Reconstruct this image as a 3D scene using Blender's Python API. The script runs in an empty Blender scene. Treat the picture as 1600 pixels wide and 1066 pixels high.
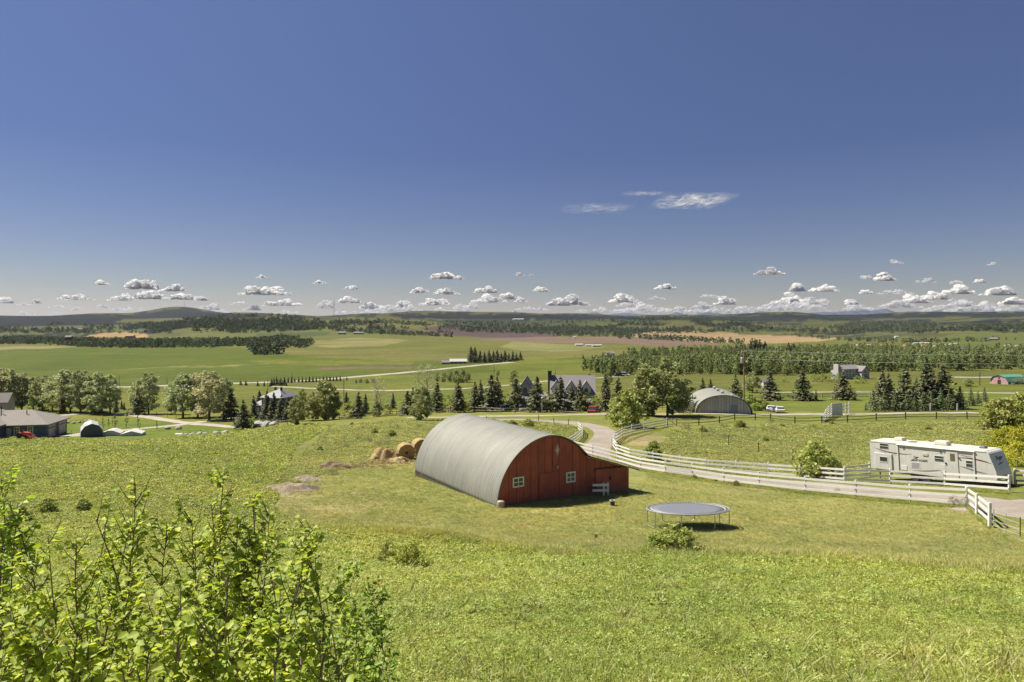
import bpy, bmesh, math, random
import numpy as np
from mathutils import Vector, Matrix, Euler, noise as mnoise

random.seed(7)
RNG = np.random.default_rng(7)
SC = bpy.context.scene
COL = SC.collection
PI = math.pi
R = math.radians

# ---------------------------------------------------------------- camera
F = 1067.0            # focal length in photo pixels (1600 wide)
HOR = 500.0           # row of the level horizon in the photo
cam_d = bpy.data.cameras.new('camera')
cam = bpy.data.objects.new('camera', cam_d)
COL.objects.link(cam)
cam.location = (0, 0, 0)
cam.rotation_euler = (R(90), 0, 0)
cam_d.sensor_width = 36.0
cam_d.lens = 36.0 * F / 1600.0
cam_d.shift_y = -(533.0 - HOR) / 1600.0
cam_d.clip_start = 0.1
cam_d.clip_end = 150000
SC.camera = cam

# ---------------------------------------------------------------- sky, sun, exposure
SUN_TO = Vector((-0.936, 0.351, 0)).normalized() * math.cos(R(54)) + Vector((0, 0, math.sin(R(54))))
world = bpy.data.worlds.new("World")
SC.world = world
world.use_nodes = True
wn = world.node_tree
wn.nodes.clear()
wo = wn.nodes.new('ShaderNodeOutputWorld')
wb = wn.nodes.new('ShaderNodeBackground')
ws = wn.nodes.new('ShaderNodeTexSky')
ws.sky_type = 'NISHITA'
ws.sun_disc = False
ws.sun_elevation = R(54)
ws.sun_rotation = math.atan2(SUN_TO.x, SUN_TO.y)
ws.altitude = 1200
ws.air_density = 1.0
ws.dust_density = 0.3
ws.ozone_density = 2.0
wb.inputs['Strength'].default_value = 0.05
# colour of the air by elevation (deep blue above, grey-blue towards the horizon)
wtc = wn.nodes.new('ShaderNodeTexCoord'); wsp = wn.nodes.new('ShaderNodeSeparateXYZ'); wrp = wn.nodes.new('ShaderNodeValToRGB'); wmx = wn.nodes.new('ShaderNodeMix')
wmx.data_type = 'RGBA'; wmx.blend_type = 'MULTIPLY'; wmx.inputs[0].default_value = 1.0
wn.links.new(wtc.outputs['Generated'], wsp.inputs[0]); wn.links.new(wsp.outputs[2], wrp.inputs[0])
_el = wrp.color_ramp.elements
for _ in range(4): _el.new(.5)
for _e, (_p, _c) in zip(_el, [(0.0, (.76, .67, .68)), (.05, (.70, .63, .67)), (.10, (.66, .61, .71)), (.23, (.60, .58, .77)), (.42, (.84, .78, .95)), (1.0, (.95, .93, 1.0))]):
    _e.position = _p; _e.color = (*_c, 1)
wn.links.new(ws.outputs[0], wmx.inputs[6]); wn.links.new(wrp.outputs[0], wmx.inputs[7])
wn.links.new(wmx.outputs[2], wb.inputs[0])
wn.links.new(wb.outputs[0], wo.inputs[0])

sun_d = bpy.data.lights.new('sun', 'SUN')
sun_d.energy = 5.0
sun_d.angle = R(0.53)
sun_d.color = (1.0, 0.935, 0.79)
sun = bpy.data.objects.new('sun', sun_d)
COL.objects.link(sun)
sun.rotation_euler = SUN_TO.to_track_quat('Z', 'Y').to_euler()

SC.view_settings.view_transform = 'Standard'
SC.view_settings.look = 'None'
SC.view_settings.exposure = 0.82
SC.view_settings.gamma = 1
SC.view_settings.use_curve_mapping = False
SC.render.film_transparent = False
try:
    SC.cycles.max_bounces = 6
    SC.cycles.diffuse_bounces = 3
    SC.cycles.glossy_bounces = 2
    SC.cycles.transmission_bounces = 3
    SC.cycles.transparent_max_bounces = 12
    SC.cycles.volume_bounces = 0
    SC.cycles.use_denoising = True
except Exception:
    pass

# ---------------------------------------------------------------- helpers
def tag(o, label=None, cat=None, group=None, kind=None):
    if label: o['label'] = label
    if cat: o['category'] = cat
    if group: o['group'] = group
    if kind: o['kind'] = kind
    return o

def empty(name, loc, rz=0, label=None, cat=None, group=None):
    o = bpy.data.objects.new(name, None)
    COL.objects.link(o)
    o.location = loc
    o.rotation_euler = (0, 0, rz)
    o.empty_display_size = 0.3
    return tag(o, label, cat, group)

def link_mesh(name, me, mat=None, parent=None, loc=None, rz=None):
    o = bpy.data.objects.new(name, me)
    COL.objects.link(o)
    if mat is not None and len(me.materials) == 0:
        for m in (mat if isinstance(mat, (list, tuple)) else [mat]):
            me.materials.append(m)
    if parent is not None: o.parent = parent
    if loc is not None: o.location = loc
    if rz is not None: o.rotation_euler = (0, 0, rz)
    return o

class MB:
    """collects simple shapes; build() links them as one mesh object"""
    def __init__(s):
        s.v = []; s.f = []; s.mi = []; s.sm = []; s.m = 0
    def add(s, vs, fs, smooth=False):
        n = len(s.v)
        s.v.extend([tuple(p) for p in vs])
        for f in fs:
            s.f.append(tuple(i + n for i in f)); s.mi.append(s.m); s.sm.append(smooth)
        return s
    def box(s, x0, x1, y0, y1, z0, z1, M=None):
        vs = [Vector((x, y, z)) for z in (z0, z1) for y in (y0, y1) for x in (x0, x1)]
        if M is not None: vs = [M @ p for p in vs]
        return s.add(vs, [(0, 2, 3, 1), (4, 5, 7, 6), (0, 1, 5, 4), (2, 6, 7, 3), (0, 4, 6, 2), (1, 3, 7, 5)])
    def bar(s, a, b, w, h, up=(0, 0, 1)):
        """rectangular bar from a to b, w across, h along up"""
        a = Vector(a); b = Vector(b); d = (b - a).normalized(); up = Vector(up)
        x = d.cross(up)
        if x.length < 1e-4: x = d.cross(Vector((1, 0, 0)))
        x.normalize(); u = x.cross(d).normalized()
        vs = []
        for p in (a, b):
            for sx, su in ((-1, -1), (1, -1), (1, 1), (-1, 1)):
                vs.append(p + x * (w / 2 * sx) + u * (h / 2 * su))
        return s.add(vs, [(3, 2, 1, 0), (4, 5, 6, 7), (0, 1, 5, 4), (1, 2, 6, 5), (2, 3, 7, 6), (3, 0, 4, 7)])
    def tube(s, pts, r, n=8, cap=True):
        pts = [Vector(p) for p in pts]
        rs = r if isinstance(r, (list, tuple)) else [r] * len(pts)
        vs = []; prev = None
        for i, p in enumerate(pts):
            d = (pts[min(i + 1, len(pts) - 1)] - pts[max(i - 1, 0)]).normalized()
            if prev is None:
                x = d.cross(Vector((0, 0, 1)))
                if x.length < 1e-3: x = d.cross(Vector((0, 1, 0)))
            else:
                x = prev - d * prev.dot(d)
            x.normalize(); y = d.cross(x).normalized(); prev = x
            for k in range(n):
                a = 2 * PI * k / n
                vs.append(p + x * (math.cos(a) * rs[i]) + y * (math.sin(a) * rs[i]))
        fs = []
        for i in range(len(pts) - 1):
            for k in range(n):
                fs.append((i * n + k, i * n + (k + 1) % n, (i + 1) * n + (k + 1) % n, (i + 1) * n + k))
        if cap:
            fs.append(tuple(reversed(range(n)))); fs.append(tuple((len(pts) - 1) * n + k for k in range(n)))
        return s.add(vs, fs, True)
    def prism(s, poly, d, close=True):
        """poly: list of 3D points, extruded by vector d"""
        n = len(poly); d = Vector(d)
        vs = [Vector(p) for p in poly] + [Vector(p) + d for p in poly]
        fs = [(i, (i + 1) % n, n + (i + 1) % n, n + i) for i in range(n)]
        fs.append(tuple(reversed(range(n)))); fs.append(tuple(range(n, 2 * n)))
        return s.add(vs, fs)
    def lathe(s, prof, c=(0, 0, 0), n=16):
        vs = []; c = Vector(c)
        for r, z in prof:
            for k in range(n):
                a = 2 * PI * k / n
                vs.append(c + Vector((r * math.cos(a), r * math.sin(a), z)))
        fs = [(i * n + k, i * n + (k + 1) % n, (i + 1) * n + (k + 1) % n, (i + 1) * n + k)
              for i in range(len(prof) - 1) for k in range(n)]
        fs.append(tuple(reversed(range(n)))); fs.append(tuple((len(prof) - 1) * n + k for k in range(n)))
        return s.add(vs, fs, True)
    def mesh(s, name):
        me = bpy.data.meshes.new(name)
        me.from_pydata([tuple(v) for v in s.v], [], s.f)
        me.polygons.foreach_set('use_smooth', s.sm)
        me.update()
        if max(s.mi, default=0) > 0: me.polygons.foreach_set('material_index', s.mi)
        return me
    def build(s, name, mat=None, parent=None, loc=None, rz=None, bevel=0, fix=True):
        me = s.mesh(name)
        if fix:
            bm = bmesh.new(); bm.from_mesh(me)
            bmesh.ops.recalc_face_normals(bm, faces=bm.faces)
            bm.to_mesh(me); bm.free()
        if mat is not None:
            for m in (mat if isinstance(mat, (list, tuple)) else [mat]): me.materials.append(m)
        o = link_mesh(name, me, None, parent, loc, rz)
        if any(s.sm):
            try: me.set_sharp_from_angle(angle=R(38))
            except Exception: pass
        if bevel:
            b = o.modifiers.new('bevel', 'BEVEL'); b.width = bevel; b.segments = 2; b.limit_method = 'ANGLE'
        return o

def np_mesh(name, V, Q, smooth=False):
    """V (n,3) array, Q (m,k) array of faces, all the same size"""
    me = bpy.data.meshes.new(name)
    V = np.asarray(V, dtype=np.float32); Q = np.asarray(Q, dtype=np.int32)
    m, k = Q.shape
    me.vertices.add(len(V)); me.vertices.foreach_set('co', V.ravel())
    me.loops.add(m * k); me.loops.foreach_set('vertex_index', Q.ravel())
    me.polygons.add(m)
    me.polygons.foreach_set('loop_start', np.arange(0, m * k, k, dtype=np.int32))
    try: me.polygons.foreach_set('loop_total', np.full(m, k, dtype=np.int32))
    except Exception: pass
    if smooth: me.polygons.foreach_set('use_smooth', np.ones(m, dtype=bool))
    me.update(calc_edges=True)
    return me

# ---------------------------------------------------------------- node helpers
def newmat(name):
    m = bpy.data.materials.new(name); m.use_nodes = True
    nt = m.node_tree
    b = nt.nodes['Principled BSDF']
    return m, nt, b

def node(nt, typ, **kw):
    n = nt.nodes.new(typ)
    for k, v in kw.items():
        if k in n.inputs: n.inputs[k].default_value = v
        else: setattr(n, k, v)
    return n

def ramp(nt, fac, stops):
    n = nt.nodes.new('ShaderNodeValToRGB')
    el = n.color_ramp.elements
    while len(el) < len(stops): el.new(0.5)
    for e, (p, c) in zip(el, stops):
        e.position = p; e.color = (c[0], c[1], c[2], 1) if not isinstance(c, (int, float)) else (c, c, c, 1)
    nt.links.new(fac, n.inputs[0])
    return n.outputs[0]

def noise_tex(nt, vec, scale, detail=4, rough=0.6, dist=0.0):
    n = node(nt, 'ShaderNodeTexNoise', Scale=scale, Detail=detail, Roughness=rough, Distortion=dist)
    if vec is not None: nt.links.new(vec, n.inputs['Vector'])
    return n.outputs[0]

def mixc(nt, a, b, fac, mode='MIX'):
    n = nt.nodes.new('ShaderNodeMix'); n.data_type = 'RGBA'; n.blend_type = mode
    for sock, v in ((n.inputs[0], fac), (n.inputs[6], a), (n.inputs[7], b)):
        if isinstance(v, (int, float)): sock.default_value = v
        elif isinstance(v, tuple): sock.default_value = (*v[:3], 1)
        else: nt.links.new(v, sock)
    return n.outputs[2]

def mth(nt, op, a, b=0.0, c=0.0, clamp=False):
    n = nt.nodes.new('ShaderNodeMath'); n.operation = op; n.use_clamp = clamp
    for i, v in enumerate((a, b, c)):
        if isinstance(v, (int, float)): n.inputs[i].default_value = v
        else: nt.links.new(v, n.inputs[i])
    return n.outputs[0]

def bump(nt, h, strength, dist, b):
    n = node(nt, 'ShaderNodeBump', Strength=strength, Distance=dist)
    nt.links.new(h, n.inputs['Height']); nt.links.new(n.outputs[0], b.inputs['Normal'])

def objco(nt):
    return nt.nodes.new('ShaderNodeTexCoord').outputs['Object']

def simple(name, col, rough=0.7, var=0.12, scale=6.0, metal=0.0, dirt=None, bstr=0.15, bdist=0.01):
    """worn paint/wood/metal: base colour broken up by two noises, a little relief"""
    m, nt, b = newmat(name)
    co = objco(nt)
    n1 = noise_tex(nt, co, scale, 5, 0.65)
    n2 = noise_tex(nt, co, scale * 7, 3, 0.6)
    lo = tuple(c * (1 - var) for c in col); hi = tuple(min(1, c * (1 + var)) for c in col)
    c = ramp(nt, n1, [(0.3, lo), (0.7, hi)])
    if dirt is not None:
        c = mixc(nt, c, dirt, ramp(nt, n2, [(0.55, 0.0), (0.75, 0.6)]))
    nt.links.new(c, b.inputs['Base Color'])
    b.inputs['Roughness'].default_value = rough
    b.inputs['Metallic'].default_value = metal
    if bstr: bump(nt, n2, bstr, bdist, b)
    return m
# ---------------------------------------------------------------- terrain height field
PX = np.array([-300, 0, 200, 400, 600, 700, 800, 900, 1000, 1100, 1200, 1400, 1600, 1900], float)
US = (PX - 800) / F
def zrow(Y, *z): return (Y, np.array(z, float))
def prow(Y, *p): return (Y, -(np.array(p, float) - HOR) * Y / F)
ROWS = [
 (1.0, np.full(14, -3.35)),
 (4.0, np.full(14, -3.4)),
 (7.0, np.full(14, -3.8)),
 zrow(12, -4.9, -4.9, -5.0, -5.1, -5.1, -5.1, -5.1, -5.1, -5.1, -5.1, -5.1, -5.2, -5.2, -5.2),
 zrow(20, -6.9, -7.0, -7.1, -7.3, -7.4, -7.4, -7.4, -7.4, -7.4, -7.4, -7.4, -7.5, -7.5, -7.5),
 zrow(30, -8.5, -8.6, -8.8, -9.5, -10.1, -10.2, -10.3, -10.3, -10.3, -10.3, -10.3, -10.2, -10.1, -10.0),
 zrow(36, -9.2, -9.3, -9.4, -10.3, -10.7, -10.7, -10.7, -10.7, -10.7, -10.7, -10.75, -10.8, -10.65, -10.6),
 zrow(42, -9.8, -9.9, -10.1, -10.8, -10.95, -11.0, -11.0, -11.0, -11.1, -11.4, -11.7, -11.9, -11.4, -11.2),
 zrow(50, -10.5, -10.7, -10.9, -11.3, -11.2, -11.2, -11.3, -11.5, -12.0, -12.5, -12.9, -12.5, -12.2, -12.0),
 zrow(60, -11.4, -11.6, -11.8, -12.2, -11.9, -12.1, -12.5, -13.0, -13.6, -13.9, -14.0, -13.9, -13.5, -13.2),
 zrow(70, -12.4, -12.6, -12.8, -13.1, -12.6, -12.8, -13.4, -14.2, -14.9, -15.3, -15.0, -14.5, -14.3, -14.0),
 prow(85, 689, 691, 694, 686, 672, 678, 684, 690, 692, 693, 697, 697, 698, 698),
 prow(100, 690, 694, 697, 680, 659, 664, 668, 670, 669, 673, 678, 678, 678, 678),
 prow(115, 692, 696, 694, 676, 658, 658, 659, 657, 657, 660, 663, 664, 665, 665),
 prow(130, 686, 687, 685, 677, 656, 651, 650, 649, 648, 648, 648, 648, 649, 650),
 prow(150, 673, 674, 673, 668, 651, 645, 643, 642, 641, 641, 641, 640, 640, 640),
 prow(180, 656, 657, 656, 653, 641, 636, 633, 633, 631, 629, 627, 622, 618, 616),
 prow(220, 642, 642, 640, 636, 628, 624, 620, 617, 615, 612, 610, 605, 602, 600),
 prow(300, 622, 620, 618, 615, 611, 606, 601, 597, 592, 590, 588, 584, 584, 584),
 prow(420, 602, 601, 600, 597, 592, 588, 583, 580, 578, 575, 573, 571, 572, 572),
 prow(600, 580, 579, 578, 575, 570, 567, 564, 562, 560, 558, 558, 556, 557, 557),
 prow(1000, 550, 549, 548, 547, 545, 545, 546, 547, 546, 546, 547, 546, 545, 545),
 prow(1500, 541, 541, 542, 539, 533, 534, 535, 537, 538, 539, 540, 540, 538, 538),
 prow(2200, 529, 529, 530, 528, 522, 525, 528, 530, 532, 533, 534, 531, 527, 527),
 prow(3200, 521, 521, 520, 512, 509, 515, 519, 521, 521, 521, 522, 520, 515, 515),
 prow(4500, 512, 512, 509, 498, 499, 507, 510, 510, 510, 511, 512, 512, 510, 510),
 prow(6500, 500, 500, 500, 496, 496, 498, 499, 500, 500, 502, 503, 503, 504, 504),
 prow(8500, 494, 493, 491.5, 494, 495, 493, 492, 491.5, 494, 494, 492, 491, 490, 490),
 prow(11500, 499, 499, 499, 499, 499, 499, 499, 499, 499, 499, 499, 499, 499, 499),
 prow(30000, 499, 499, 499, 499, 499, 499, 499, 499, 499, 499, 499, 499, 499, 499),
]
LY0, LY1, NLY, NU = math.log(1.0), math.log(30000.0), 900, 221
_ly = np.linspace(LY0, LY1, NLY); _u = np.linspace(US[0], US[-1], NU)
_rl = np.log(np.array([r[0] for r in ROWS]))
_tab = np.array([np.interp(_u, US, r[1]) for r in ROWS])        # rows x NU
# blend z/Y-like quantities linearly in Y between the rows
G = np.empty((NLY, NU))
_Y = np.exp(_ly); _RY = np.exp(_rl)
for j in range(NU): G[:, j] = np.interp(_Y, _RY, _tab[:, j])
def _smooth(A, k, ax):
    w = np.hanning(2 * k + 3)[1:-1]; w /= w.sum()
    P = np.pad(A, [(k, k) if i == ax else (0, 0) for i in range(2)], mode='edge')
    out = np.zeros_like(A)
    for i, wi in enumerate(w):
        out += wi * (P[i:i + A.shape[0], :] if ax == 0 else P[:, i:i + A.shape[1]])
    return out
G = _smooth(_smooth(G, 9, 0), 7, 1)
# hills given one by one: (px, Y, half width px, log half depth, rise in photo rows)
_pp = _u * F + 800
for hx, hY, sx, sl, dp in [(280, 8500, 58, .14, 6.5), (160, 7600, 70, .12, 2.5), (210, 5600, 60, .10, 4), (330, 5200, 70, .10, 4), (80, 5600, 80, .1, 4), (900, 4200, 70, .1, 3), (780, 4500, 60, .1, 3), (1180, 4400, 60, .1, 4), (1420, 4600, 60, .1, 4), (1560, 4400, 60, .1, 4), (60, 7000, 90, .1, 3.5), (350, 6800, 60, .1, 1),
                           (470, 4400, 75, .16, 5.0), (430, 6400, 60, .1, 1.5), (640, 7600, 45, .12, 3), (560, 5200, 80, .1, 2),
                           (760, 7000, 70, .1, 2), (860, 8300, 60, .1, 1.5), (960, 5200, 80, .12, 3), (1100, 5600, 90, .1, 3),
                           (1230, 7400, 80, .1, 3), (1290, 3600, 110, .14, 4.5), (1330, 5200, 60, .12, 4), (1480, 3100, 90, .14, 6.5),
                           (1540, 6000, 90, .12, 4), (1400, 7600, 70, .1, 4), (250, 3600, 120, .12, 2), (330, 2900, 60, .12, 3.5),
                           (620, 3300, 60, .1, 2), (1000, 3000, 90, .1, 1.5), (-60, 6200, 80, .12, 3), (1680, 5600, 80, .12, 4)]:
    g = np.exp(-((_pp[None, :] - hx) / sx) ** 2 - ((_ly[:, None] - math.log(hY)) / sl) ** 2)
    G += g * dp * _Y[:, None] / F
# free rolling relief, growing with distance
_rn = np.random.default_rng(3)
for k in range(46):
    wl = math.exp(_rn.uniform(math.log(500), math.log(3000)))
    th = _rn.uniform(0, PI); ph = _rn.uniform(0, 2 * PI)
    XX = _u[None, :] * _Y[:, None]; YY = np.repeat(_Y[:, None], NU, 1)
    amp = 0.0022 * wl * np.clip((_Y - 1700) / 2500, 0, 1)[:, None]
    amp = amp * np.clip((10500 - _Y) / 2500, 0, 1)[:, None]
    G += amp * np.sin((XX * math.cos(th) + YY * math.sin(th)) * 2 * PI / wl + ph) * 1.25

def _fine(x, y):
    """small undulation of the near ground"""
    a = 0.10 * np.sin(x * .31 + 1.3 * np.sin(y * .17)) * np.sin(y * .27 + 1.1 * np.sin(x * .13 + 2))
    b = 0.035 * np.sin(x * 1.3 + 2 * np.sin(y * .7)) * np.sin(y * 1.1 + 1.7 * np.sin(x * .9))
    r = np.hypot(x, y)
    w = np.clip((r - 6) / 10, 0, 1)
    return (a * w + b * np.clip(1 - r / 130, 0, 1)) * np.clip(r / 4, 0, 1)

PADS = []     # (x, y, radius, z): level ground under buildings
def H(x, y, pads=True):
    x = np.asarray(x, float); y = np.asarray(y, float)
    um = US[-1]
    yy = np.maximum(np.maximum(y, np.abs(x) / um), 1.0)
    u = np.clip(x / yy, US[0], US[-1])
    fi = (np.log(yy) - LY0) / (LY1 - LY0) * (NLY - 1); fi = np.clip(fi, 0, NLY - 1.001)
    fj = (u - US[0]) / (US[-1] - US[0]) * (NU - 1); fj = np.clip(fj, 0, NU - 1.001)
    i = fi.astype(int); j = fj.astype(int); a = fi - i; b = fj - j
    z = (G[i, j] * (1 - a) * (1 - b) + G[i + 1, j] * a * (1 - b) + G[i, j + 1] * (1 - a) * b + G[i + 1, j + 1] * a * b)
    z = z + _fine(x, y)
    if pads:
        for (cx, cy, ri, ro, pz) in PADS:
            d = np.hypot(x - cx, y - cy)
            w = np.clip((ro - d) / (ro - ri), 0, 1); w = w * w * (3 - 2 * w)
            z = z * (1 - w) + pz * w
    return z
def hz(x, y): return float(H(x, y))

_mY = np.exp(np.linspace(math.log(3), math.log(12000), 4000))
def pick(px, py, ymin=3.0):
    """the place on the ground seen at a pixel of the photograph"""
    X = (px - 800) / F * _mY
    row = HOR - F * H(X, _mY) / _mY
    ok = np.nonzero((row <= py) & (_mY >= ymin))[0]
    k = ok[0] if len(ok) else len(_mY) - 1
    Y = _mY[k]
    if k > 0 and row[k - 1] > row[k]:
        t = (row[k - 1] - py) / (row[k - 1] - row[k]); Y = _mY[k - 1] + max(0, min(1, t)) * (_mY[k] - _mY[k - 1])
    x = (px - 800) / F * Y
    return Vector((x, Y, hz(x, Y)))
def ground(px, Y):
    x = (px - 800) / F * Y
    return Vector((x, Y, hz(x, Y)))
def atz(px, py, Y):
    return Vector(((px - 800) / F * Y, Y, -(py - HOR) / F * Y))
# ---------------------------------------------------------------- screen lookup tables for placing many points
_gpx = np.arange(-80, 1684, 4.0)
_gX = (_gpx[:, None] - 800) / F * _mY[None, ::2]
_gY = np.repeat(_mY[None, ::2], len(_gpx), 0)
_grow = HOR - F * H(_gX, _gY) / _gY
_gmin = np.minimum.accumulate(_grow, axis=1)
def pick_many(px, py, ymin=3.0):
    px = np.asarray(px, float); py = np.asarray(py, float)
    out = np.empty((len(px), 3))
    ci = np.clip(np.round((px + 80) / 4).astype(int), 0, len(_gpx) - 1)
    for n in range(len(px)):
        r = _gmin[ci[n]]
        k = np.searchsorted(-r, -py[n])
        k = min(k, len(r) - 1)
        Y = _mY[::2][k]
        if k > 0 and r[k - 1] > r[k]: Y = _mY[::2][k - 1] + (r[k - 1] - py[n]) / (r[k - 1] - r[k]) * (Y - _mY[::2][k - 1])
        out[n, 0] = (px[n] - 800) / F * Y; out[n, 1] = Y
    out[:, 2] = H(out[:, 0], out[:, 1])
    return out
def in_poly(px, py, poly):
    inside = np.zeros(len(px), bool)
    n = len(poly); j = n - 1
    for i in range(n):
        xi, yi = poly[i]; xj, yj = poly[j]
        if yi != yj:
            c = ((yi > py) != (yj > py)) & (px < (xj - xi) * (py - yi) / (yj - yi) + xi)
            inside ^= c
        j = i
    return inside
def rand_in(poly, n, rng=RNG):
    xs = [p[0] for p in poly]; ys = [p[1] for p in poly]
    P = np.empty((0, 2))
    while len(P) < n:
        q = np.stack([rng.uniform(min(xs), max(xs), n * 2), rng.uniform(min(ys), max(ys), n * 2)], 1)
        P = np.vstack([P, q[in_poly(q[:, 0], q[:, 1], poly)]])
    return P[:n]

def wob(x, y, s, k=0):
    """smooth pseudo noise in -1..1"""
    return (np.sin(x / s + 1.7 * np.sin(y / s * 1.31 + k)) + np.sin(y / s * 1.7 + 1.3 * np.sin(x / s * .77 + 2 + k)) +
            np.sin((x + y) / s * 2.3 + k * 1.9) * .6) / 2.6

# ---------------------------------------------------------------- ground sheet
th = np.concatenate([np.linspace(-180, -44, 40)[:-1], np.linspace(-44, 44, 640), np.linspace(44, 180, 40)[1:-1]])
rr = np.exp(np.linspace(math.log(0.8), math.log(26000), 560))
TH, RR = np.meshgrid(np.radians(th), rr)
TX = np.sin(TH) * RR; TY = np.cos(TH) * RR
TZ = H(TX, TY)
nr, nc = TX.shape
idx = np.arange(nr * nc).reshape(nr, nc)
q = np.stack([idx[:-1, :], np.roll(idx, -1, 1)[:-1, :], np.roll(idx, -1, 1)[1:, :], idx[1:, :]], -1).reshape(-1, 4)
V = np.stack([TX.ravel(), TY.ravel(), TZ.ravel()], 1)
# the disc under the camera
V = np.vstack([V, [[0, 0, float(TZ[0].mean())]]])
me = np_mesh('ground', V, q, smooth=True)
bm = bmesh.new(); bm.from_mesh(me); bm.verts.ensure_lookup_table()
cv = bm.verts[nr * nc]
for k in range(nc):
    try: bm.faces.new((bm.verts[(k + 1) % nc], bm.verts[k], cv)).smooth = True
    except Exception: pass
bm.to_mesh(me); bm.free()

X = V[:, 0]; Y = V[:, 1]; Z = V[:, 2]
YS = np.maximum(Y, 0.5)
ppx = np.where(Y > 1, 800 + F * X / YS, -5000); ppy = np.where(Y > 1, HOR - F * Z / YS, 5000)
MEADOW = (0.165, 0.18, 0.036)
PASTURE = (0.17, 0.18, 0.05)
LAWN = (0.240, 0.240, 0.085)
BRIGHT = (0.120, 0.160, 0.032)
col = np.empty((len(V), 3)); col[:] = PASTURE
def blend(mask_w, c):
    global col
    w = np.clip(mask_w, 0, 1)[:, None]
    col = col * (1 - w) + np.array(c)[None, :] * w
def poly(pts, c, y0=0, y1=1e9, jit=1.0, w=1.0, noise=None):
    jx = ppx + jit * 2.2 * wob(X, Y, np.maximum(YS * .012, .4), 1); jy = ppy + jit * wob(X, Y, np.maximum(YS * .02, .3), 4)
    m = in_poly(jx, jy, pts) & (YS >= y0) & (YS <= y1)
    ww = m * w
    if noise: ww = ww * np.clip(0.5 + noise[1] * wob(X, Y, noise[0], 7) + noise[2], 0, 1)
    blend(ww, c)
far = np.clip((YS - 1500) / 1500, 0, 1)
blend((YS < 34) * 1.0, MEADOW)
blend(((ppx < 560) & (YS < 95)) * 1.0, MEADOW)
blend((YS > 230) * 1.0, (0.120, 0.140, 0.045))
blend(far, (0.105, 0.122, 0.052))
blend((Y <= 1) * 1.0, MEADOW)
# --- distant hills: woods as dark mottled country, meadows between
def HILLWOOD(X, Y):
    return wob(X, Y * .55, 105, 0) * .9 + .8 * wob(X, Y * .6, 42, 3) + .5 * wob(X, Y * .7, 17, 5) + .5 * wob(X, Y, 400, 2) + .1
wood = HILLWOOD(X, Y)
DARKW = (0.017, 0.024, 0.030)
blend(np.clip((wood - 0.02) * 9, 0, 1) * np.clip((YS - 2400) / 800, 0, 1) * .9, DARKW)
poly([(-50, 497), (0, 495), (60, 492), (110, 491), (200, 493), (270, 484), (330, 488), (420, 494), (400, 497), (300, 498), (200, 503), (190, 506), (120, 509), (0, 512), (-50, 512)], DARKW, 2500)
poly([(186, 512), (230, 505), (300, 499), (340, 500), (300, 506), (250, 512), (195, 514)], DARKW, 2500)
poly([(312, 508), (360, 503), (420, 499), (470, 497), (470, 504), (430, 511), (350, 514)], DARKW, 2000)
poly([(400, 508), (450, 503), (500, 509), (500, 515), (420, 519), (400, 517)], (0.07, 0.095, 0.045), 1500)
poly([(400, 522), (470, 518), (520, 519), (510, 524), (440, 528), (400, 529)], (0.07, 0.10, 0.045), 1200)
poly([(440, 501), (470, 500), (535, 512), (560, 518), (545, 520), (500, 508)], (0.06, 0.085, 0.045), 1500)
poly([(200, 498), (340, 497), (300, 499), (230, 503), (180, 504)], (0.12,0.135,0.055), 2500)
poly([(0, 512), (60, 511), (185, 508), (190, 515), (140, 520), (0, 524)], (.105,.125,.055), 1800)
poly([(600, 493), (650, 492), (720, 495), (860, 491), (1000, 495), (1000, 500), (860, 499), (700, 498), (640, 498)], DARKW, 3000)
poly([(690, 500), (760, 499), (830, 503), (800, 512), (740, 509), (690, 506)], (0.06, 0.08, 0.05), 2000)
poly([(800, 500), (1000, 499), (1060, 505), (1000, 510), (960, 520), (880, 524), (800, 517)], (0.065, 0.085, 0.048), 1800, noise=(160, .8, .25))
poly([(1000, 497), (1200, 494), (1300, 491), (1600, 489), (1700, 489), (1700, 494), (1400, 497), (1300, 500), (1100, 502)], DARKW, 3000, w=.85)
poly([(1290, 512), (1340, 502), (1450, 501), (1470, 508), (1420, 518), (1340, 520), (1300, 518)], (0.055, 0.07, 0.048), 2000, noise=(140, .8, .35))
poly([(1510, 508), (1600, 503), (1700, 503), (1700, 516), (1560, 519), (1520, 514)], (0.06, 0.075, 0.045), 1500, noise=(120, .8, .35))
poly([(440, 499), (500, 501), (560, 515), (520, 519), (470, 515), (440, 505)], (0.125, 0.14, 0.048), 1500, w=.7)
poly([(520, 498), (600, 494), (680, 503), (700, 508), (650, 514), (560, 505)], (0.13, 0.14, 0.052), 1500)
# ploughed and sown fields
PURPLE = (0.082, 0.058, 0.060)
poly([(515, 502), (560, 507), (640, 512), (690, 518), (740, 523), (800, 527), (870, 528), (850, 521), (760, 514), (700, 509), (655, 513), (690, 518), (560, 503)], PURPLE, 1200)
poly([(530, 503), (605, 512), (700, 521), (740, 526), (690, 525), (640, 519), (600, 513), (545, 507)], PURPLE, 1200)
poly([(655, 513), (702, 509), (800, 519), (870, 521), (868, 527), (800, 529), (712, 525)], PURPLE, 1200)
poly([(800, 528), (850, 526), (1000, 528), (1112, 536), (1130, 540), (1050, 541), (925, 536), (850, 535), (770, 533), (720, 530)], (0.150, 0.105, 0.088), 900)
poly([(975, 525), (1025, 516), (1112, 519), (1200, 524), (1325, 528), (1275, 534), (1200, 537), (1112, 536), (1060, 531)], (0.270, 0.195, 0.115), 900)
poly([(1332, 541), (1375, 538), (1450, 538), (1455, 541), (1437, 546), (1360, 547)], (0.260, 0.190, 0.115), 800)
poly([(130, 526), (160, 521), (200, 519), (232, 522), (228, 528), (175, 528)], (0.300, 0.200, 0.100), 900, jit=.5)
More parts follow.
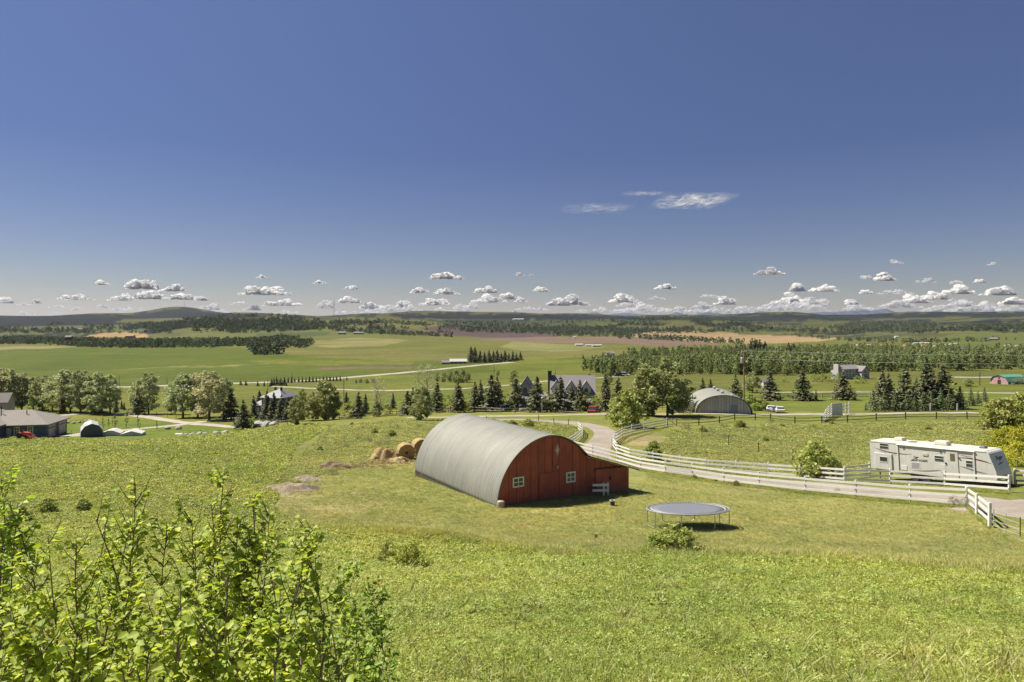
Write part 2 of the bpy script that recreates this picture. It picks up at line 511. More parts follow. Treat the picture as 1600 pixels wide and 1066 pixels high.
poly([(480, 532), (560, 528), (640, 531), (600, 541), (520, 543), (470, 538)], (0.200, 0.170, 0.080), 900, w=.8, noise=(60, .6, .2))
poly([(800, 534), (860, 536), (950, 542), (900, 549), (820, 549), (780, 543)], (0.185, 0.175, 0.080), 700, w=.7)
poly([(1500, 522), (1700, 518), (1700, 548), (1480, 546), (1480, 530)], (0.100, 0.130, 0.045), 600)
poly([(1100, 512), (1300, 505), (1330, 520), (1240, 520), (1060, 515)], (0.12, .14, .055), 2000, w=.6)
# the wide green fields of the valley floor
GF = (0.088, 0.122, 0.026)
poly([(-80, 543), (120, 541), (230, 543), (340, 541), (380, 545), (480, 553), (640, 563), (1000, 556), (900, 585), (650, 590), (400, 600), (-80, 610)], GF, 230)
poly([(-80, 543), (60, 541), (130, 541), (80, 545), (-80, 549)], (0.200, 0.175, 0.095), 300, w=.8)
poly([(380, 540), (480, 545), (720, 547), (860, 549), (1000, 546), (1040, 552), (800, 563), (640, 566), (480, 557), (390, 548)], (0.135, 0.145, 0.055), 300, noise=(45, .9, .5))
poly([(160, 578), (260, 573), (400, 568), (460, 567), (400, 571), (250, 576)], (0.215, 0.205, 0.085), 250, w=.7, noise=(9, .9, .2))
poly([(485, 575), (560, 572), (650, 571), (640, 576), (520, 577)], (0.125, 0.088, 0.072), 250, w=.9)
poly([(380, 564), (500, 563), (650, 566), (640, 570), (440, 570)], (0.185, 0.195, 0.045), 250, w=.6, noise=(20, .8, .4))
poly([(0, 553), (400, 549), (420, 556), (0, 560)], (.085,.122,.030), 300, w=.5, noise=(50, .8, .3))
poly([(800, 560), (912, 562), (930, 580), (880, 592), (810, 590), (760, 575), (780, 566)], (0.120, 0.150, 0.034), 200)
poly([(-80, 606), (170, 607), (400, 600), (640, 585), (860, 580), (930, 590), (800, 622), (600, 640), (-80, 650)], (0.118, 0.146, 0.038), 120)
# lawns and yards
poly([(180, 655), (160, 650), (300, 662), (430, 668), (430, 690), (300, 700), (80, 700), (90, 655)], BRIGHT, 100, 230)
poly([(1040, 610), (1620, 590), (1620, 645), (1400, 645), (1200, 643), (1050, 640)], (0.122, 0.150, 0.036), 100, 400)
# dry scrubby slope behind the barn
poly([(430, 700), (470, 668), (600, 656), (850, 655), (900, 680), (830, 700), (640, 722), (520, 720)], (0.185, 0.180, 0.078), 55, 140, w=.8, noise=(3.5, .9, .35))
poly([(1040, 668), (1200, 660), (1600, 660), (1700, 700), (1620, 745), (1300, 745), (1150, 720), (1050, 700)], (0.165, 0.185, 0.060), 60, 125, w=.8, noise=(3.0, .9, .45))
# mown lawn round the barn and the trampoline
poly([(425, 800), (455, 765), (520, 735), (580, 722), (660, 715), (990, 722), (1010, 745), (1250, 775), (1420, 790), (1515, 800), (1700, 860), (1700, 893), (1500, 885), (1330, 868), (1120, 862), (900, 863), (790, 850), (700, 832), (600, 824), (480, 822)], LAWN, 28, 90, jit=3)
DRY = (0.270, 0.220, 0.120)
for cxx, cyy, rx, ry, w in [(560, 790, 60, 8, .5), (480, 800, 45, 9, .5), (700, 835, 90, 6, .4), (1180, 765, 60, 5, .6), (1500, 800, 35, 5, .7),
                            (640, 815, 120, 5, .4), (1250, 820, 150, 5, .35), (950, 845, 170, 6, .45), (1400, 850, 120, 8, .45), (900, 800, 60, 4, .3),
                            (810, 822, 19, 3, 1.0), (450, 760, 22, 9, .7), (1180, 860, 180, 5, .35), (1130, 750, 30, 3, .5), (460, 730, 60, 6, .3)]:
    d = ((ppx - cxx) / rx) ** 2 + ((ppy - cyy) / ry) ** 2
    blend(np.clip((1.25 - d + .5 * wob(X, Y, 1.2, cxx)) * 1.5, 0, 1) * w * ((YS > 25) & (YS < 70)), DRY)
# straw round the bales, bare earth inside the bend of the white fence
for cxx, cyy, rx, ry, w, c in [(590, 722, 52, 7, 1, (0.40, 0.31, 0.15)), (520, 729, 22, 4, .9, (0.24, 0.17, 0.10)), (452, 764, 24, 10, .9, (0.22, 0.165, 0.10)),
                               (480, 745, 18, 5, .7, (0.24, 0.18, 0.11)), (1010, 688, 40, 10, .8, (0.27, 0.215, 0.13)), (1500, 765, 60, 3, .0, DRY)]:
    d = ((ppx - cxx) / rx) ** 2 + ((ppy - cyy) / ry) ** 2
    blend(np.clip((1.2 - d + .45 * wob(X, Y, .9, cxx)) * 2, 0, 1) * w * ((YS > 25) & (YS < 110)), c)
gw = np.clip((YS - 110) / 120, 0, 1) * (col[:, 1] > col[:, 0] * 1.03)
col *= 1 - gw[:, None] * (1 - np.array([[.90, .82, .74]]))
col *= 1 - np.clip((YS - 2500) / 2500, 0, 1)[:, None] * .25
for cxx, cyy, rx, ry, w in [(470, 772, 42, 9, .8), (520, 800, 55, 9, .5), (560, 772, 40, 6, .4), (455, 790, 30, 8, .5), (505, 735, 28, 5, .7)]:
    d = ((ppx - cxx) / rx) ** 2 + ((ppy - cyy) / ry) ** 2
    blend(np.clip((1.2 - d + .9 * wob(X, Y, .8, cxx)) * 1.6, 0, 1) * w * ((YS > 25) & (YS < 90)), (0.31, 0.27, 0.17))
at = me.color_attributes.new('Col', 'FLOAT_COLOR', 'POINT')
at.data.foreach_set('color', np.concatenate([col, np.ones((len(V), 1))], 1).astype(np.float32).ravel())

m, nt, b = newmat('ground_grass')
co = objco(nt)
a = node(nt, 'ShaderNodeAttribute', attribute_name='Col')
n0 = noise_tex(nt, co, 0.012, 5, 0.6)
n1 = noise_tex(nt, co, 0.16, 5, 0.65, .3)
n2 = noise_tex(nt, co, 1.4, 5, 0.7)
n3 = noise_tex(nt, co, 11.0, 4, 0.75)
mp = node(nt, 'ShaderNodeMapping'); mp.inputs['Scale'].default_value = (.004, .045, 0); mp.inputs['Rotation'].default_value = (0, 0, .08); nt.links.new(co, mp.inputs[0])
n4 = noise_tex(nt, mp.outputs[0], 1.0, 6, .7)
c = mixc(nt, a.outputs['Color'], ramp(nt, n0, [(0.3, (.74, .80, .72)), (0.5, (1, 1, 1)), (0.7, (1.22, 1.14, 1.02))]), .85, 'MULTIPLY')
c = mixc(nt, c, ramp(nt, n4, [(0.35, (.80, .86, .82)), (0.5, (1, 1, 1)), (0.65, (1.2, 1.1, 1.05))]), .8, 'MULTIPLY')
c = mixc(nt, c, ramp(nt, n1, [(0.3, (.70, .78, .70)), (0.52, (1, 1, 1)), (0.72, (1.3, 1.18, 1.1))]), .9, 'MULTIPLY')
c = mixc(nt, c, ramp(nt, n2, [(0.28, (.62, .72, .6)), (0.5, (1, 1, 1)), (0.72, (1.38, 1.25, 1.15))]), .9, 'MULTIPLY')
c = mixc(nt, c, ramp(nt, n3, [(0.3, (.45, .5, .42)), (0.5, (1, 1, 1)), (0.7, (1.55, 1.5, 1.4))]), .8, 'MULTIPLY')
nt.links.new(c, b.inputs['Base Color'])
b.inputs['Roughness'].default_value = 1.0
b.inputs['Specular IOR Level'].default_value = 0.1
hh = mth(nt, 'ADD', mth(nt, 'MULTIPLY', n3, .35), n2)
bump(nt, hh, .9, .12, b)
MAT_GROUND = m
ground_o = link_mesh('ground', me, m)
tag(ground_o, kind='structure')

# ---------------------------------------------------------------- strips laid on the ground (roads)
def strip(name, pts, width, mat, off=0.03, step=1.0, edge=.12, taper=None, world_pts=False, kind='structure', smooth=3):
    """pts: photo pixels (or world x,y) of the centre line; width in metres"""
    P = [pick(*p) if not world_pts else Vector((p[0], p[1], hz(p[0], p[1]))) for p in pts]
    P = np.array([(p.x, p.y) for p in P])
    seg = np.hypot(*(np.diff(P, axis=0).T)); s = np.concatenate([[0], np.cumsum(seg)])
    n = max(4, int(s[-1] / step)); t = np.linspace(0, s[-1], n)
    cx = np.interp(t, s, P[:, 0]); cy = np.interp(t, s, P[:, 1])
    k = max(1, int(smooth / max(step, 1e-3)))
    for _ in range(3):
        if n > 2 * k + 2:
            w = np.ones(2 * k + 1) / (2 * k + 1)
            ax = np.concatenate([2 * cx[0] - cx[k:0:-1], cx, 2 * cx[-1] - cx[-2:-k - 2:-1]]); cx = np.convolve(ax, w, 'valid')
            ay = np.concatenate([2 * cy[0] - cy[k:0:-1], cy, 2 * cy[-1] - cy[-2:-k - 2:-1]]); cy = np.convolve(ay, w, 'valid')
    dx = np.gradient(cx); dy = np.gradient(cy); L = np.hypot(dx, dy) + 1e-9
    nx, ny = dy / L, -dx / L
    m = 7
    ww = np.interp(t / s[-1], np.linspace(0, 1, len(width)), width) if isinstance(width, (list, tuple)) else np.full(n, width)
    rows = []
    for j in range(m):
        f = j / (m - 1) - .5
        jit = edge * np.array([random.gauss(0, 1) for _ in range(n)]) if j in (0, m - 1) else 0
        x = cx + nx * (ww * f + jit); y = cy + ny * (ww * f + jit)
        z = H(x, y) + (off if 0 < j < m - 1 else -0.02)
        rows.append(np.stack([x, y, z], 1))
    V = np.array(rows).transpose(1, 0, 2).reshape(-1, 3)
    ii = np.arange(n * m).reshape(n, m)
    Q = np.stack([ii[:-1, :-1], ii[:-1, 1:], ii[1:, 1:], ii[1:, :-1]], -1).reshape(-1, 4)
    me = np_mesh(name, V, Q, True)
    o = link_mesh(name, me, mat)
    bmn = bmesh.new(); bmn.from_mesh(me); bmesh.ops.recalc_face_normals(bmn, faces=bmn.faces)
    if sum(f.normal.z for f in bmn.faces) < 0: bmesh.ops.reverse_faces(bmn, faces=bmn.faces)
    bmn.to_mesh(me); bmn.free()
    return tag(o, kind=kind)

def road_mat(name, col, lo=.75):
    m, nt, b = newmat(name)
    co = objco(nt)
    n1 = noise_tex(nt, co, .35, 5, .6); n2 = noise_tex(nt, co, 6, 5, .7)
    c = ramp(nt, n1, [(.3, tuple(x * lo for x in col)), (.7, tuple(x * 1.12 for x in col))])
    c = mixc(nt, c, ramp(nt, n2, [(.3, (.75, .75, .75)), (.7, (1.2, 1.2, 1.2))]), .6, 'MULTIPLY')
    nt.links.new(c, b.inputs['Base Color']); b.inputs['Roughness'].default_value = .95
    bump(nt, n2, .4, .02, b)
    return m
M_DRIVE = road_mat('driveway_asphalt', (0.285, 0.245, 0.205))
M_GRAVEL = road_mat('road_gravel', (0.36, 0.32, 0.26))
# ---------------------------------------------------------------- foliage materials
def leaf_mat(name, dark, mid, light, trans=.3, rough=.55, scale=1.0, obj_var=.18, hue=.0):
    m = bpy.data.materials.new(name); m.use_nodes = True; nt = m.node_tree; nt.nodes.clear()
    out = nt.nodes.new('ShaderNodeOutputMaterial')
    geo = nt.nodes.new('ShaderNodeNewGeometry'); oi = nt.nodes.new('ShaderNodeObjectInfo')
    r1 = geo.outputs['Random Per Island']
    co = objco(nt); n1 = noise_tex(nt, co, scale, 3, .6)
    f = mth(nt, 'ADD', mth(nt, 'MULTIPLY', r1, .55), mth(nt, 'MULTIPLY', n1, .55))
    c = ramp(nt, f, [(.2, dark), (.5, mid), (.85, light)])
    n5 = noise_tex(nt, oi.outputs['Location'], .11, 3, .7); n6 = noise_tex(nt, oi.outputs['Location'], .8, 2, .6)
    c = mixc(nt, c, ramp(nt, mth(nt, 'ADD', mth(nt, 'MULTIPLY', n5, .6), mth(nt, 'MULTIPLY', n6, .4)), [(.38, (.74, .82, .72)), (.5, (1, 1, 1)), (.62, (1.22, 1.12, 1.1))]), .9, 'MULTIPLY')
    v = mth(nt, 'ADD', mth(nt, 'MULTIPLY', oi.outputs['Random'], obj_var * 2), 1 - obj_var)
    hs = node(nt, 'ShaderNodeHueSaturation'); nt.links.new(c, hs.inputs['Color']); nt.links.new(v, hs.inputs['Value'])
    hue_v = mth(nt, 'ADD', mth(nt, 'MULTIPLY', oi.outputs['Random'], .03), .485 + hue); nt.links.new(hue_v, hs.inputs['Hue'])
    d = node(nt, 'ShaderNodeBsdfDiffuse'); t = nt.nodes.new('ShaderNodeBsdfTranslucent')
    g = node(nt, 'ShaderNodeBsdfGlossy', Roughness=.6)
    g.inputs['Color'].default_value = (.9, .95, 1, 1)
    nt.links.new(hs.outputs[0], d.inputs[0])
    tc = mixc(nt, hs.outputs[0], (1.0, 1.0, .55), 1.0, 'MULTIPLY'); nt.links.new(tc, t.inputs[0])
    m1 = node(nt, 'ShaderNodeMixShader'); m1.inputs[0].default_value = trans
    nt.links.new(d.outputs[0], m1.inputs[1]); nt.links.new(t.outputs[0], m1.inputs[2])
    m2 = node(nt, 'ShaderNodeMixShader'); m2.inputs[0].default_value = .025
    nt.links.new(m1.outputs[0], m2.inputs[1]); nt.links.new(g.outputs[0], m2.inputs[2])
    nt.links.new(m2.outputs[0], out.inputs[0])
    return m
M_POPLAR = leaf_mat('poplar_leaves', (.21, .24, .135), (.40, .43, .26), (.68, .69, .50), .42, scale=.6)
M_GREENT = leaf_mat('broadleaf_leaves', (.11, .14, .05), (.26, .29, .12), (.54, .53, .29), .40, scale=.6)
M_LIME = leaf_mat('young_tree_leaves', (.16, .21, .04), (.33, .38, .075), (.48, .50, .15), .42, scale=.7)
M_YELLOW = leaf_mat('caragana_leaves', (.24, .26, .02), (.45, .46, .03), (.66, .64, .06), .4, scale=.7)
M_SPRUCE = leaf_mat('spruce_needles', (.055, .070, .038), (.135, .150, .080), (.27, .26, .14), .18, scale=.9, obj_var=.22)
M_SPRUCE_Y = leaf_mat('young_spruce_needles', (.07, .095, .036), (.165, .20, .08), (.30, .32, .16), .2, scale=.9)
M_ASPEN = leaf_mat('aspen_wood_leaves', (.12, .155, .06), (.24, .28, .115), (.40, .43, .20), .4, scale=.25, obj_var=.32)
M_SAGE = leaf_mat('sage_brush_leaves', (.13, .14, .07), (.23, .235, .13), (.36, .36, .22), .25, scale=.8)
M_BUSH = leaf_mat('bush_leaves', (.13, .17, .032), (.32, .37, .085), (.53, .55, .19), .42, scale=.9)
M_SHRUB = leaf_mat('shrub_leaves', (.15, .215, .015), (.32, .415, .038), (.57, .64, .11), .52, .4, scale=1.2)
M_BARK = simple('tree_bark', (.16, .13, .10), .95, .3, 5, bstr=.5, bdist=.03)
M_PALEBARK = simple('pale_bark', (.33, .30, .25), .95, .3, 5, dirt=(.1, .09, .07), bstr=.4, bdist=.03)
M_TWIG = simple('shrub_stem_bark', (.175, .125, .095), .85, .3, 14, dirt=(.30, .27, .23), bstr=.3, bdist=.004)

def quads_at(P, N_dir, size, rng, aspect=1.0, tilt=.9, droop=0.0):
    """random leaf quads centred on P; N_dir biases the facing"""
    n = len(P)
    nrm = N_dir + rng.normal(0, tilt, (n, 3)); nrm /= np.linalg.norm(nrm, axis=1)[:, None] + 1e-9
    a = rng.normal(0, 1, (n, 3)); t = np.cross(nrm, a); t /= np.linalg.norm(t, axis=1)[:, None] + 1e-9
    b = np.cross(nrm, t)
    s = np.asarray(size) * rng.uniform(.6, 1.35, n)
    t *= (s * .5)[:, None]; b *= (s * .5 * aspect)[:, None]
    V = np.stack([P - t, P - b * .8, P + t, P + b * .8], 1).reshape(-1, 3)
    return V

def quad_mesh(name, V):
    return np_mesh(name, V, np.arange(len(V)).reshape(-1, 4))

def tree_wood(name, h, r, seed, spread, nl=7, base=.25, mat=None, lean=.03, multi=1):
    rng = random.Random(seed); mb = MB(); tips = []
    for t in range(multi):
        off = Vector((rng.uniform(-.35, .35), rng.uniform(-.35, .35), 0)) * (multi > 1) * spread * .4
        pts = [Vector((0, 0, -.3)) + off * .4, Vector((0, 0, h * .2)) + off * .7]
        for k in range(1, 6):
            pts.append(Vector((off.x * (1 + k * .6) + rng.gauss(0, lean * h), off.y * (1 + k * .6) + rng.gauss(0, lean * h), h * (.2 + .15 * k))))
        mb.tube(pts, [r, r * .85, r * .7, r * .55, r * .4, r * .25, r * .12], 7)
        for i in range(nl):
            f = base + (1 - base) * (i + .5) / nl * .9
            p = pts[0].lerp(pts[-1], 0) if False else pts[min(5, int(f * 6))].lerp(pts[min(6, int(f * 6) + 1)], f * 6 % 1)
            a = i * 2.4 + rng.uniform(-.4, .4)
            L = spread * (1.0 - .45 * abs(f - .5)) * rng.uniform(.7, 1.0)
            q1 = p + Vector((math.cos(a) * L * .5, math.sin(a) * L * .5, L * .35))
            q2 = p + Vector((math.cos(a) * L * .85, math.sin(a) * L * .85, L * .8))
            mb.tube([p, q1, q2], [r * .35 * (1 - f * .5), r * .2, r * .06], 5)
            tips += [q1, q2]
    return mb.mesh(name), tips

def crown(name, h, w, seed, n=2600, size=.34, prof=None, base=.15, nclump=60, hollow=.35, up=.35):
    """leaf clumps spread through an uneven volume of height h, half width w"""
    rng = np.random.default_rng(seed)
    prof = prof or [(0, .35), (.15, .8), (.4, 1.0), (.7, .75), (.9, .4), (1, .12)]
    pz = [p[0] for p in prof]; pr = [p[1] for p in prof]
    C = []; S = []
    while len(C) < nclump:
        z = rng.uniform(0, 1); rmax = np.interp(z, pz, pr)
        if rng.uniform() > rmax + .15: continue
        a = rng.uniform(0, 2 * PI); rad = rmax * w * (rng.uniform(hollow, 1.0) ** .6) * rng.uniform(.75, 1.12)
        C.append((math.cos(a) * rad, math.sin(a) * rad, h * (base + (1 - base) * z))); S.append(w * rng.uniform(.14, .30) * (.6 + .5 * rmax))
    C = np.array(C); S = np.array(S)
    k = rng.integers(0, nclump, n)
    g = rng.normal(0, 1, (n, 3)); g /= np.linalg.norm(g, axis=1)[:, None]
    P = C[k] + g * (S[k] * rng.uniform(.45, 1.0, n))[:, None] * np.array([1, 1, .85])
    nd = g * .7 + np.array([0, 0, up])
    return quad_mesh(name, quads_at(P, nd, np.full(n, size), rng, .8, .55))

def spruce_crown(name, h, w, seed, lay=15, br=9, narrow=1.0, qn=24, size=.50, gap=.0):
    rng = np.random.default_rng(seed); PP = []; ND = []; SZ = []
    for i in range(lay * 2):
        f = (i + .5) / (lay * 2)
        z = h * (.05 + .93 * f)
        L = w * narrow * (1 - f) ** .85 * rng.uniform(.82, 1.12) + .04 * w
        if gap and rng.uniform() < gap: continue
        a0 = rng.uniform(0, 2 * PI)
        for b in range(max(4, int(br * (1 - f * .4)))):
            a = a0 + 2 * PI * b / br + rng.uniform(-.2, .2); LL = L * rng.uniform(.7, 1.15)
            for j in range(max(3, int(qn * (.35 + .65 * LL / w)))):
                t = (j + rng.uniform(.2, .8)) / max(3, int(qn * (.35 + .65 * LL / w)))
                rr = LL * (.12 + .88 * t)
                side = rng.normal(0, .10 * LL * (1 - .5 * t))
                zz = z + LL * (.10 - .38 * t + .20 * t * t) + rng.normal(0, .012 * h)
                PP.append((math.cos(a) * rr - math.sin(a) * side, math.sin(a) * rr + math.cos(a) * side, zz))
                ND.append((math.cos(a) * .45, math.sin(a) * .45, .75)); SZ.append(size * (.75 + .35 * (1 - f)))
    for j in range(12): PP.append((0, 0, h * (.9 + .1 * j / 12))); ND.append((rng.normal(), rng.normal(), 0)); SZ.append(size * .55)
    PP = np.array(PP); ND = np.array(ND)
    return quad_mesh(name, quads_at(PP, ND, np.array(SZ), rng, .6, .5))

def spruce_wood(name, h, seed):
    mb = MB(); r = h * .018
    mb.tube([(0, 0, -.3), (0, 0, h * .35), (0, 0, h * .95)], [r, r * .7, r * .1], 6)
    return mb.mesh(name)

TREE = {}
def reg(kind, i, trunk, crown_me, bark, leafm):
    trunk.materials.append(bark); crown_me.materials.append(leafm)
    TREE.setdefault(kind, []).append((trunk, crown_me))
# all models are 10 m high (bushes 3 m); copies are scaled
for i in range(4):
    w, tips = tree_wood('poplar_trunk', 9, .20, 10 + i, 2.6, 8)
    reg('poplar', i, w, crown('poplar_crown', 10, 2.9, 20 + i, 4600, .38, base=.10, hollow=.15, nclump=95, prof=[(0, .4), (.15, .75), (.4, 1.0), (.65, .95), (.85, .6), (1, .2)]), M_BARK, M_POPLAR)
for i in range(3):
    w, tips = tree_wood('broadleaf_trunk', 9, .17, 30 + i, 2.6, 8, .2)
    reg('broadleaf', i, w, crown('broadleaf_crown', 10, 3.1, 40 + i, 4600, .38, base=.04, hollow=.15, nclump=95), M_BARK, M_GREENT)
for i in range(2):
    w, tips = tree_wood('bare_tree_trunk', 10, .12, 50 + i, 3.4, 16, .12, multi=3)
    reg('thin_tree', i, w, crown('thin_crown', 10, 3.4, 60 + i, 900, .26, base=.2, nclump=60), M_PALEBARK, M_POPLAR)
for i in range(2):
    w, tips = tree_wood('young_tree_trunk', 9, .13, 70 + i, 2, 7)
    reg('lime', i, w, crown('young_tree_crown', 10, 3.2, 80 + i, 1800, .42, base=.08, nclump=45), M_BARK, M_LIME)
for i in range(4):
    reg('spruce', i, spruce_wood('spruce_trunk', 10, i), spruce_crown('spruce_crown', 10, 2.3, 90 + i, 12, 9, gap=.06), M_BARK, M_SPRUCE)
for i in range(2):
    reg('slim_spruce', i, spruce_wood('spruce_trunk', 10, i), spruce_crown('spruce_crown', 10, 1.45, 100 + i, 15, 9, size=.34, gap=.08), M_BARK, M_SPRUCE)
for i in range(2):
    reg('young_spruce', i, spruce_wood('spruce_trunk', 10, i), spruce_crown('spruce_crown', 10, 3.2, 110 + i, 11, 10, size=.5), M_BARK, M_SPRUCE_Y)
for i in range(2):
    w, tips = tree_wood('sapling_trunk', 10, .14, 120 + i, .7, 6, lean=.005)
    reg('columnar', i, w, crown('sapling_crown', 10, 1.05, 130 + i, 420, .55, base=.18, nclump=26), M_BARK, M_GREENT)
for i in range(3):
    w, tips = tree_wood('bush_stems', 2.6, .05, 140 + i, 1.2, 8, .1, multi=4)
    reg('bush', i, w, crown('bush_crown', 3, 1.7, 150 + i, 4600, .21, base=0.0, hollow=.2, nclump=110, prof=[(0, .8), (.3, 1), (.6, .9), (.85, .6), (1, .25)]), M_TWIG, M_BUSH)
for i in range(2):
    w, tips = tree_wood('bush_stems', 2.4, .05, 145 + i, 1.3, 8, .1, multi=4)
    reg('bright_bush', i, w, crown('bush_crown', 3, 2.0, 155 + i, 3800, .20, base=0.0, hollow=.2, nclump=100, prof=[(0, 1), (.3, 1), (.6, .85), (.85, .6), (1, .3)]), M_TWIG, M_LIME)
for i in range(2):
    w, tips = tree_wood('bush_stems', 2.6, .05, 160 + i, 1.2, 8, .1, multi=4)
    reg('yellow_bush', i, w, crown('bush_crown', 3, 1.9, 170 + i, 3400, .19, base=0.0, nclump=95, prof=[(0, .9), (.3, 1), (.6, .95), (.85, .7), (1, .3)]), M_TWIG, M_YELLOW)
for i in range(2):
    w, tips = tree_wood('bush_stems', 2.4, .04, 180 + i, 1.3, 9, .1, multi=4)
    reg('sage', i, w, crown('bush_crown', 3, 2.3, 190 + i, 1300, .17, base=0.0, nclump=60, prof=[(0, .9), (.3, 1), (.6, .8), (.85, .5), (1, .2)]), M_TWIG, M_SAGE)
BASEH = dict(bright_bush=3.0, bush=3.0, yellow_bush=3.0, sage=3.0)
PARTS = dict(bright_bush=('stem', 'foliage'), poplar=('trunk', 'crown'), broadleaf=('trunk', 'crown'), thin_tree=('trunk', 'crown'), lime=('trunk', 'crown'), spruce=('trunk', 'crown'),
             slim_spruce=('trunk', 'crown'), young_spruce=('trunk', 'crown'), columnar=('trunk', 'crown'), bush=('stem', 'foliage'), yellow_bush=('stem', 'foliage'), sage=('stem', 'foliage'))
_tn = [0]
def plant(kind, p, h, wf, name, label, cat, group=None):
    _tn[0] += 1; n = _tn[0]
    tr, cr = TREE[kind][n % len(TREE[kind])]
    e = empty(name, p, n * 2.39996 % (2 * PI), label, cat, group)
    s = h / BASEH.get(kind, 10.0); wf *= dict(spruce=1.35, slim_spruce=1.4, young_spruce=1.1).get(kind, 1)
    e.scale = (s * wf, s * wf, s)
    a, b_ = PARTS[kind]
    link_mesh(a, tr, None, e); link_mesh(b_, cr, None, e)
    return e
def plant_px(kind, px, base, top, wf, name, label, cat, group=None, Y=None):
    p = pick(px, base) if Y is None else ground(px, Y)
    h = -(top - HOR) / F * p.y - p.z
    return plant(kind, p, max(h, .3), wf, name, label, cat, group)

# ---------------------------------------------------------------- woods and ground cover (masses)
def scatter(name, P, scales, models, label, seed=0, tilt=0.12, zs=None):
    """one object: points carrying instanced plants (for what nobody could count)"""
    n = len(P)
    me = bpy.data.meshes.new(name); me.vertices.add(n); me.vertices.foreach_set('co', np.asarray(P, np.float32).ravel())
    rng = np.random.default_rng(seed)
    a = me.attributes.new('sc', 'FLOAT_VECTOR', 'POINT'); s3 = np.repeat(np.asarray(scales)[:, None], 3, 1)
    if zs is not None: s3[:, 2] *= zs
    a.data.foreach_set('vector', s3.astype(np.float32).ravel())
    a = me.attributes.new('ro', 'FLOAT_VECTOR', 'POINT')
    a.data.foreach_set('vector', np.stack([rng.normal(0, tilt, n), rng.normal(0, tilt, n), rng.uniform(0, 6.28, n)], 1).astype(np.float32).ravel())
    a = me.attributes.new('ix', 'INT', 'POINT'); a.data.foreach_set('value', rng.integers(0, len(models), n).astype(np.int32))
    me.update()
    o = link_mesh(name, me)
    ng = bpy.data.node_groups.new(name, 'GeometryNodeTree')
    ng.interface.new_socket('Geometry', in_out='INPUT', socket_type='NodeSocketGeometry')
    ng.interface.new_socket('Geometry', in_out='OUTPUT', socket_type='NodeSocketGeometry')
    gi = ng.nodes.new('NodeGroupInput'); go = ng.nodes.new('NodeGroupOutput')
    iop = ng.nodes.new('GeometryNodeInstanceOnPoints'); iop.inputs['Pick Instance'].default_value = True
    cc = bpy.data.collections.new(name + '_models')
    for k, mo in enumerate(models):
        so = bpy.data.objects.new('%s_model_%02d' % (name, k), mo); cc.objects.link(so)
    ci = ng.nodes.new('GeometryNodeCollectionInfo'); ci.inputs['Collection'].default_value = cc
    ci.inputs['Separate Children'].default_value = True; ci.inputs['Reset Children'].default_value = True
    def att(nm, ty):
        x = ng.nodes.new('GeometryNodeInputNamedAttribute'); x.data_type = ty; x.inputs['Name'].default_value = nm
        return [s for s in x.outputs if s.enabled][0]
    ng.links.new(gi.outputs[0], iop.inputs['Points']); ng.links.new(ci.outputs[0], iop.inputs['Instance'])
    ng.links.new(att('sc', 'FLOAT_VECTOR'), iop.inputs['Scale']); ng.links.new(att('ro', 'FLOAT_VECTOR'), iop.inputs['Rotation'])
    ng.links.new(att('ix', 'INT'), iop.inputs['Instance Index'])
    ng.links.new(iop.outputs[0], go.inputs[0])
    md = o.modifiers.new('plants', 'NODES'); md.node_group = ng
    return tag(o, label, kind='stuff')

def mat_mesh(me, m):
    me.materials.append(m); return me
M_FARW = leaf_mat('far_wood_leaves', (.055, .075, .038), (.10, .13, .062), (.17, .195, .10), .2, scale=.1, obj_var=.35)
ASPEN = [mat_mesh(crown('aspen', 10, 2.7, 200 + i, 900, .62, base=.02, hollow=.15, nclump=40), M_ASPEN) for i in range(4)]
ASPEN_FAR = [mat_mesh(crown('aspen_far', 10, 4.2, 210 + i, 90, 2.3, base=0, nclump=18), M_FARW) for i in range(3)]
SPR_MED = [mat_mesh(spruce_crown('spruce_med', 10, 2.2, 220 + i, 8, 7, qn=7, size=.8), M_SPRUCE) for i in range(2)]

def wood(name, poly, n, hm, models, label, seed, ymin=100, jit=.25):
    q = rand_in(poly, n, np.random.default_rng(seed))
    P = pick_many(q[:, 0], q[:, 1], ymin)
    rng = np.random.default_rng(seed + 1)
    s = hm / 10 * rng.uniform(1 - jit, 1 + jit, n)
    P[:, 2] -= .3
    return scatter(name, P, s, models, label, seed)
# aspen woods of the middle distance
wood('aspen_wood', [(912, 579), (935, 568), (1000, 562), (1060, 566), (1075, 575), (1040, 585), (985, 587), (950, 587)], 330, 7.5, ASPEN, 'green aspen wood on the slope above the large farmhouse drive', 1)
wood('aspen_wood', [(1060, 586), (1130, 585), (1205, 588), (1330, 582), (1620, 578), (1620, 556), (1450, 548), (1300, 548), (1160, 556), (1060, 566)], 1500, 8, ASPEN, 'broad belt of mixed green aspen wood across the right half of the valley', 2)
wood('aspen_wood', [(985, 566), (1180, 558), (1500, 550), (1620, 552), (1620, 548), (1300, 546), (1050, 554), (985, 560)], 420, 9, ASPEN, 'back edge of the aspen belt below the tan field', 3)
wood('far_wood', [(-60, 538), (-60, 528), (60, 526), (110, 530), (240, 533), (400, 532), (440, 526), (470, 529), (400, 540), (330, 543), (230, 544), (140, 543), (60, 538)], 1700, 11, ASPEN_FAR, 'long dark belt of woodland beyond the wide green field', 4, 900)
wood('far_wood', [(398, 533), (430, 531), (485, 534), (490, 541), (470, 545), (410, 541)], 130, 12, ASPEN_FAR, 'small dark wood standing on the left of the pale pasture', 5, 700)
wood('far_wood', [(385, 549), (400, 545), (440, 546), (440, 554), (400, 555)], 50, 11, ASPEN_FAR, 'grey green copse at the edge of the wide green field', 6, 600)
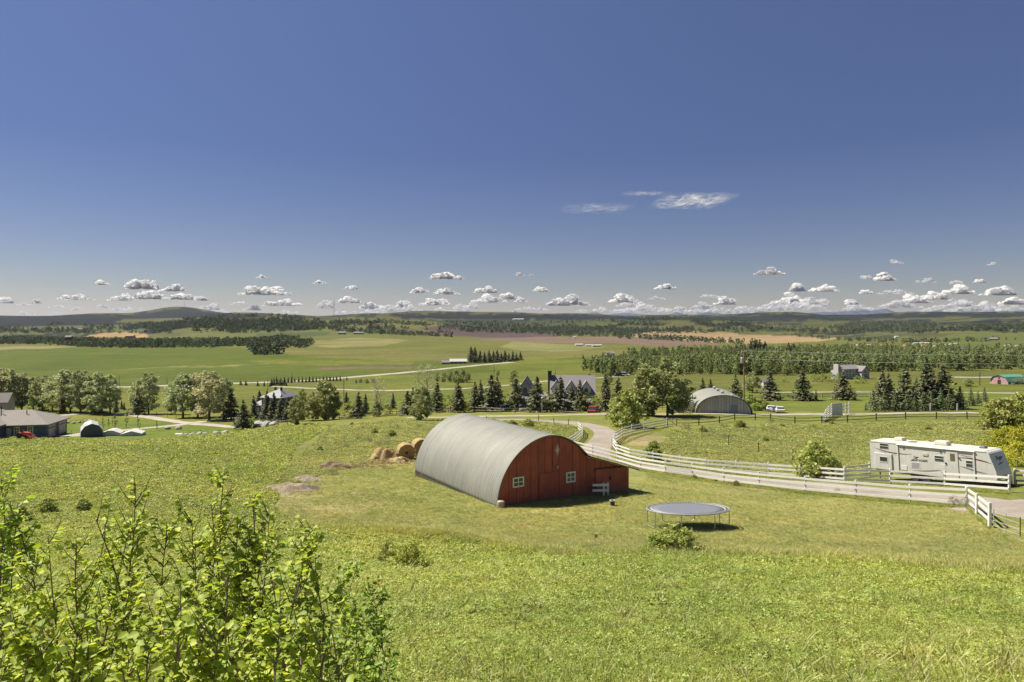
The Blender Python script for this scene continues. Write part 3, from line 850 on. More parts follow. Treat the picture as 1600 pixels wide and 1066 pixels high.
wood('far_wood', [(400, 507), (440, 502), (500, 510), (498, 515), (420, 520)], 260, 14, ASPEN_FAR, 'patchy wood on the rounded green hill left of the mast', 7, 1500)
wood('far_wood', [(965, 527), (1010, 524), (1120, 533), (1190, 537), (1180, 539), (1080, 535), (1000, 530), (965, 530)], 160, 12, ASPEN_FAR, 'thin line of trees between the brown and tan fields', 8, 900)
wood('far_wood', [(440, 501), (480, 501), (560, 516), (640, 521), (712, 527), (640, 525), (560, 521), (520, 517)], 260, 13, ASPEN_FAR, 'strip of trees along the dark ploughed field', 9, 1500)
wood('far_wood', [(800, 512), (960, 512), (1000, 520), (975, 526), (880, 526), (800, 519)], 420, 12, ASPEN_FAR, 'wooded valley behind the brown field', 10, 1500)
wood('far_wood', [(1240, 520), (1330, 530), (1420, 534), (1560, 530), (1560, 534), (1420, 537), (1330, 534), (1240, 526)], 150, 10, ASPEN_FAR, 'hedge lines around the tan field at the foot of the right hills', 11, 800)
wood('far_wood', [(1290, 512), (1340, 504), (1450, 503), (1470, 508), (1420, 517), (1340, 519)], 420, 15, ASPEN_FAR, 'dark woods lying on the long hill to the right', 12, 2000)
wood('far_wood', [(1510, 509), (1620, 505), (1620, 517), (1560, 518)], 260, 14, ASPEN_FAR, 'dark woods on the hillside at the right edge', 13, 1500)
wood('far_wood', [(186, 511), (240, 504), (330, 500), (470, 499), (440, 508), (340, 513), (195, 513)], 520, 16, ASPEN_FAR, 'dark forest on the lower ridge in front of the left hill', 15, 2000)
q = np.stack([np.random.default_rng(77).uniform(-70, 1670, 14000), np.random.default_rng(78).uniform(489, 521, 14000)], 1)
P = pick_many(q[:, 0], q[:, 1], 2000); P = P[(P[:, 1] < 4300) & (HILLWOOD(P[:, 0], P[:, 1]) > .12) & (P[:, 1] > 2500)]; P[:, 2] -= 1
scatter('far_wood', P, RNG.uniform(1.0, 2.0, len(P)), ASPEN_FAR, 'scattered dark woods over all the distant hills', 18)
wood('far_wood', [(690, 501), (830, 503), (810, 512), (700, 507)], 200, 15, ASPEN_FAR, 'small forest on the far slope above the ploughed field', 17, 2500)
# ---------------------------------------------------------------- roads
strip('road', [(-60, 609), (60, 608), (175, 606), (350, 599.5), (470, 596.5), (545, 590), (650, 581), (787, 567.5), (800, 566.5)], 9.0, M_GRAVEL, .35, 5, .2, smooth=10)
strip('road', [(425, 604), (525, 609), (640, 610), (760, 606), (857, 594.5), (930, 591.5), (975, 588)], 3.4, M_GRAVEL, .15, 4, .15, smooth=10)
strip('road', [(1487, 589.5), (1550, 589.5), (1640, 590)], 4.5, M_GRAVEL, .15, 4, .15)
strip('road', [(1180, 613.5), (1360, 613), (1545, 614), (1640, 616)], 1.6, M_GRAVEL, .12, 3, .1)
strip('road', [(1437, 545.5), (1465, 540), (1497, 536)], 9, M_GRAVEL, .6, 8, .2, smooth=15)
strip('road', [(640, 652.5), (750, 651), (840, 649.5), (950, 647), (1100, 646), (1250, 647.5), (1400, 646), (1525, 645)], 3.6, M_GRAVEL, .06, 1.2, .1)
strip('driveway', [(700, 655), (780, 655.5), (850, 657), (905, 661), (935, 667), (950, 676), (945, 688), (930, 700), (920, 712), (940, 722), (990, 726), (1060, 736), (1150, 748), (1258, 757), (1340, 764), (1422, 770), (1500, 777), (1560, 787), (1620, 800), (1700, 820)], [3.6] * 8 + [4.2, 4.6, 4.6, 4.6], M_DRIVE, .05, .6, .05, smooth=4)
strip('parking_apron', [(1548, 786), (1600, 792), (1700, 805)], 7.0, M_DRIVE, .075, .6, .08)
strip('road', [(-40, 676), (20, 663), (85, 650), (155, 644.5), (200, 647.5), (250, 655), (300, 662), (340, 665), (385, 668)], 3.4, M_GRAVEL, .1, 1.5, .1)
strip('road', [(150, 680), (175, 675), (215, 670), (255, 667), (300, 662), (330, 657), (360, 654), (405, 650)], 3.2, M_GRAVEL, .12, 1.5, .1)
strip('yard_paving', [(95, 683), (130, 678), (165, 676)], 5.0, M_GRAVEL, .14, 1.5, .1)
# ================================================================ materials of built things
def wood_red():
    m, nt, b = newmat('red_barn_paint')
    co = objco(nt)
    mp = node(nt, 'ShaderNodeMapping'); mp.inputs['Scale'].default_value = (9, 9, 1.2); nt.links.new(co, mp.inputs[0])
    n1 = noise_tex(nt, mp.outputs[0], 1.0, 6, .65); n2 = noise_tex(nt, co, 1.1, 4, .6); n3 = noise_tex(nt, mp.outputs[0], 5, 4, .7)
    oi = nt.nodes.new('ShaderNodeObjectInfo')
    c = ramp(nt, n1, [(.25, (.26, .060, .034)), (.5, (.32, .084, .050)), (.75, (.38, .12, .078))])
    c = mixc(nt, c, ramp(nt, n2, [(.3, (.8, .8, .8)), (.7, (1.2, 1.15, 1.1))]), .8, 'MULTIPLY')
    v = mth(nt, 'ADD', mth(nt, 'MULTIPLY', oi.outputs['Random'], .22), .88)
    hs = node(nt, 'ShaderNodeHueSaturation'); nt.links.new(c, hs.inputs['Color']); nt.links.new(v, hs.inputs['Value'])
    # peeled patch in the gable: bare pale wood, an upright streaked lozenge
    sp = nt.nodes.new('ShaderNodeSeparateXYZ'); nt.links.new(co, sp.inputs[0])
    dx = mth(nt, 'ABSOLUTE', mth(nt, 'MULTIPLY', mth(nt, 'SUBTRACT', sp.outputs[0], 4.42), 2.6))
    dz = mth(nt, 'ABSOLUTE', mth(nt, 'MULTIPLY', mth(nt, 'SUBTRACT', sp.outputs[2], 2.92), 1.25))
    d = mth(nt, 'ADD', mth(nt, 'ADD', dx, dz), mth(nt, 'MULTIPLY', n3, .7))
    f = ramp(nt, d, [(.55, 1.0), (.95, 0.0)])
    c = mixc(nt, hs.outputs[0], (.52, .46, .40), f)
    # mud splashed low on the boards
    f2 = ramp(nt, mth(nt, 'ADD', sp.outputs[2], mth(nt, 'MULTIPLY', n1, .5)), [(.1, .55), (.5, 0.0)])
    c = mixc(nt, c, (.20, .13, .085), f2)
    nt.links.new(c, b.inputs['Base Color']); b.inputs['Roughness'].default_value = .8
    bump(nt, n3, .3, .006, b)
    return m
M_RED = wood_red()
M_WHITE = simple('white_fence_paint', (.66, .64, .61), .65, .08, 3, dirt=(.42, .40, .34))
M_GREYWOOD = simple('weathered_rail_wood', (.34, .31, .28), .9, .25, 3, bstr=.4)
M_DARKWOOD = simple('dark_post_wood', (.065, .052, .042), .9, .3, 4, bstr=.4)
M_BLACK = simple('black_iron', (.03, .03, .03), .5, .2, 5)
M_STEEL = simple('galvanised_tube', (.42, .43, .44), .45, .12, 5, metal=.4)
M_GLASS = simple('window_glass', (.055, .075, .070), .12, .2, 2, bstr=0)
M_CREAM = simple('window_paint', (.72, .70, .62), .6, .06, 4)
M_HAY = simple('hay_straw', (.40, .29, .13), .95, .35, 5, dirt=(.26, .18, .08), bstr=1.0, bdist=.06)
M_STRAWPALE = simple('loose_straw', (.46, .36, .19), .95, .3, 7, dirt=(.28, .2, .1), bstr=1.0, bdist=.05)
M_ROCK = simple('boulder_stone', (.36, .34, .31), .9, .3, 2, dirt=(.2, .19, .17), bstr=.7, bdist=.1)
M_ROOFBROWN = simple('brown_shingles', (.235, .212, .192), .9, .15, 3, bstr=.4, bdist=.02)
M_ROOFGREY = simple('grey_shingles', (.20, .185, .195), .9, .15, 3, bstr=.4, bdist=.02)
M_ROOFLIGHT = simple('pale_metal_roof', (.20, .19, .22), .6, .1, 1)
M_BLUEWALL = simple('slate_blue_siding', (.085, .115, .160), .8, .12, 2)
M_BROWNWALL = simple('brown_gable_siding', (.15, .09, .065), .8, .12, 2)
M_GREYWALL = simple('pale_grey_siding', (.42, .41, .40), .8, .08, 2)
M_TAUPE = simple('taupe_garage_door', (.42, .36, .33), .7, .06, 2)
M_STONEW = simple('stone_wall_base', (.33, .32, .31), .9, .25, 2, bstr=.6, bdist=.05)
M_WHITEW = simple('white_wall', (.62, .61, .60), .8, .06, 2)
M_PINK = simple('faded_pink_paint', (.40, .23, .24), .8, .15, 1.2)
M_GREENR = simple('green_metal_roof', (.10, .28, .20), .5, .08, 1)
M_GREENW = simple('dark_green_wall', (.03, .11, .09), .7, .1, 1)
M_TARP = simple('dark_grey_fabric', (.10, .095, .105), .8, .12, 2)
M_TARPL = simple('pale_grey_fabric', (.36, .35, .35), .7, .1, 2)
M_CANVAS = simple('white_canvas', (.50, .48, .45), .7, .05, 2)

def roofmetal():
    m, nt, b = newmat('galvanised_corrugated_roof')
    co = objco(nt)
    mp = node(nt, 'ShaderNodeMapping'); mp.inputs['Scale'].default_value = (.6, 3.5, .6); nt.links.new(co, mp.inputs[0])
    n1 = noise_tex(nt, mp.outputs[0], 1.0, 5, .6); n2 = noise_tex(nt, co, .5, 4, .55); n3 = noise_tex(nt, co, 14, 3, .6)
    c = ramp(nt, n1, [(.25, (.215, .214, .196)), (.55, (.248, .245, .224)), (.8, (.292, .287, .26))])
    c = mixc(nt, c, ramp(nt, n2, [(.3, (.85, .87, .86)), (.7, (1.08, 1.07, 1.04))]), .8, 'MULTIPLY')
    c = mixc(nt, c, ramp(nt, n3, [(.3, (.9, .9, .9)), (.7, (1.08, 1.08, 1.08))]), .7, 'MULTIPLY')
    nt.links.new(c, b.inputs['Base Color']); b.inputs['Roughness'].default_value = .72; b.inputs['Metallic'].default_value = .1
    return m
M_ROOFMETAL = roofmetal()

# ================================================================ the red barn
BO = Vector((-0.9, 40.0, -10.98)); BT = Vector((.842, .539, 0)); BS = Vector((-.539, .842, 0))
def bf(px, py):
    """place on the front wall of the barn seen at a pixel: (along the wall, height)"""
    u = (px - 800) / F; t = (0.9 + u * 40) / (.842 - .539 * u); Yy = 40 + .539 * t
    return t, -(py - HOR) / F * Yy - BO.z
barn = empty('red_barn', BO, math.atan2(.539, .842), 'dark red barn with a rounded corrugated metal roof and a low lean-to on its right', 'barn')
RA = 3.73; BL = 11.1
def arcpt(th, r=RA, extra=0.0):
    x = RA - math.cos(th) * r; z = math.sin(th) * r
    return x, z + .12 * max(0, 1 - abs(x - RA) / RA) ** 1.3 + extra
def wall_top(x):
    if x < 6.62:
        c = max(-1, min(1, (RA - x) / RA)); return arcpt(math.acos(c), RA)[1]
    return 2.30 - (x - 6.62) * .322
# front boards
edges = [0.03] + [bf(560 + z / 3.636, 740)[0] for z in (855, 898, 940, 980, 1021, 1060, 1100, 1140, 1180, 1218, 1258, 1297, 1345)] + []
x = edges[-1]
while x < 10.0:
    x += .44; edges.append(min(x, 10.33))
if edges[-1] < 10.2: edges.append(10.33)
W1 = (bf(801.5, 746)[0], bf(817.7, 746)[0], 1.02, 1.56); W2 = (bf(885, 740)[0], bf(898, 740)[0], .80, 1.40)
for a_, b_ in zip(edges[:-1], edges[1:]):
    a2, b2 = a_ + .013, b_ - .013
    jit = random.uniform(-.014, .010)
    n = 4
    segs = [(-.55, None)]
    for (wx0, wx1, wz0, wz1) in (W1, W2):
        if a2 < wx1 and b2 > wx0: segs = [(-.55, wz0), (wz1, None)]
    mb = MB()
    for (z0, z1) in segs:
        xs = [a2 + (b2 - a2) * k / n for k in range(n + 1)]
        if z1 is None:
            poly_ = [(a2, jit, z0), (b2, jit, z0)] + [(xx, jit, wall_top(xx) - .03) for xx in reversed(xs)]
        else:
            poly_ = [(a2, jit, z0), (b2, jit, z0), (b2, jit, z1), (a2, jit, z1)]
        mb.prism(poly_, (0, .035, 0))
    # boards cut by a window edge keep their outer strip
    for (wx0, wx1, wz0, wz1) in (W1, W2):
        if a2 < wx1 and b2 > wx0:
            if a2 < wx0: mb.box(a2, wx0, jit, jit + .035, wz0, wz1)
            if b2 > wx1: mb.box(wx1, b2, jit, jit + .035, wz0, wz1)
    mb.build('board', M_RED, barn)
# inner shell (dark gaps between boards), rear and right walls
mb = MB()
xs = [i * .2 for i in range(0, 51)] + [10.2]
poly_ = [(.06, .05, -.55), (10.28, .05, -.55)] + [(xx, .05, wall_top(xx) - .06) for xx in reversed(xs) if xx > .06]
mb.prism(poly_, (0, .05, 0))
mb.build('inner_wall', M_DARKWOOD, barn)
mb = MB()
poly_ = [(.06, BL - .1, -.8), (10.3, BL - .1, -.8)] + [(xx, BL - .1, wall_top(xx) - .06) for xx in reversed(xs) if xx > .06]
mb.prism(poly_, (0, .06, 0)); mb.build('rear_wall', M_RED, barn)
mb = MB(); mb.box(10.29, 10.35, .04, BL - .05, -.9, wall_top(10.3) - .02); mb.build('side_wall', M_RED, barn)
# roof: corrugations run over the arch
nper = 62; ny = nper * 6; nt_ = 44
th_end = math.acos(max(-1, (RA - 6.72) / RA))
V_ = []
for j in range(ny + 1):
    yv = -.12 + (BL + .24) * j / ny
    cor = .012 * math.cos(2 * PI * j / 6)
    seam = .004 if any(abs(yv - s) < .05 for s in (10.2, 5.4, 2.1)) else 0
    for i in range(nt_ + 1):
        t_ = th_end * i / nt_
        xx, zz = arcpt(t_, RA + .05 + cor + seam)
        if i == 0: zz = -.12
        V_.append((xx, yv, zz))
V_ = np.array(V_); ii = np.arange((ny + 1) * (nt_ + 1)).reshape(ny + 1, nt_ + 1)
Q_ = np.stack([ii[:-1, :-1], ii[:-1, 1:], ii[1:, 1:], ii[1:, :-1]], -1).reshape(-1, 4)
me_ = np_mesh('arched_roof', V_, Q_, True)
ro = link_mesh('arched_roof', me_, M_ROOFMETAL, barn)
sd = ro.modifiers.new('thick', 'SOLIDIFY'); sd.thickness = .015; sd.offset = 0
# pale edge strip along the front of the arch, and seam strips
for nm, yv, w, r_ in (('roof_edge', -.14, .10, .065), ('seam_strip', 10.1, .07, .074)):
    mb = MB(); vs = []; n = 40
    for i in range(n + 1):
        t_ = th_end * i / n
        for (dy, dr) in ((0, 0), (w, 0), (w, -.05), (0, -.05)):
            xx, zz = arcpt(t_, RA + r_ + dr); vs.append((xx, yv + dy, zz if i else -.1))
    mb.add(vs, [(i * 4 + k, i * 4 + (k + 1) % 4, i * 4 + 4 + (k + 1) % 4, i * 4 + 4 + k) for i in range(n) for k in range(4)] + [(0, 1, 2, 3), (n * 4, n * 4 + 1, n * 4 + 2, n * 4 + 3)])
    mb.build(nm, M_ROOFMETAL, barn)
# lean-to roof
mb = MB()
prof = [(6.42, 2.62), (6.62, 2.42), (6.95, 2.27), (8.5, 1.77), (10.95, .98)]
vs = []
for (xx, zz) in prof:
    vs += [(xx, -.30, zz), (xx, BL + .1, zz), (xx, BL + .1, zz - .07), (xx, -.30, zz - .07)]
mb.add(vs, [(i * 4 + k, i * 4 + (k + 1) % 4, i * 4 + 4 + (k + 1) % 4, i * 4 + 4 + k) for i in range(4) for k in range(4)] + [(3, 2, 1, 0), (16, 17, 18, 19)])
mb.build('lean_to_roof', M_DARKWOOD, barn)
mb = MB(); mb.bar((9.9, -.33, 1.33), (10.98, -.33, .98), .04, .06); mb.build('roof_trim', M_STEEL, barn)
# sill beam and foundation stones at the left base
mb = MB(); mb.box(-.10, .05, -.1, BL, -.35, -.05); mb.build('foundation', M_DARKWOOD, barn)
mb = MB(); mb.prism([(.1, -.022, -.6), (8.5, -.022, -.8), (8.5, -.022, -.26), (.1, -.022, .05)], (0, .03, 0)); mb.build('ground_sill', simple('muddy_sill', (.24, .16, .12), .95, .3, 4), barn)
# windows
for (wx0, wx1, wz0, wz1) in (W1, W2):
    mb = MB(); f_ = .05
    mb.box(wx0 - .03, wx1 + .03, -.045, .03, wz1 - f_, wz1 + .03); mb.box(wx0 - .03, wx1 + .03, -.045, .03, wz0 - .03, wz0 + f_)
    mb.box(wx0 - .03, wx0 + f_, -.043, .03, wz0 + f_, wz1 - f_); mb.box(wx1 - f_, wx1 + .03, -.043, .03, wz0 + f_, wz1 - f_)
    cx_ = (wx0 + wx1) / 2; cz_ = (wz0 + wz1) / 2
    mb.box(cx_ - .022, cx_ + .022, -.038, .03, wz0 + f_, wz1 - f_); mb.box(wx0 + f_, wx1 - f_, -.036, .03, cz_ - .022, cz_ + .022)
    w_ = mb.build('window', M_CREAM, barn)
    for sx in (0, 1):
        for sz in (0, 1):
            p_ = MB(); p_.box(*((wx0 + f_, cx_ - .022) if sx == 0 else (cx_ + .022, wx1 - f_)), .0, .012, *((wz0 + f_, cz_ - .022) if sz == 0 else (cz_ + .022, wz1 - f_)))
            p_.build('pane', M_GLASS, w_)
# big door with a hatch, its trim, the hay door seam
dx0, dx1 = bf(841.9, 740)[0], bf(872, 740)[0]
mb = MB(); mb.box(dx0, dx1, -.042, -.012, -.3, 1.60); dr = mb.build('door', M_RED, barn)
mb = MB(); mb.box(dx0 + .03, dx0 + .95, -.062, -.043, .95, 1.58); mb.build('hatch', M_RED, dr)
mb = MB(); mb.box(dx1 - .10, dx1 - .05, -.09, -.043, 1.75, 1.95); mb.build('latch', M_STEEL, dr)
mb = MB(); mb.box(dx1 - .42, dx1 - .02, -.03, -.01, 2.0, 3.3); mb.build('hay_door', M_RED, barn)
# lean-to double doors with dark hinges line and padlock
lx0, lm, lx1 = bf(930, 735)[0], bf(952.5, 735)[0], bf(973, 735)[0]
for a_, b_ in ((lx0, lm - .01), (lm + .01, lx1)):
    mb = MB(); mb.prism([(a_, -.05, -.32), (b_, -.05, -.34), (b_, -.05, 1.33 - (b_ - lx0) * .05), (a_, -.05, 1.33 - (a_ - lx0) * .05)], (0, .028, 0)); mb.build('door', M_RED, barn)
mb = MB(); mb.bar((lx0 - .1, -.09, 1.37), (lx1 + .05, -.09, 1.25), .08, .05); mb.build('door_rail', M_DARKWOOD, barn)
mb = MB(); mb.box(lm - .012, lm + .012, -.053, -.03, -.3, 1.3); mb.build('door_gap', M_BLACK, barn)
mb = MB(); mb.box(lm - .12, lm + .10, -.09, -.05, .62, .70); mb.box(lm - .05, lm + .05, -.12, -.05, .54, .76); mb.build('padlock', M_BLACK, barn)

def onbarn(t, s): return BO + BT * t + BS * s
# small things round the barn
p = onbarn(.12, -.28); p.z = hz(p.x, p.y)
mb = MB(); mb.lathe([(.14, -.05), (.20, .0), (.23, .2), (.21, .34), (.13, .40)], n=14)
o = mb.build('feed_tub', simple('tan_plastic', (.36, .30, .22), .6), None, p); tag(o, 'small tan tub standing at the left front corner of the red barn', 'tub')
# piece of white rail fence against the barn
p0 = onbarn(*[(bf(917, 770)[0]), -.55]); p1 = onbarn(bf(938, 770)[0], -.75)
fp = empty('fence_piece', (p1.x, p1.y, hz(p1.x, p1.y)), 0, 'short loose piece of white rail fence standing against the red barn', 'fence piece')
for q_ in (0, .30):
    a_ = p1 + (p0 - p1).normalized() * q_ - Vector(fp.location); a_.z = 0
    mb = MB(); mb.box(a_.x - .06, a_.x + .06, a_.y - .06, a_.y + .06, -.1, .82); mb.build('post', M_WHITE, fp)
for zz in (.34, .68):
    a_ = p1 - Vector(fp.location); b_ = p0 - Vector(fp.location)
    mb = MB(); mb.bar((a_.x + .03, a_.y - .07, zz), (b_.x, b_.y - .07, zz + .09), .04, .15); mb.build('rail', M_WHITE, fp)
p = pick(957, 790)
mb = MB(); mb.lathe([(.10, 0), (.13, .02), (.15, .30)], n=14); mb.m = 1; mb.lathe([(.155, .27), (.158, .33), (.135, .33), (.13, .30)], n=14)
o = mb.build('bucket', [M_BLACK, M_WHITE], None, p); tag(o, 'black bucket with a white rim on the lawn in front of the barn', 'bucket')
# utility stake with orange flag
p = pick(929.5, 856)
e = empty('marker_stake', p, 0, 'thin orange topped marker stake at the edge of the long meadow', 'stake')
mb = MB(); mb.tube([(0, 0, -.1), (0, 0, .62)], .012, 6); mb.build('rod', M_GREYWOOD, e)
mb = MB(); mb.box(-.01, .12, -.008, .008, .46, .62); mb.build('flag', simple('orange_plastic', (.75, .22, .05), .6), e)

# ================================================================ hay
def bale(p, rz, r, L, label):
    e = empty('round_hay_bale', p, rz, label, 'hay bale', 'round hay bales behind the barn')
    rng = random.Random(int(p.x * 10)); mb = MB(); n = 36; rows = []
    ys = [-.5, -.47, -.3, -.1, .1, .3, .47, .5]
    for k, yv in enumerate(ys):
        for j in range(n):
            a = 2 * PI * j / n
            rr_ = r * (1 if 0 < k < 7 else .93) * (1 + rng.gauss(0, .018)) * (1 - .04 * max(0, -math.sin(a)))
            rows.append((math.cos(a) * rr_, yv * L, r * .96 + math.sin(a) * rr_))
    fs = [(k * n + j, k * n + (j + 1) % n, (k + 1) * n + (j + 1) % n, (k + 1) * n + j) for k in range(7) for j in range(n)]
    mb.add(rows, fs, True)
    for k, sgn in ((0, -1), (7, 1)):   # spiral ends: rings stepping in and out
        prev = [k * n + j for j in range(n)]; vs = []; 
        rad = [.78, .6, .42, .24, .1]
        for m_, f in enumerate(rad):
            for j in range(n):
                a = 2 * PI * j / n
                dep = (.03 if m_ % 2 else .0) + (.10 if f <= .1 else 0)
                vs.append((math.cos(a) * r * f, sgn * (L * .5 - dep + rng.uniform(-.01, .012)), r * .96 + math.sin(a) * r * f))
        base_ = len(mb.v)
        for v in vs: mb.v.append(v)
        ring = [prev] + [[base_ + m_ * n + j for j in range(n)] for m_ in range(len(rad))]
        for q0, q1 in zip(ring[:-1], ring[1:]):
            for j in range(n):
                mb.f.append((q0[j], q0[(j + 1) % n], q1[(j + 1) % n], q1[j])); mb.mi.append(0); mb.sm.append(True)
        mb.f.append(tuple(ring[-1])); mb.mi.append(0); mb.sm.append(False)
    mb.build('bale_body', M_HAY, e)
    c = MB(); c.lathe([(.17 * r, 0), (.17 * r, .03)], n=12)
    o_ = c.build('core_hole', M_BLACK, e); o_.rotation_euler = (R(90), 0, 0); o_.location = (0, -L * .5 + .075, r * .96)
    return e
p = pick(634, 718); bale(p, R(18), .70, 1.25, 'round hay bale showing its dark core hole beside the barn roof')
p = pick(653, 716); bale(p + Vector((0, 1.6, 0)), R(20), .72, 1.25, 'round hay bale half hidden by the barn roof, right of the other')
# collapsed bale: loose heap
def heap(name, c, rx, ry, h, mat, label, cat, seed, lump=.18, kind=None):
    rng = np.random.default_rng(seed); n = 54; m_ = 22
    aa = np.linspace(0, 2 * PI, n, endpoint=False); V = []
    for j in range(m_):
        f = 1 - j / (m_ - 1)
        for a in aa:
            rr_ = f * (1 + .12 * math.sin(3 * a + seed) + .08 * math.sin(7 * a))
            x_ = math.cos(a) * rr_ * rx; y_ = math.sin(a) * rr_ * ry
            z_ = h * (1 - f ** 2.4) * (1 + lump * math.sin(x_ * 4 / rx + seed) * math.cos(y_ * 5 / ry)) + rng.normal(0, .025 * h) + lump * h * .35 * math.sin(x_ * 9 / rx + 1) * math.sin(y_ * 8 / ry) * (f < .95)
            V.append((c.x + x_, c.y + y_, hz(c.x + x_, c.y + y_) + z_ - .03 * (f > .97)))
    ii = np.arange(n * m_).reshape(m_, n)
    Q = np.stack([ii[:-1], np.roll(ii, -1, 1)[:-1], np.roll(ii, -1, 1)[1:], ii[1:]], -1).reshape(-1, 4)
    o_ = link_mesh(name, np_mesh(name, V, Q, True), mat)
    return tag(o_, label, cat, kind=kind)
heap('hay_heap', pick(603, 719), 1.35, .75, .95, M_HAY, 'collapsed heap of golden hay left of the round bales', 'hay heap', 4, .3)
heap('hay_heap', pick(622, 722), .9, .5, .38, M_STRAWPALE, 'low tangle of loose hay at the foot of the round bales', 'hay heap', 6, .3)
heap('brush_pile', pick(523, 731), 1.5, .6, .40, simple('brown_brush', (.22, .15, .10), .95, .4, 5, bstr=1, bdist=.05), 'small brown pile of old straw at the end of the hay', 'straw pile', 9, .3)
heap('soil_heap', pick(457, 765), 1.9, 1.0, .35, simple('pale_soil', (.27, .215, .15), .95, .35, 4, bstr=1, bdist=.05), 'low rough heap of brown soil at the lawn edge left of the barn', 'soil heap', 12, .4)
heap('soil_heap', pick(478, 750), 1.2, .7, .25, simple('pale_soil', (.30, .25, .18), .95, .35, 4, bstr=1, bdist=.05), 'smaller pale soil heap between the rough one and the old straw pile', 'soil heap', 14, .4)
# straw blades on and round the heaps
def straws(P, L, rng, r=.012):
    n = len(P); d = rng.normal(0, 1, (n, 3)); d[:, 2] = np.abs(d[:, 2]) * .35; d /= np.linalg.norm(d, axis=1)[:, None]
    s = np.cross(d, rng.normal(0, 1, (n, 3))); s /= np.linalg.norm(s, axis=1)[:, None]
    a = P - d * L / 2; b = P + d * L / 2
    return np.stack([a - s * r, a + s * r, b + s * r, b - s * r], 1).reshape(-1, 4 * 3).reshape(-1, 3)
rng_ = np.random.default_rng(5); PP = []
for (px_, py_, sx, sy, n, hh_) in [(603, 717, 1.3, .8, 900, .9), (620, 721, 1.6, .6, 700, .3), (580, 724, 3.0, .8, 900, .06), (545, 729, 2.5, .7, 400, .05), (640, 718, .7, .5, 250, 1.1), (460, 762, 1.4, 1.6, 300, .05)]:
    c = pick(px_, py_); q_ = rng_.normal(0, .55, (n, 2)) * [sx, sy]
    xx = c.x + q_[:, 0]; yy = c.y + q_[:, 1]
    PP.append(np.stack([xx, yy, H(xx, yy) + hh_ * np.clip(1 - (q_ ** 2).sum(1) / (sx * sy + .3), 0, 1) * rng_.uniform(.3, 1.05, n) + .03], 1))
PP = np.vstack(PP)
o = link_mesh('loose_straw', quad_mesh('loose_straw', straws(PP, .35, rng_)), M_STRAWPALE); tag(o, 'golden straw scattered on the grass round the hay', kind='stuff')

# ================================================================ trampoline
p = pick(1075, 823); TR = 2.13; TH_ = .93
tp = empty('trampoline', p, R(2), 'large oval trampoline with a grey mat standing on the mown lawn', 'trampoline')
tp.scale = (1, .56, 1)
zc = [hz(p.x + TR * math.cos(a), p.y + TR * math.sin(a)) - p.z for a in np.linspace(0, 2 * PI, 9)]
mat_r = TR * .90
mb = MB(); n = 48; vs = [(0, 0, TH_ - .015)] + [(math.cos(2 * PI * k / n) * mat_r * f, math.sin(2 * PI * k / n) * mat_r * f, TH_ - .015 + .012 * f) for f in (.4, .75, 1) for k in range(n)]
fs = [(0, 1 + k, 1 + (k + 1) % n) for k in range(n)] + [(1 + r_ * n + k, 1 + r_ * n + n + k, 1 + r_ * n + n + (k + 1) % n, 1 + r_ * n + (k + 1) % n) for r_ in (0, 1) for k in range(n)]
mb.add(vs, fs, True)
mo = mb.build('mat', simple('grey_trampoline_mat', (.16, .165, .195), .55, .05, 3, bstr=.05), tp, fix=False)
s_ = mo.modifiers.new('t', 'SOLIDIFY'); s_.thickness = .008
mb = MB(); mb.tube([(math.cos(2 * PI * k / 64) * TR, math.sin(2 * PI * k / 64) * TR, TH_) for k in range(65)], .03, 8, False); mb.build('rim', M_STEEL, tp)
spr = MB()
for k in range(88):
    a = 2 * PI * k / 88; c_, s2 = math.cos(a), math.sin(a)
    spr.bar((c_ * mat_r, s2 * mat_r, TH_), (c_ * (TR - .02), s2 * (TR - .02), TH_), .045, .02)
tag(spr.build('springs', M_STEEL, tp), kind='stuff')
hemm = MB(); hemm.tube([(math.cos(2 * PI * k / 64) * mat_r, math.sin(2 * PI * k / 64) * mat_r, TH_) for k in range(65)], .018, 6, False); hemm.build('mat_hem', M_WHITE, tp)
for k in range(4):      # four U legs
    a0 = 2 * PI * k / 4 + .1; pts = []
    al, ar = a0 - .42, a0 + .42
    def gp(a, r_=TR): return hz(p.x + r_ * math.cos(a), p.y + r_ * .56 * math.sin(a)) - p.z + .03
    P1 = Vector((math.cos(al) * TR, math.sin(al) * TR, TH_)); P2 = Vector((math.cos(al) * TR, math.sin(al) * TR, gp(al) + .12))
    P4 = Vector((math.cos(ar) * TR, math.sin(ar) * TR, gp(ar) + .12)); P5 = Vector((math.cos(ar) * TR, math.sin(ar) * TR, TH_))
    B1 = P2.lerp(P4, .08); B1.z = gp(al); B2 = P2.lerp(P4, .92); B2.z = gp(ar)
    mb = MB(); mb.tube([P1, P1.lerp(P2, .5), P2, B1, B1.lerp(B2, .5), B2, P4, P4.lerp(P5, .5), P5], .024, 8); mb.build('leg', M_STEEL, tp)

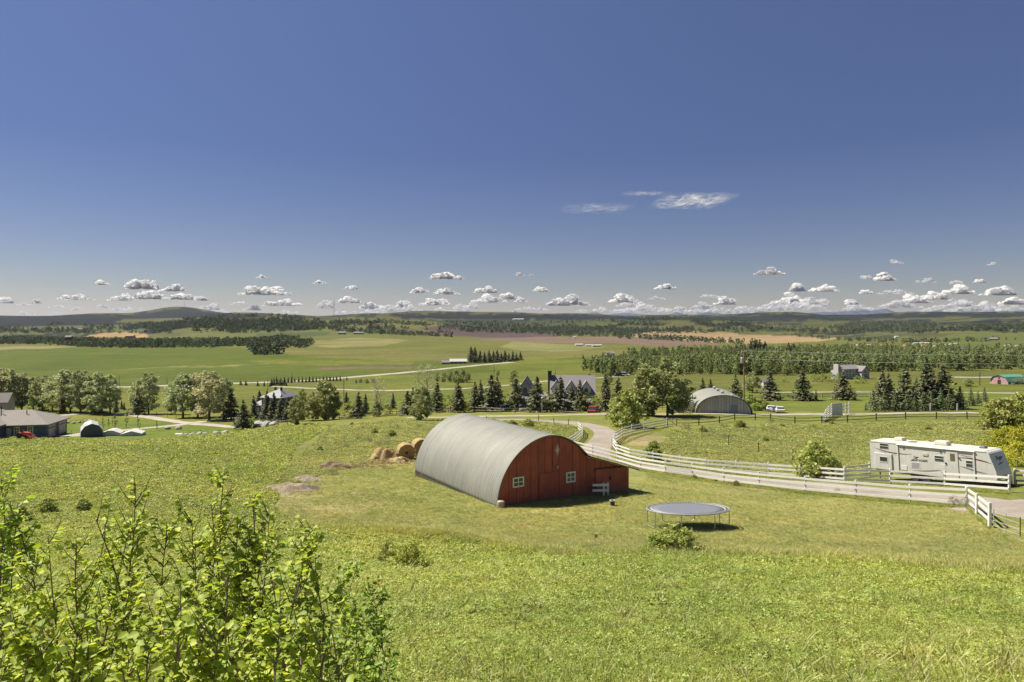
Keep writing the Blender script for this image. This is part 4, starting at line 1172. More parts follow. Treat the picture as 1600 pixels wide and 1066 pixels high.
# ================================================================ travel trailer
TO = Vector((30.39, 57.8, -12.60))
tyaw = math.atan2(-.834, .552); tpit = R(3.15)
tr = empty('travel_trailer', TO, 0, 'long white travel trailer parked behind the white fence', 'travel trailer')
tr.rotation_euler = (0, -tpit, tyaw)
TM = Matrix.Translation(TO) @ Euler((0, -tpit, tyaw)).to_matrix().to_4x4(); TMi = TM.inverted()
def tl(zx, zy):
    """enlarged-crop position -> (along the side, height) on the near side of the trailer"""
    px = 1350 + zx / 6.4; py = 660 + zy / 6.4
    o_ = TMi @ Vector((0, 0, 0)); d_ = (TMi.to_3x3() @ Vector(((px - 800) / F, 1, -(py - HOR) / F)))
    k = -o_.y / d_.y; q_ = o_ + d_ * k; return q_.x, q_.z
LT = 8.9; HT = 2.36; WT = 2.45
def trailer_body():
    m, nt, b = newmat('trailer_shell'); co = objco(nt)
    n1 = noise_tex(nt, co, 1.2, 4, .6); n2 = noise_tex(nt, co, 22, 2, .5)
    mp = node(nt, 'ShaderNodeMapping'); mp.inputs['Scale'].default_value = (6, 6, .5); nt.links.new(co, mp.inputs[0])
    n3 = noise_tex(nt, mp.outputs[0], 1, 4, .6)
    c = ramp(nt, n1, [(.3, (.50, .50, .47)), (.7, (.58, .575, .53))])
    c = mixc(nt, c, ramp(nt, n3, [(.35, (.86, .85, .82)), (.6, (1.03, 1.03, 1.02))]), .5, 'MULTIPLY')
    nt.links.new(c, b.inputs['Base Color']); b.inputs['Roughness'].default_value = .38
    return m
M_SHELL = trailer_body()
M_TROOF = simple('trailer_roof_rubber', (.60, .565, .47), .6, .08, 1.5, dirt=(.5, .46, .38))
M_TRIM = simple('trailer_trim', (.60, .60, .57), .4, .05, 3)
M_TGLASS = simple('trailer_dark_glass', (.045, .045, .042), .15, .2, 2, bstr=0)
M_MAROON = simple('maroon_stripe', (.13, .022, .028), .4, .1, 3, bstr=0)
M_GREYSTR = simple('grey_stripe', (.16, .165, .18), .4, .1, 3, bstr=0)
M_TYRE = simple('tyre_rubber', (.03, .03, .03), .85, .2, 5)
# side profile: vertical rear, rounded roof edges, nose that leans forward and down
prof = [(0, .02), (0, HT - .10), (.03, HT - .03), (.10, HT)]
prof += [(LT - .25, HT), (LT - .08, HT - .05), (LT + .02, HT - .16), (LT + .42, 1.0), (LT + .52, .55), (LT + .45, .30), (LT - .5, .02)]
mb = MB(); mb.prism([(a, 0, b_) for a, b_ in prof], (0, WT, 0))
mb.build('body', M_SHELL, tr, bevel=.035)
mb = MB()
mb.prism([(.06, .05, HT - .002), (LT - .26, .05, HT - .002), (LT - .26, .05, HT + .025), (.06, .05, HT + .025)], (0, WT - .1, 0))
mb.build('roof', M_TROOF, tr, bevel=.01)
mb = MB(); mb.bar((.02, -.012, HT - .03), (LT - .15, -.012, HT - .03), .03, .05); mb.build('gutter', M_TRIM, tr)
def side_rect(name, z, mat, y0=-.02, y1=.01, parent=None, bevel=0, inset=0.0):
    (x0, y0_, x1, y1_) = z
    a, b_ = tl(x0, y0_); c_, d_ = tl(x1, y1_); a2, b2 = tl(x0, y1_); c2, d2 = tl(x1, y0_)
    mb = MB(); s0 = (a + a2) / 2 + inset; s1 = (c_ + c2) / 2 - inset; zt = (b_ + tl((x0 + x1) / 2, y0_)[1]) / 2 if False else tl((x0 + x1) / 2, y0_)[1] - inset; zb = tl((x0 + x1) / 2, y1_)[1] + inset
    mb.box(s0, s1, y0, y1, zb, zt)
    return mb.build(name, mat, parent or tr, bevel=bevel), (s0, s1, zb, zt)
def tr_window(z, bars=1):
    o_, (s0, s1, zb, zt) = side_rect('window', z, M_TRIM, -.025, .01, bevel=.008)
    n = bars + 1
    for k in range(n):
        h_ = (zt - zb) / n
        mb = MB(); mb.box(s0 + .03, s1 - .03, -.036, -.024, zb + h_ * k + .03, zb + h_ * (k + 1) - .03); mb.build('pane', M_TGLASS, o_)
tr_window((156, 210, 242, 262)); tr_window((704, 334, 796, 388)); tr_window((1018, 382, 1088, 444))
o_, r_ = side_rect('slide_out', (112, 310, 284, 470), M_SHELL, -.10, .01, bevel=.03)
mb = MB(); s0, s1 = tl(160, 340)[0], tl(242, 340)[0]; zt = tl(200, 340)[1]; zb = tl(200, 398)[1]
mb.box(s0, s1, -.125, -.10, zb, zt); w_ = mb.build('window', M_TRIM, tr, bevel=.006); mb = MB(); mb.box(s0 + .05, s1 - .05, -.137, -.124, zb + .10, zt - .04); mb.build('pane', M_TGLASS, w_)
dr, dd = side_rect('door', (820, 285, 945, 560), M_SHELL, -.045, .01, bevel=.02)
mb = MB(); a, b_ = tl(862, 310); c_, d_ = tl(912, 388)
mb.box(a, c_, -.062, -.044, d_, b_); mb.build('pane', simple('door_glass', (.13, .115, .075), .3), dr)
mb = MB(); a, b_ = tl(818, 410); mb.box(a - .02, a + .08, -.10, -.044, b_ - .07, b_ + .07); mb.build('handle', M_BLACK, dr)
mb = MB(); a, b_ = tl(945, 355); mb.box(a - .02, a + .10, -.09, .0, b_ - .03, b_ + .03); mb.build('grab_hinge', M_BLACK, dr)
side_rect('hatch', (770, 420, 818, 500), M_SHELL, -.02, .01, bevel=.01)
side_rect('hatch', (370, 430, 432, 478), M_TRIM, -.03, .01, bevel=.01)
side_rect('porch_lamp', (586, 308, 640, 334), simple('lamp_cover', (.50, .45, .33), .5), -.05, .01, bevel=.01)
side_rect('speaker_vent', (388, 250, 408, 274), M_GREYSTR, -.02, .01); side_rect('speaker_vent', (758, 288, 780, 310), M_GREYSTR, -.02, .01)
side_rect('lamp', (794, 282, 820, 298), M_GREYSTR, -.06, .01)
side_rect('furnace_vent', (470, 402, 560, 462), M_TRIM, -.012, .01)
for k in range(5): side_rect('louvre', (476, 406 + k * 11, 554, 411 + k * 11), M_GREYSTR, -.02, -.01)
for xx in (338, 1094):
    a, b_ = tl(xx, 250); mb = MB(); mb.box(a - .035, a + .035, -.07, -.015, .25, HT - .08); mb.build('awning_arm', M_TRIM, tr)
a0 = tl(338, 200)[0]; a1 = tl(1094, 270)[0]
mb = MB(); mb.tube([(a0 - .1, -.07, HT - .09), (a1 + .1, -.07, HT - .09)], .05, 10); mb.build('awning_roll', M_TRIM, tr)
# swooping stripes (tapered ribbons laid on the skin)
def swoosh(pts, w, mat, y=-.006, name='stripe'):
    P = [tl(*q_) for q_ in pts]; n = 18
    t_ = np.linspace(0, 1, len(P)); tt = np.linspace(0, 1, n + 1)
    sx = np.interp(tt, t_, [q_[0] for q_ in P]); sz = np.interp(tt, t_, [q_[1] for q_ in P])
    for _ in range(2):
        sz[1:-1] = (sz[:-2] + sz[1:-1] * 2 + sz[2:]) / 4
    ww = w * np.sin(np.clip(tt, .02, .98) * PI) ** .8
    mb = MB(); vs = []
    for k in range(n + 1):
        vs += [(sx[k], y, sz[k] + ww[k] / 2), (sx[k], y, sz[k] - ww[k] / 2), (sx[k], .004, sz[k] - ww[k] / 2), (sx[k], .004, sz[k] + ww[k] / 2)]
    mb.add(vs, [(i * 4 + k, i * 4 + (k + 1) % 4, i * 4 + 4 + (k + 1) % 4, i * 4 + 4 + k) for i in range(n) for k in range(4)] + [(3, 2, 1, 0), (n * 4, n * 4 + 1, n * 4 + 2, n * 4 + 3)])
    mb.build(name, mat, tr)
swoosh([(100, 252), (180, 280), (270, 304), (380, 318), (480, 322)], .085, M_MAROON)
swoosh([(150, 285), (230, 312), (330, 330)], .05, M_GREYSTR)
swoosh([(920, 352), (1040, 358), (1130, 374), (1220, 396), (1280, 418)], .10, M_MAROON)
swoosh([(955, 326), (1010, 338), (1090, 350)], .05, M_GREYSTR)
swoosh([(955, 438), (1060, 468), (1130, 494), (1240, 518)], .13, M_GREYSTR)
swoosh([(480, 484), (600, 488), (690, 486), (780, 478)], .10, M_GREYSTR)
def lettering(txt, parent, M, size, mat, shear=.25, name='lettering'):
    cu = bpy.data.curves.new(name, 'FONT'); cu.body = txt; cu.size = size; cu.extrude = .003; cu.shear = shear; cu.align_x = 'CENTER'; cu.align_y = 'CENTER'; cu.resolution_u = 2
    tmp = bpy.data.objects.new(name, cu); COL.objects.link(tmp)
    dg_ = bpy.context.evaluated_depsgraph_get(); me = bpy.data.meshes.new_from_object(tmp.evaluated_get(dg_))
    bpy.data.objects.remove(tmp); me.transform(M)
    me.materials.clear(); me.materials.append(mat)
    return link_mesh(name, me, None, parent)
M_INK = simple('black_lettering', (.03, .03, .035), .5, .1, 3, bstr=0)
a, b_ = tl(550, 378); e1, _ = tl(475, 378); e2, _ = tl(632, 390)
RX = Matrix.Rotation(R(90), 4, 'X')
lettering('Z', tr, Matrix.Translation((e1 + .14, -.012, b_ + .05)) @ RX @ Matrix.Diagonal((1.35, 1, 1, 1)), .50, M_INK, .5)
lettering('INGER', tr, Matrix.Translation((a + .17, -.012, b_ - .02)) @ RX @ Matrix.Diagonal((1.35, 1, 1, 1)), .24, M_INK, .3)
# nose mark: the same word small on the sloping front, with a curved underline
nx0, nz0, nx1, nz1 = LT + .02, HT - .16, LT + .42, 1.0
nd = Vector((nx1 - nx0, 0, nz1 - nz0)).normalized()
NM = Matrix(((0, -nd.x, nd.z * -1, 0), (1, 0, 0, 0), (0, -nd.z, nd.x, 0), (0, 0, 0, 1)))
pm = Vector((nx0, WT * .5, nz0)) + nd * .42 + Vector((.022, 0, .006))
lettering('Zinger', tr, Matrix.Translation(pm) @ NM, .42, M_INK, .4)
mb = MB(); q0 = pm + nd * .45
mb.tube([q0 + Vector((.0, -.45, -.05)), q0 + Vector((0, -.1, .04)), q0 + Vector((0, .5, .10))], [.01, .035, .006], 6); mb.build('nose_stripe', M_GREYSTR, tr)
mb = MB(); mb.box(LT + .36, LT + .47, 1.2, 1.45, .52, .62); mb.build('marker_lamp', simple('amber_lens', (.4, .16, .03), .3), tr)
# roof furniture
def hump(x0, x1, y0, y1, h, name, mat, bev=.06):
    mb = MB(); mb.prism([(x0, y0, HT + .02), (x1, y0, HT + .02), (x1 - .1, y0, HT + h), (x0 + .1, y0, HT + h)], (0, y1 - y0, 0)); return mb.build(name, mat, tr, bevel=bev)
hump(1.35, 2.15, 1.2, 1.9, .30, 'roof_vent_cover', M_TROOF); hump(4.65, 5.75, .85, 1.6, .36, 'air_conditioner', M_TROOF, .09)
hump(7.75, 8.25, 1.2, 1.7, .22, 'roof_vent_cover', M_GREYSTR); hump(2.55, 3.2, 1.0, 1.6, .08, 'roof_hatch', M_GREYSTR, .01); hump(3.0, 3.6, .4, .75, .07, 'roof_hatch', M_TROOF, .01)
mb = MB(); mb.tube([(6.2, .9, HT + .05), (7.4, .9, HT + .05)], .02, 6); mb.tube([(7.35, .9, HT + .05), (7.5, .9, HT + .1)], .04, 6); mb.build('aerial', M_STEEL, tr)
# ladder at the rear corner
mb = MB()
for yy in (.25, .65): mb.tube([(-.08, yy, .4), (-.08, yy, HT + .05), (.1, yy, HT + .06)], .018, 6)
mb.build('ladder_rail', M_TRIM, tr)
for k in range(7): mb = MB(); mb.tube([(-.08, .25, .5 + .28 * k), (-.08, .65, .5 + .28 * k)], .015, 6); mb.build('rung', M_TRIM, tr)
# chassis, wheels, hitch, jacks
mb = MB(); mb.box(.3, LT + .2, .35, .45, -.14, .01); mb.box(.3, LT + .2, WT - .45, WT - .35, -.14, .01); mb.build('chassis', M_BLACK, tr)
for wx in (3.5, 4.35):
    for wy in (.12, WT - .3):
        o_ = MB(); o_.lathe([(.20, -.09), (.34, -.10), (.36, -.05), (.36, .05), (.34, .10), (.20, .09)], n=22)
        w_ = o_.build('wheel', M_TYRE, tr); w_.rotation_euler = (R(90), 0, 0); w_.location = (wx, wy + .1, -.22)
        c = MB(); c.lathe([(.02, -.08), (.20, -.085), (.20, .085), (.02, .09)], n=16); c.build('rim', M_STEEL, w_)
mb = MB(); mb.bar((LT - .3, .5, -.08), (LT + 1.35, WT / 2, -.12), .07, .12); mb.bar((LT - .3, WT - .5, -.08), (LT + 1.35, WT / 2, -.12), .07, .12); mb.build('hitch', M_BLACK, tr)
mb = MB(); mb.tube([(LT + 1.2, WT / 2, -.55), (LT + 1.2, WT / 2, .35)], .05, 8); mb.build('jack', M_BLACK, tr)
mb = MB(); mb.tube([(LT + .75, WT / 2 - .22, -.02), (LT + .75, WT / 2 - .22, .50)], .15, 12); mb.tube([(LT + .75, WT / 2 + .22, -.02), (LT + .75, WT / 2 + .22, .50)], .15, 12); mb.build('gas_cylinders', M_TRIM, tr)
for sx in (.6, LT - .6):
    for sy in (.3, WT - .3): mb = MB(); mb.bar((sx, sy, 0), (sx, sy, -.75), .07, .07, (0, 1, 0)); mb.build('stabiliser', M_BLACK, tr)
# ================================================================ fences
def rail_fence(pts, label, name='white_rail_fence', mat=None, hgt=1.2, rails=(.30, .70, 1.06), rw=.15, pw=.12, group=None, cat='fence', front=True, sag=0.0, extra=.06):
    """pts: photo pixels of the post feet, or vectors"""
    P = [pick(*q_) if not isinstance(q_, Vector) else q_ for q_ in pts]
    mat = mat or M_WHITE
    e = empty(name, P[0], 0, label, cat, group); O = P[0]
    tops = []
    for q_ in P:
        a = q_ - O; w = pw / 2; mb = MB()
        j1 = random.uniform(-.02, .02); j2 = random.uniform(-.02, .02)
        vs = [(a.x - w, a.y - w, a.z - .3), (a.x + w, a.y - w, a.z - .3), (a.x + w, a.y + w, a.z - .3), (a.x - w, a.y + w, a.z - .3)]
        hh_ = hgt + extra + random.uniform(-.02, .03)
        vs += [(x_ + j1, y_ + j2, a.z + hh_) for x_, y_, _ in vs]
        mb.add(vs, [(3, 2, 1, 0), (4, 5, 6, 7), (0, 1, 5, 4), (1, 2, 6, 5), (2, 3, 7, 6), (3, 0, 4, 7)]); mb.build('post', mat, e)
    side = -1 if front else 1
    for q0, q1 in zip(P[:-1], P[1:]):
        d = (q1 - q0); n_ = Vector((d.y, -d.x, 0)).normalized()
        if n_.y * side < 0: n_ = -n_
        off = n_ * (pw / 2 + .022)
        for rz_ in rails:
            a = q0 - O + off + Vector((0, 0, rz_ + random.uniform(-.015, .015))); b_ = q1 - O + off + Vector((0, 0, rz_ + random.uniform(-.015, .015)))
            mb = MB(); mid = (a + b_) / 2 - Vector((0, 0, sag))
            if sag: mb.bar(a, mid, .04, rw); mb.bar(mid, b_, .04, rw)
            else: mb.bar(a, b_, .04, rw)
            mb.build('rail', mat, e)
    return e
rail_fence([(893, 704), (926, 713), (964.5, 723), (1001, 734), (1040, 741), (1082, 747), (1131, 755), (1185.6, 762), (1258, 770), (1337, 778), (1422, 786), (1510, 792), (1526, 805), (1546, 825)],
           'white rail fence running from the barn along the near driveway side to the metal gate')
rail_fence([(1042, 666), (1006, 673.5), (987, 677.5), (972, 682), (960, 690), (956, 699), (964, 710), (985, 718), (1020, 724), (1063, 731), (1103, 736), (1150, 740), (1201, 744), (1250, 748), (1320, 754), (1391, 757), (1476, 762), (1577, 770)],
           'white rail fence that bends round bare earth and follows the far driveway side', front=True)
rail_fence([(1312, 750), (1359, 744)], 'short white fence reaching back to the rear corner of the trailer')
rail_fence([(1586, 757), (1625, 758), (1680, 760)], 'white fence behind the nose of the trailer at the right edge', hgt=1.15)
rail_fence([(904, 672), (909, 677), (908, 684), (899, 692), (886, 701)], 'short curved white fence on the left of the driveway bend above the barn')
# dark post-and-rail fence below the gravel road, with its gate brace at the white end post
rail_fence([(1057, 665.5), (1092, 664.5), (1124, 661.5), (1148, 657), (1180, 656), (1204, 657), (1242, 662), (1284, 661), (1324, 660), (1369, 657), (1415, 655), (1463, 654.5), (1511, 654.5), (1560, 655)],
           'dark brown post and rail fence along the gravel road above the paddock', 'post_and_rail_fence', M_DARKWOOD, 1.15, (.45, .95), .10, .15, sag=.05)
e = rail_fence([(1043, 666), (1050, 666), (1057, 666)], 'small dark gate with a slanting brace where the white fence ends', 'paddock_gate', M_GREYWOOD, 1.2, (.3, 1.05), .08, .10, cat='gate')
mb = MB(); d_ = pick(1057, 666) - pick(1043, 666); mb.bar((0, -.12, 1.15), (d_.x * .95, d_.y * .95 - .12, .2), .04, .07); mb.build('brace', M_GREYWOOD, e)
M_WIRE = simple('rusty_wire', (.14, .12, .10), .9, .2, 3, bstr=0)
def wire_fence(pts, label, hgt=1.25, mat=M_DARKWOOD, n=3, pr=.06, group=None, lean=.06):
    P = [pick(*q_) for q_ in pts]; O = P[0]
    e = empty('wire_fence', O, 0, label, 'fence', group)
    T = []
    for q_ in P:
        a = q_ - O; t_ = a + Vector((random.gauss(0, lean), random.gauss(0, lean), hgt * random.uniform(.9, 1.05)))
        mb = MB(); mb.tube([a - Vector((0, 0, .3)), a, t_], [pr, pr, pr * .85], 8); mb.build('post', mat, e); T.append((a, t_))
    for k in range(n):
        f = .35 + .6 * k / max(1, n - 1); mb = MB()
        pts_ = []
        for i, (a, t_) in enumerate(T):
            pts_.append(a.lerp(t_, f))
            if i < len(T) - 1: m_ = (a.lerp(t_, f) + T[i + 1][0].lerp(T[i + 1][1], f)) / 2; pts_.append(m_ - Vector((0, 0, .06)))
        mb.tube(pts_, .006, 4, False); mb.build('wire', M_WIRE, e)
    return e
wire_fence([(1096.6, 679), (1138.5, 697), (1186, 708), (1239, 720.5), (1290, 735)], 'old wire fence with leaning dark posts crossing the paddock slope')
wire_fence([(690, 668), (760, 663), (841, 660), (865.5, 666), (888, 667)], 'wire fence with dark posts on the left of the upper driveway')
wire_fence([(200, 650), (225, 651), (245, 650), (262, 652), (275, 653), (295, 655), (310, 652), (345, 655), (372, 657)], 'thin wire fence beside the yard road among the poplars', 1.2, n=2)
# mid-distance grey rail fence
pts = [(530, 656.5), (560, 654.5), (590, 652), (620, 650), (645, 648.5), (675, 647), (704, 645), (732, 643.5), (760, 644.5), (782, 645.5), (805, 645.5), (830, 645), (855, 644), (880, 643), (905, 642), (930, 641.5), (955, 641)]
rail_fence(pts, 'long grey rail fence in front of the spruce row and the large farmhouse', 'grey_rail_fence', M_GREYWOOD, 1.15, (.45, 1.0), .13, .14)
rail_fence([(1008, 640), (1035, 640), (1062, 640.5), (1090, 641), (1115, 641), (1145, 641), (1172, 641)], 'grey rail fence in front of the small arched shed', 'grey_rail_fence', M_GREYWOOD, 1.15, (.45, 1.0), .12, .14)
rail_fence([(417, 664.5), (433, 664), (449, 663.5)], 'short piece of grey rail fence below the slim spruces', 'grey_rail_fence', M_GREYWOOD, 1.1, (.4, .9), .14, .14)
rail_fence([(1215, 622), (1250, 622), (1285, 622), (1322, 622), (1360, 621)], 'dark rail fence behind the four lone spruces on the right', 'rail_fence', M_GREYWOOD, 1.4, (.35, .85, 1.3), .12, .2)
for i, (px_, b_, t_) in enumerate([(1368, 641, 631), (1408, 641.5, 631), (1454, 641.5, 630), (1496, 641, 630)]):
    q_ = pick(px_, b_ + 1); h_ = (b_ - t_) / F * q_.y
    mb = MB(); mb.tube([(0, 0, -.2), (0, 0, h_)], .16, 8); mb.tube([(0, 0, h_), (0, 0, h_ + .04)], .18, 8)
    o_ = mb.build('pale_post', M_GREYWALL, None, q_); tag(o_, '%s of four pale posts in front of the spruce clump' % ['leftmost', 'second', 'third', 'rightmost'][i], 'post', 'pale posts before the spruce clump')
# pipe gate at the right
A = pick(1546, 825) + Vector((.12, -.1, 0)); B = pick(1594, 842)
B = A + (B - A) * 1.0
g = empty('metal_gate', A, 0, 'grey tubular metal gate hanging open at the end of the white fence', 'gate')
d_ = B - A; d_.z = hz(B.x, B.y) - A.z
for k, zz in enumerate((.16, .42, .70, 1.0)):
    mb = MB(); mb.tube([(0, 0, zz), (d_.x, d_.y, d_.z + zz)], .02, 8); mb.build('gate_rail', M_STEEL, g)
for f in (0.02, .5, 1.0): mb = MB(); mb.tube([(d_.x * f, d_.y * f, d_.z * f + .10), (d_.x * f, d_.y * f, d_.z * f + 1.02)], .022 if f != .5 else .014, 8); mb.build('upright', M_STEEL if f < 1 else M_BLACK, g)
# white loading chute by the gravel road
q0 = pick(1286, 660); q1 = pick(1300, 650); q2 = pick(1316, 650); q3 = pick(1327, 647)
ch = empty('loading_chute', q1, 0, 'white livestock chute with a curved ramp and a board panel beside the gravel road', 'chute')
def rel(v): return v - q1
hp = 2.3
for k in range(5):
    zz = .35 + k * .45
    pts_ = []
    for t_ in np.linspace(0, 1, 7):
        a = rel(q0).lerp(rel(q1), t_); a.z += (zz * .55) * (1 - t_) ** 2 + zz * (1 - (1 - t_) ** 2); pts_.append(a)
    mb = MB()
    for a, b_ in zip(pts_[:-1], pts_[1:]): mb.bar(a, b_, .05, .20)
    mb.build('rail', M_WHITE, ch)
for t_ in (0, .33, .66, 1):
    a = rel(q0).lerp(rel(q1), t_); mb = MB(); mb.box(a.x - .08, a.x + .08, a.y + .05, a.y + .2, a.z - .2, a.z + 1.3 + (hp - 1.3) * (1 - (1 - t_) ** 2)); mb.build('post', M_WHITE, ch)
d_ = rel(q2)
for k in range(7):
    a = d_ * (k / 7); b_ = d_ * ((k + .93) / 7); mb = MB()
    mb.prism([(a.x, a.y, .1), (b_.x, b_.y, .1), (b_.x, b_.y, hp + .25 * k / 7), (a.x, a.y, hp + .25 * k / 7)], (0, .05, 0)); mb.build('board', M_WHITE, ch)
for k in range(3):
    mb = MB(); mb.bar(rel(q2) + Vector((0, 0, .6 + k * .6)), rel(q3) + Vector((0, 0, .6 + k * .6)), .05, .16); mb.build('rail', M_WHITE, ch)
for f in (0, .5, 1): a = rel(q2).lerp(rel(q3), f); mb = MB(); mb.box(a.x - .08, a.x + .08, a.y, a.y + .12, -.3, 2.1); mb.build('post', M_WHITE, ch)

# ================================================================ buildings
def win(parent, M, x, z, w, h, frame=.12, y=0.0, cross=True, fm=None, name='window'):
    """window in a wall whose local frame is M: x along, z up, -y outwards"""
    fm = fm or M_CREAM
    mb = MB()
    mb.box(x - frame, x + w + frame, y - .06, y + .02, z + h, z + h + frame, M); mb.box(x - frame, x + w + frame, y - .06, y + .02, z - frame, z, M)
    mb.box(x - frame, x, y - .058, y + .02, z, z + h, M); mb.box(x + w, x + w + frame, y - .058, y + .02, z, z + h, M)
    if cross: mb.box(x + w / 2 - .04, x + w / 2 + .04, y - .05, y + .02, z, z + h, M); mb.box(x, x + w, y - .048, y + .02, z + h * .5 - .04, z + h * .5 + .04, M)
    o_ = mb.build(name, fm, parent)
    mb = MB(); mb.box(x, x + w, y - .03, y + .01, z, z + h, M); mb.build('pane', M_GLASS, o_)
    return o_
def arch_win(parent, M, x, z, w, h, y=0.0):
    n = 10; P = [(x, y - .05, z), (x + w, y - .05, z)] + [(x + w / 2 + w / 2 * math.cos(a), y - .05, z + h + w / 2 * math.sin(a)) for a in np.linspace(0, PI, n)]
    mb = MB(); mb.prism([M @ Vector(q_) for q_ in P], M.to_3x3() @ Vector((0, .05, 0))); o_ = mb.build('window', M_CREAM, parent)
    k = .86; c_ = Vector((x + w / 2, y - .06, z + h * .5)); P2 = [(c_.x + (q_[0] - c_.x) * k, y - .065, c_.z + (q_[2] - c_.z) * k) for q_ in P]
    mb = MB(); mb.prism([M @ Vector(q_) for q_ in P2], M.to_3x3() @ Vector((0, .02, 0))); mb.build('pane', M_GLASS, o_)
def hip(mb, x0, x1, y0, y1, z, zr, ov=.4, hx0=True, hx1=True):
    x0 -= ov; x1 += ov; y0 -= ov; y1 += ov
    w = (y1 - y0) / 2; ym = (y0 + y1) / 2
    a = x0 + (w if hx0 else 0); b_ = x1 - (w if hx1 else 0)
    if a > b_: a = b_ = (x0 + x1) / 2
    mb.add([(x0, y0, z), (x1, y0, z), (x1, y1, z), (x0, y1, z), (a, ym, zr), (b_, ym, zr), (x0, y0, z - .18), (x1, y0, z - .18), (x1, y1, z - .18), (x0, y1, z - .18)],
           [(0, 1, 5, 4), (2, 3, 4, 5), (1, 2, 5), (3, 0, 4), (6, 7, 1, 0), (7, 8, 2, 1), (8, 9, 3, 2), (9, 6, 0, 3), (9, 8, 7, 6)])
def gable(mb, x0, x1, y0, y1, z, zr, ov=.35, axis='x', th=.16):
    """ridge along axis; slabs with thickness"""
    if axis == 'x':
        ym = (y0 + y1) / 2
        s = (zr - z) / (ym - y0)
        for sg, ye in ((-1, y0 - ov), (1, y1 + ov)):
            ze = z - s * ov
            mb.prism([(x0 - ov, ye, ze), (x0 - ov, ym, zr), (x0 - ov, ym, zr + th), (x0 - ov, ye, ze + th)], (x1 - x0 + 2 * ov, 0, 0))
    else:
        xm = (x0 + x1) / 2; s = (zr - z) / (xm - x0)
        for xe in (x0 - ov, x1 + ov):
            ze = z - s * ov
            mb.prism([(xe, y0 - ov, ze), (xm, y0 - ov, zr), (xm, y0 - ov, zr + th), (xe, y0 - ov, ze + th)], (0, y1 - y0 + 2 * ov, 0))
def gwall(mb, x0, x1, y0, y1, z0, z, zr, axis='x'):
    if axis == 'x':
        ym = (y0 + y1) / 2; mb.prism([(x0, y0, z0), (x0, y1, z0), (x0, y1, z), (x0, ym, zr), (x0, y0, z)], (x1 - x0, 0, 0))
    else:
        xm = (x0 + x1) / 2; mb.prism([(x0, y0, z0), (x1, y0, z0), (x1, y0, z), (xm, y0, zr), (x0, y0, z)], (0, y1 - y0, 0))
I4 = Matrix.Identity(4)
# --- blue house at the left edge
hs = empty('bungalow', Vector((-91.3, 134, -22.95)), R(11.5), 'large slate blue bungalow with brown hipped roofs at the left edge', 'house')
mb = MB(); mb.box(-7.4, 0, 0, 9, -1.2, 2.45); mb.build('garage_wall', M_BLUEWALL, hs)
mb = MB(); mb.box(-24, -7.4, -2.2, 11, -1.2, 2.7); mb.build('wall', M_BLUEWALL, hs)
mb = MB(); mb.box(-24.05, -9.4, -3.45, -2.2, -1.2, .55); mb.build('stone_base', M_STONEW, hs)
mb = MB(); mb.box(-24, -9.5, -3.4, -2.2, .55, 2.7); mb.build('bay_wall', M_BLUEWALL, hs)
mb = MB(); hip(mb, -8.5, 0, 0, 9, 2.5, 4.9, .55, False, True); mb.build('garage_roof', M_ROOFBROWN, hs)
mb = MB(); hip(mb, -24, -7.6, -2.2, 11, 2.75, 6.2, .6); mb.build('roof', M_ROOFBROWN, hs)
for gx in (-14.5, -11.3):
    mb = MB(); mb.prism([(gx - 2.0, -3.7, 2.7), (gx + 2.0, -3.7, 2.7), (gx, -3.7, 4.1 + (gx < -12) * .8)], (0, .15, 0)); mb.build('gable', M_BROWNWALL, hs)
    mb = MB(); gable(mb, gx - 2.1, gx + 2.1, -3.6, 3, 2.75, 4.25 + (gx < -12) * .8, .3, 'y'); mb.build('gable_roof', M_ROOFBROWN, hs)
win(hs, I4, -5.6, .75, .75, 1.25); win(hs, I4, -3.25, .75, .75, 1.25); win(hs, Matrix.Translation((0, -3.4, 0)), -12.9, .9, 1.4, 1.35)
MRY = Matrix.Rotation(R(90), 4, 'Z')
for y0 in (.7, 5.2):
    mb = MB(); mb.box(0, .07, y0, y0 + 3.1, -.3, 2.1); d_ = mb.build('garage_door', M_TAUPE, hs)
    for k in range(4):
        p_ = MB(); p_.box(.07, .10, y0 + .15 + .75 * k, y0 + .15 + .75 * k + .6, 1.45, 1.75); p_.build('pane', M_GLASS, d_)
    for k in range(3): p_ = MB(); p_.box(.07, .085, y0 + .05, y0 + 3.05, .25 + .58 * k, .27 + .58 * k); p_.build('panel_joint', M_GREYWOOD, d_)
for xx, yy in ((-9.5, 3.4), (-4.8, 3.0)): mb = MB(); mb.tube([(xx, yy, 3.8), (xx, yy, 5.0 + (xx < -7) * .9)], .09, 8); mb.build('roof_vent', M_BLACK, hs)
mb = MB(); mb.box(-7.0, -6.2, -.05, .03, -.3, 1.9); mb.build('door', M_GREYWALL, hs)
# --- second house, top left
q_ = ground(4, 168); q_.z = -(640 - HOR) / F * 168
h2 = empty('far_house', q_, R(10), 'grey and brown house corner at the left edge above the blue bungalow roof', 'house')
mb = MB(); gwall(mb, -9, 1.0, 0, 3.5, -1.5, 2.0, 3.7, 'x'); mb.build('wall', M_GREYWOOD, h2)
mb = MB(); gable(mb, -9, 1.0, 0, 3.5, 2.0, 3.8, .4, 'x'); mb.build('roof', M_ROOFBROWN, h2)
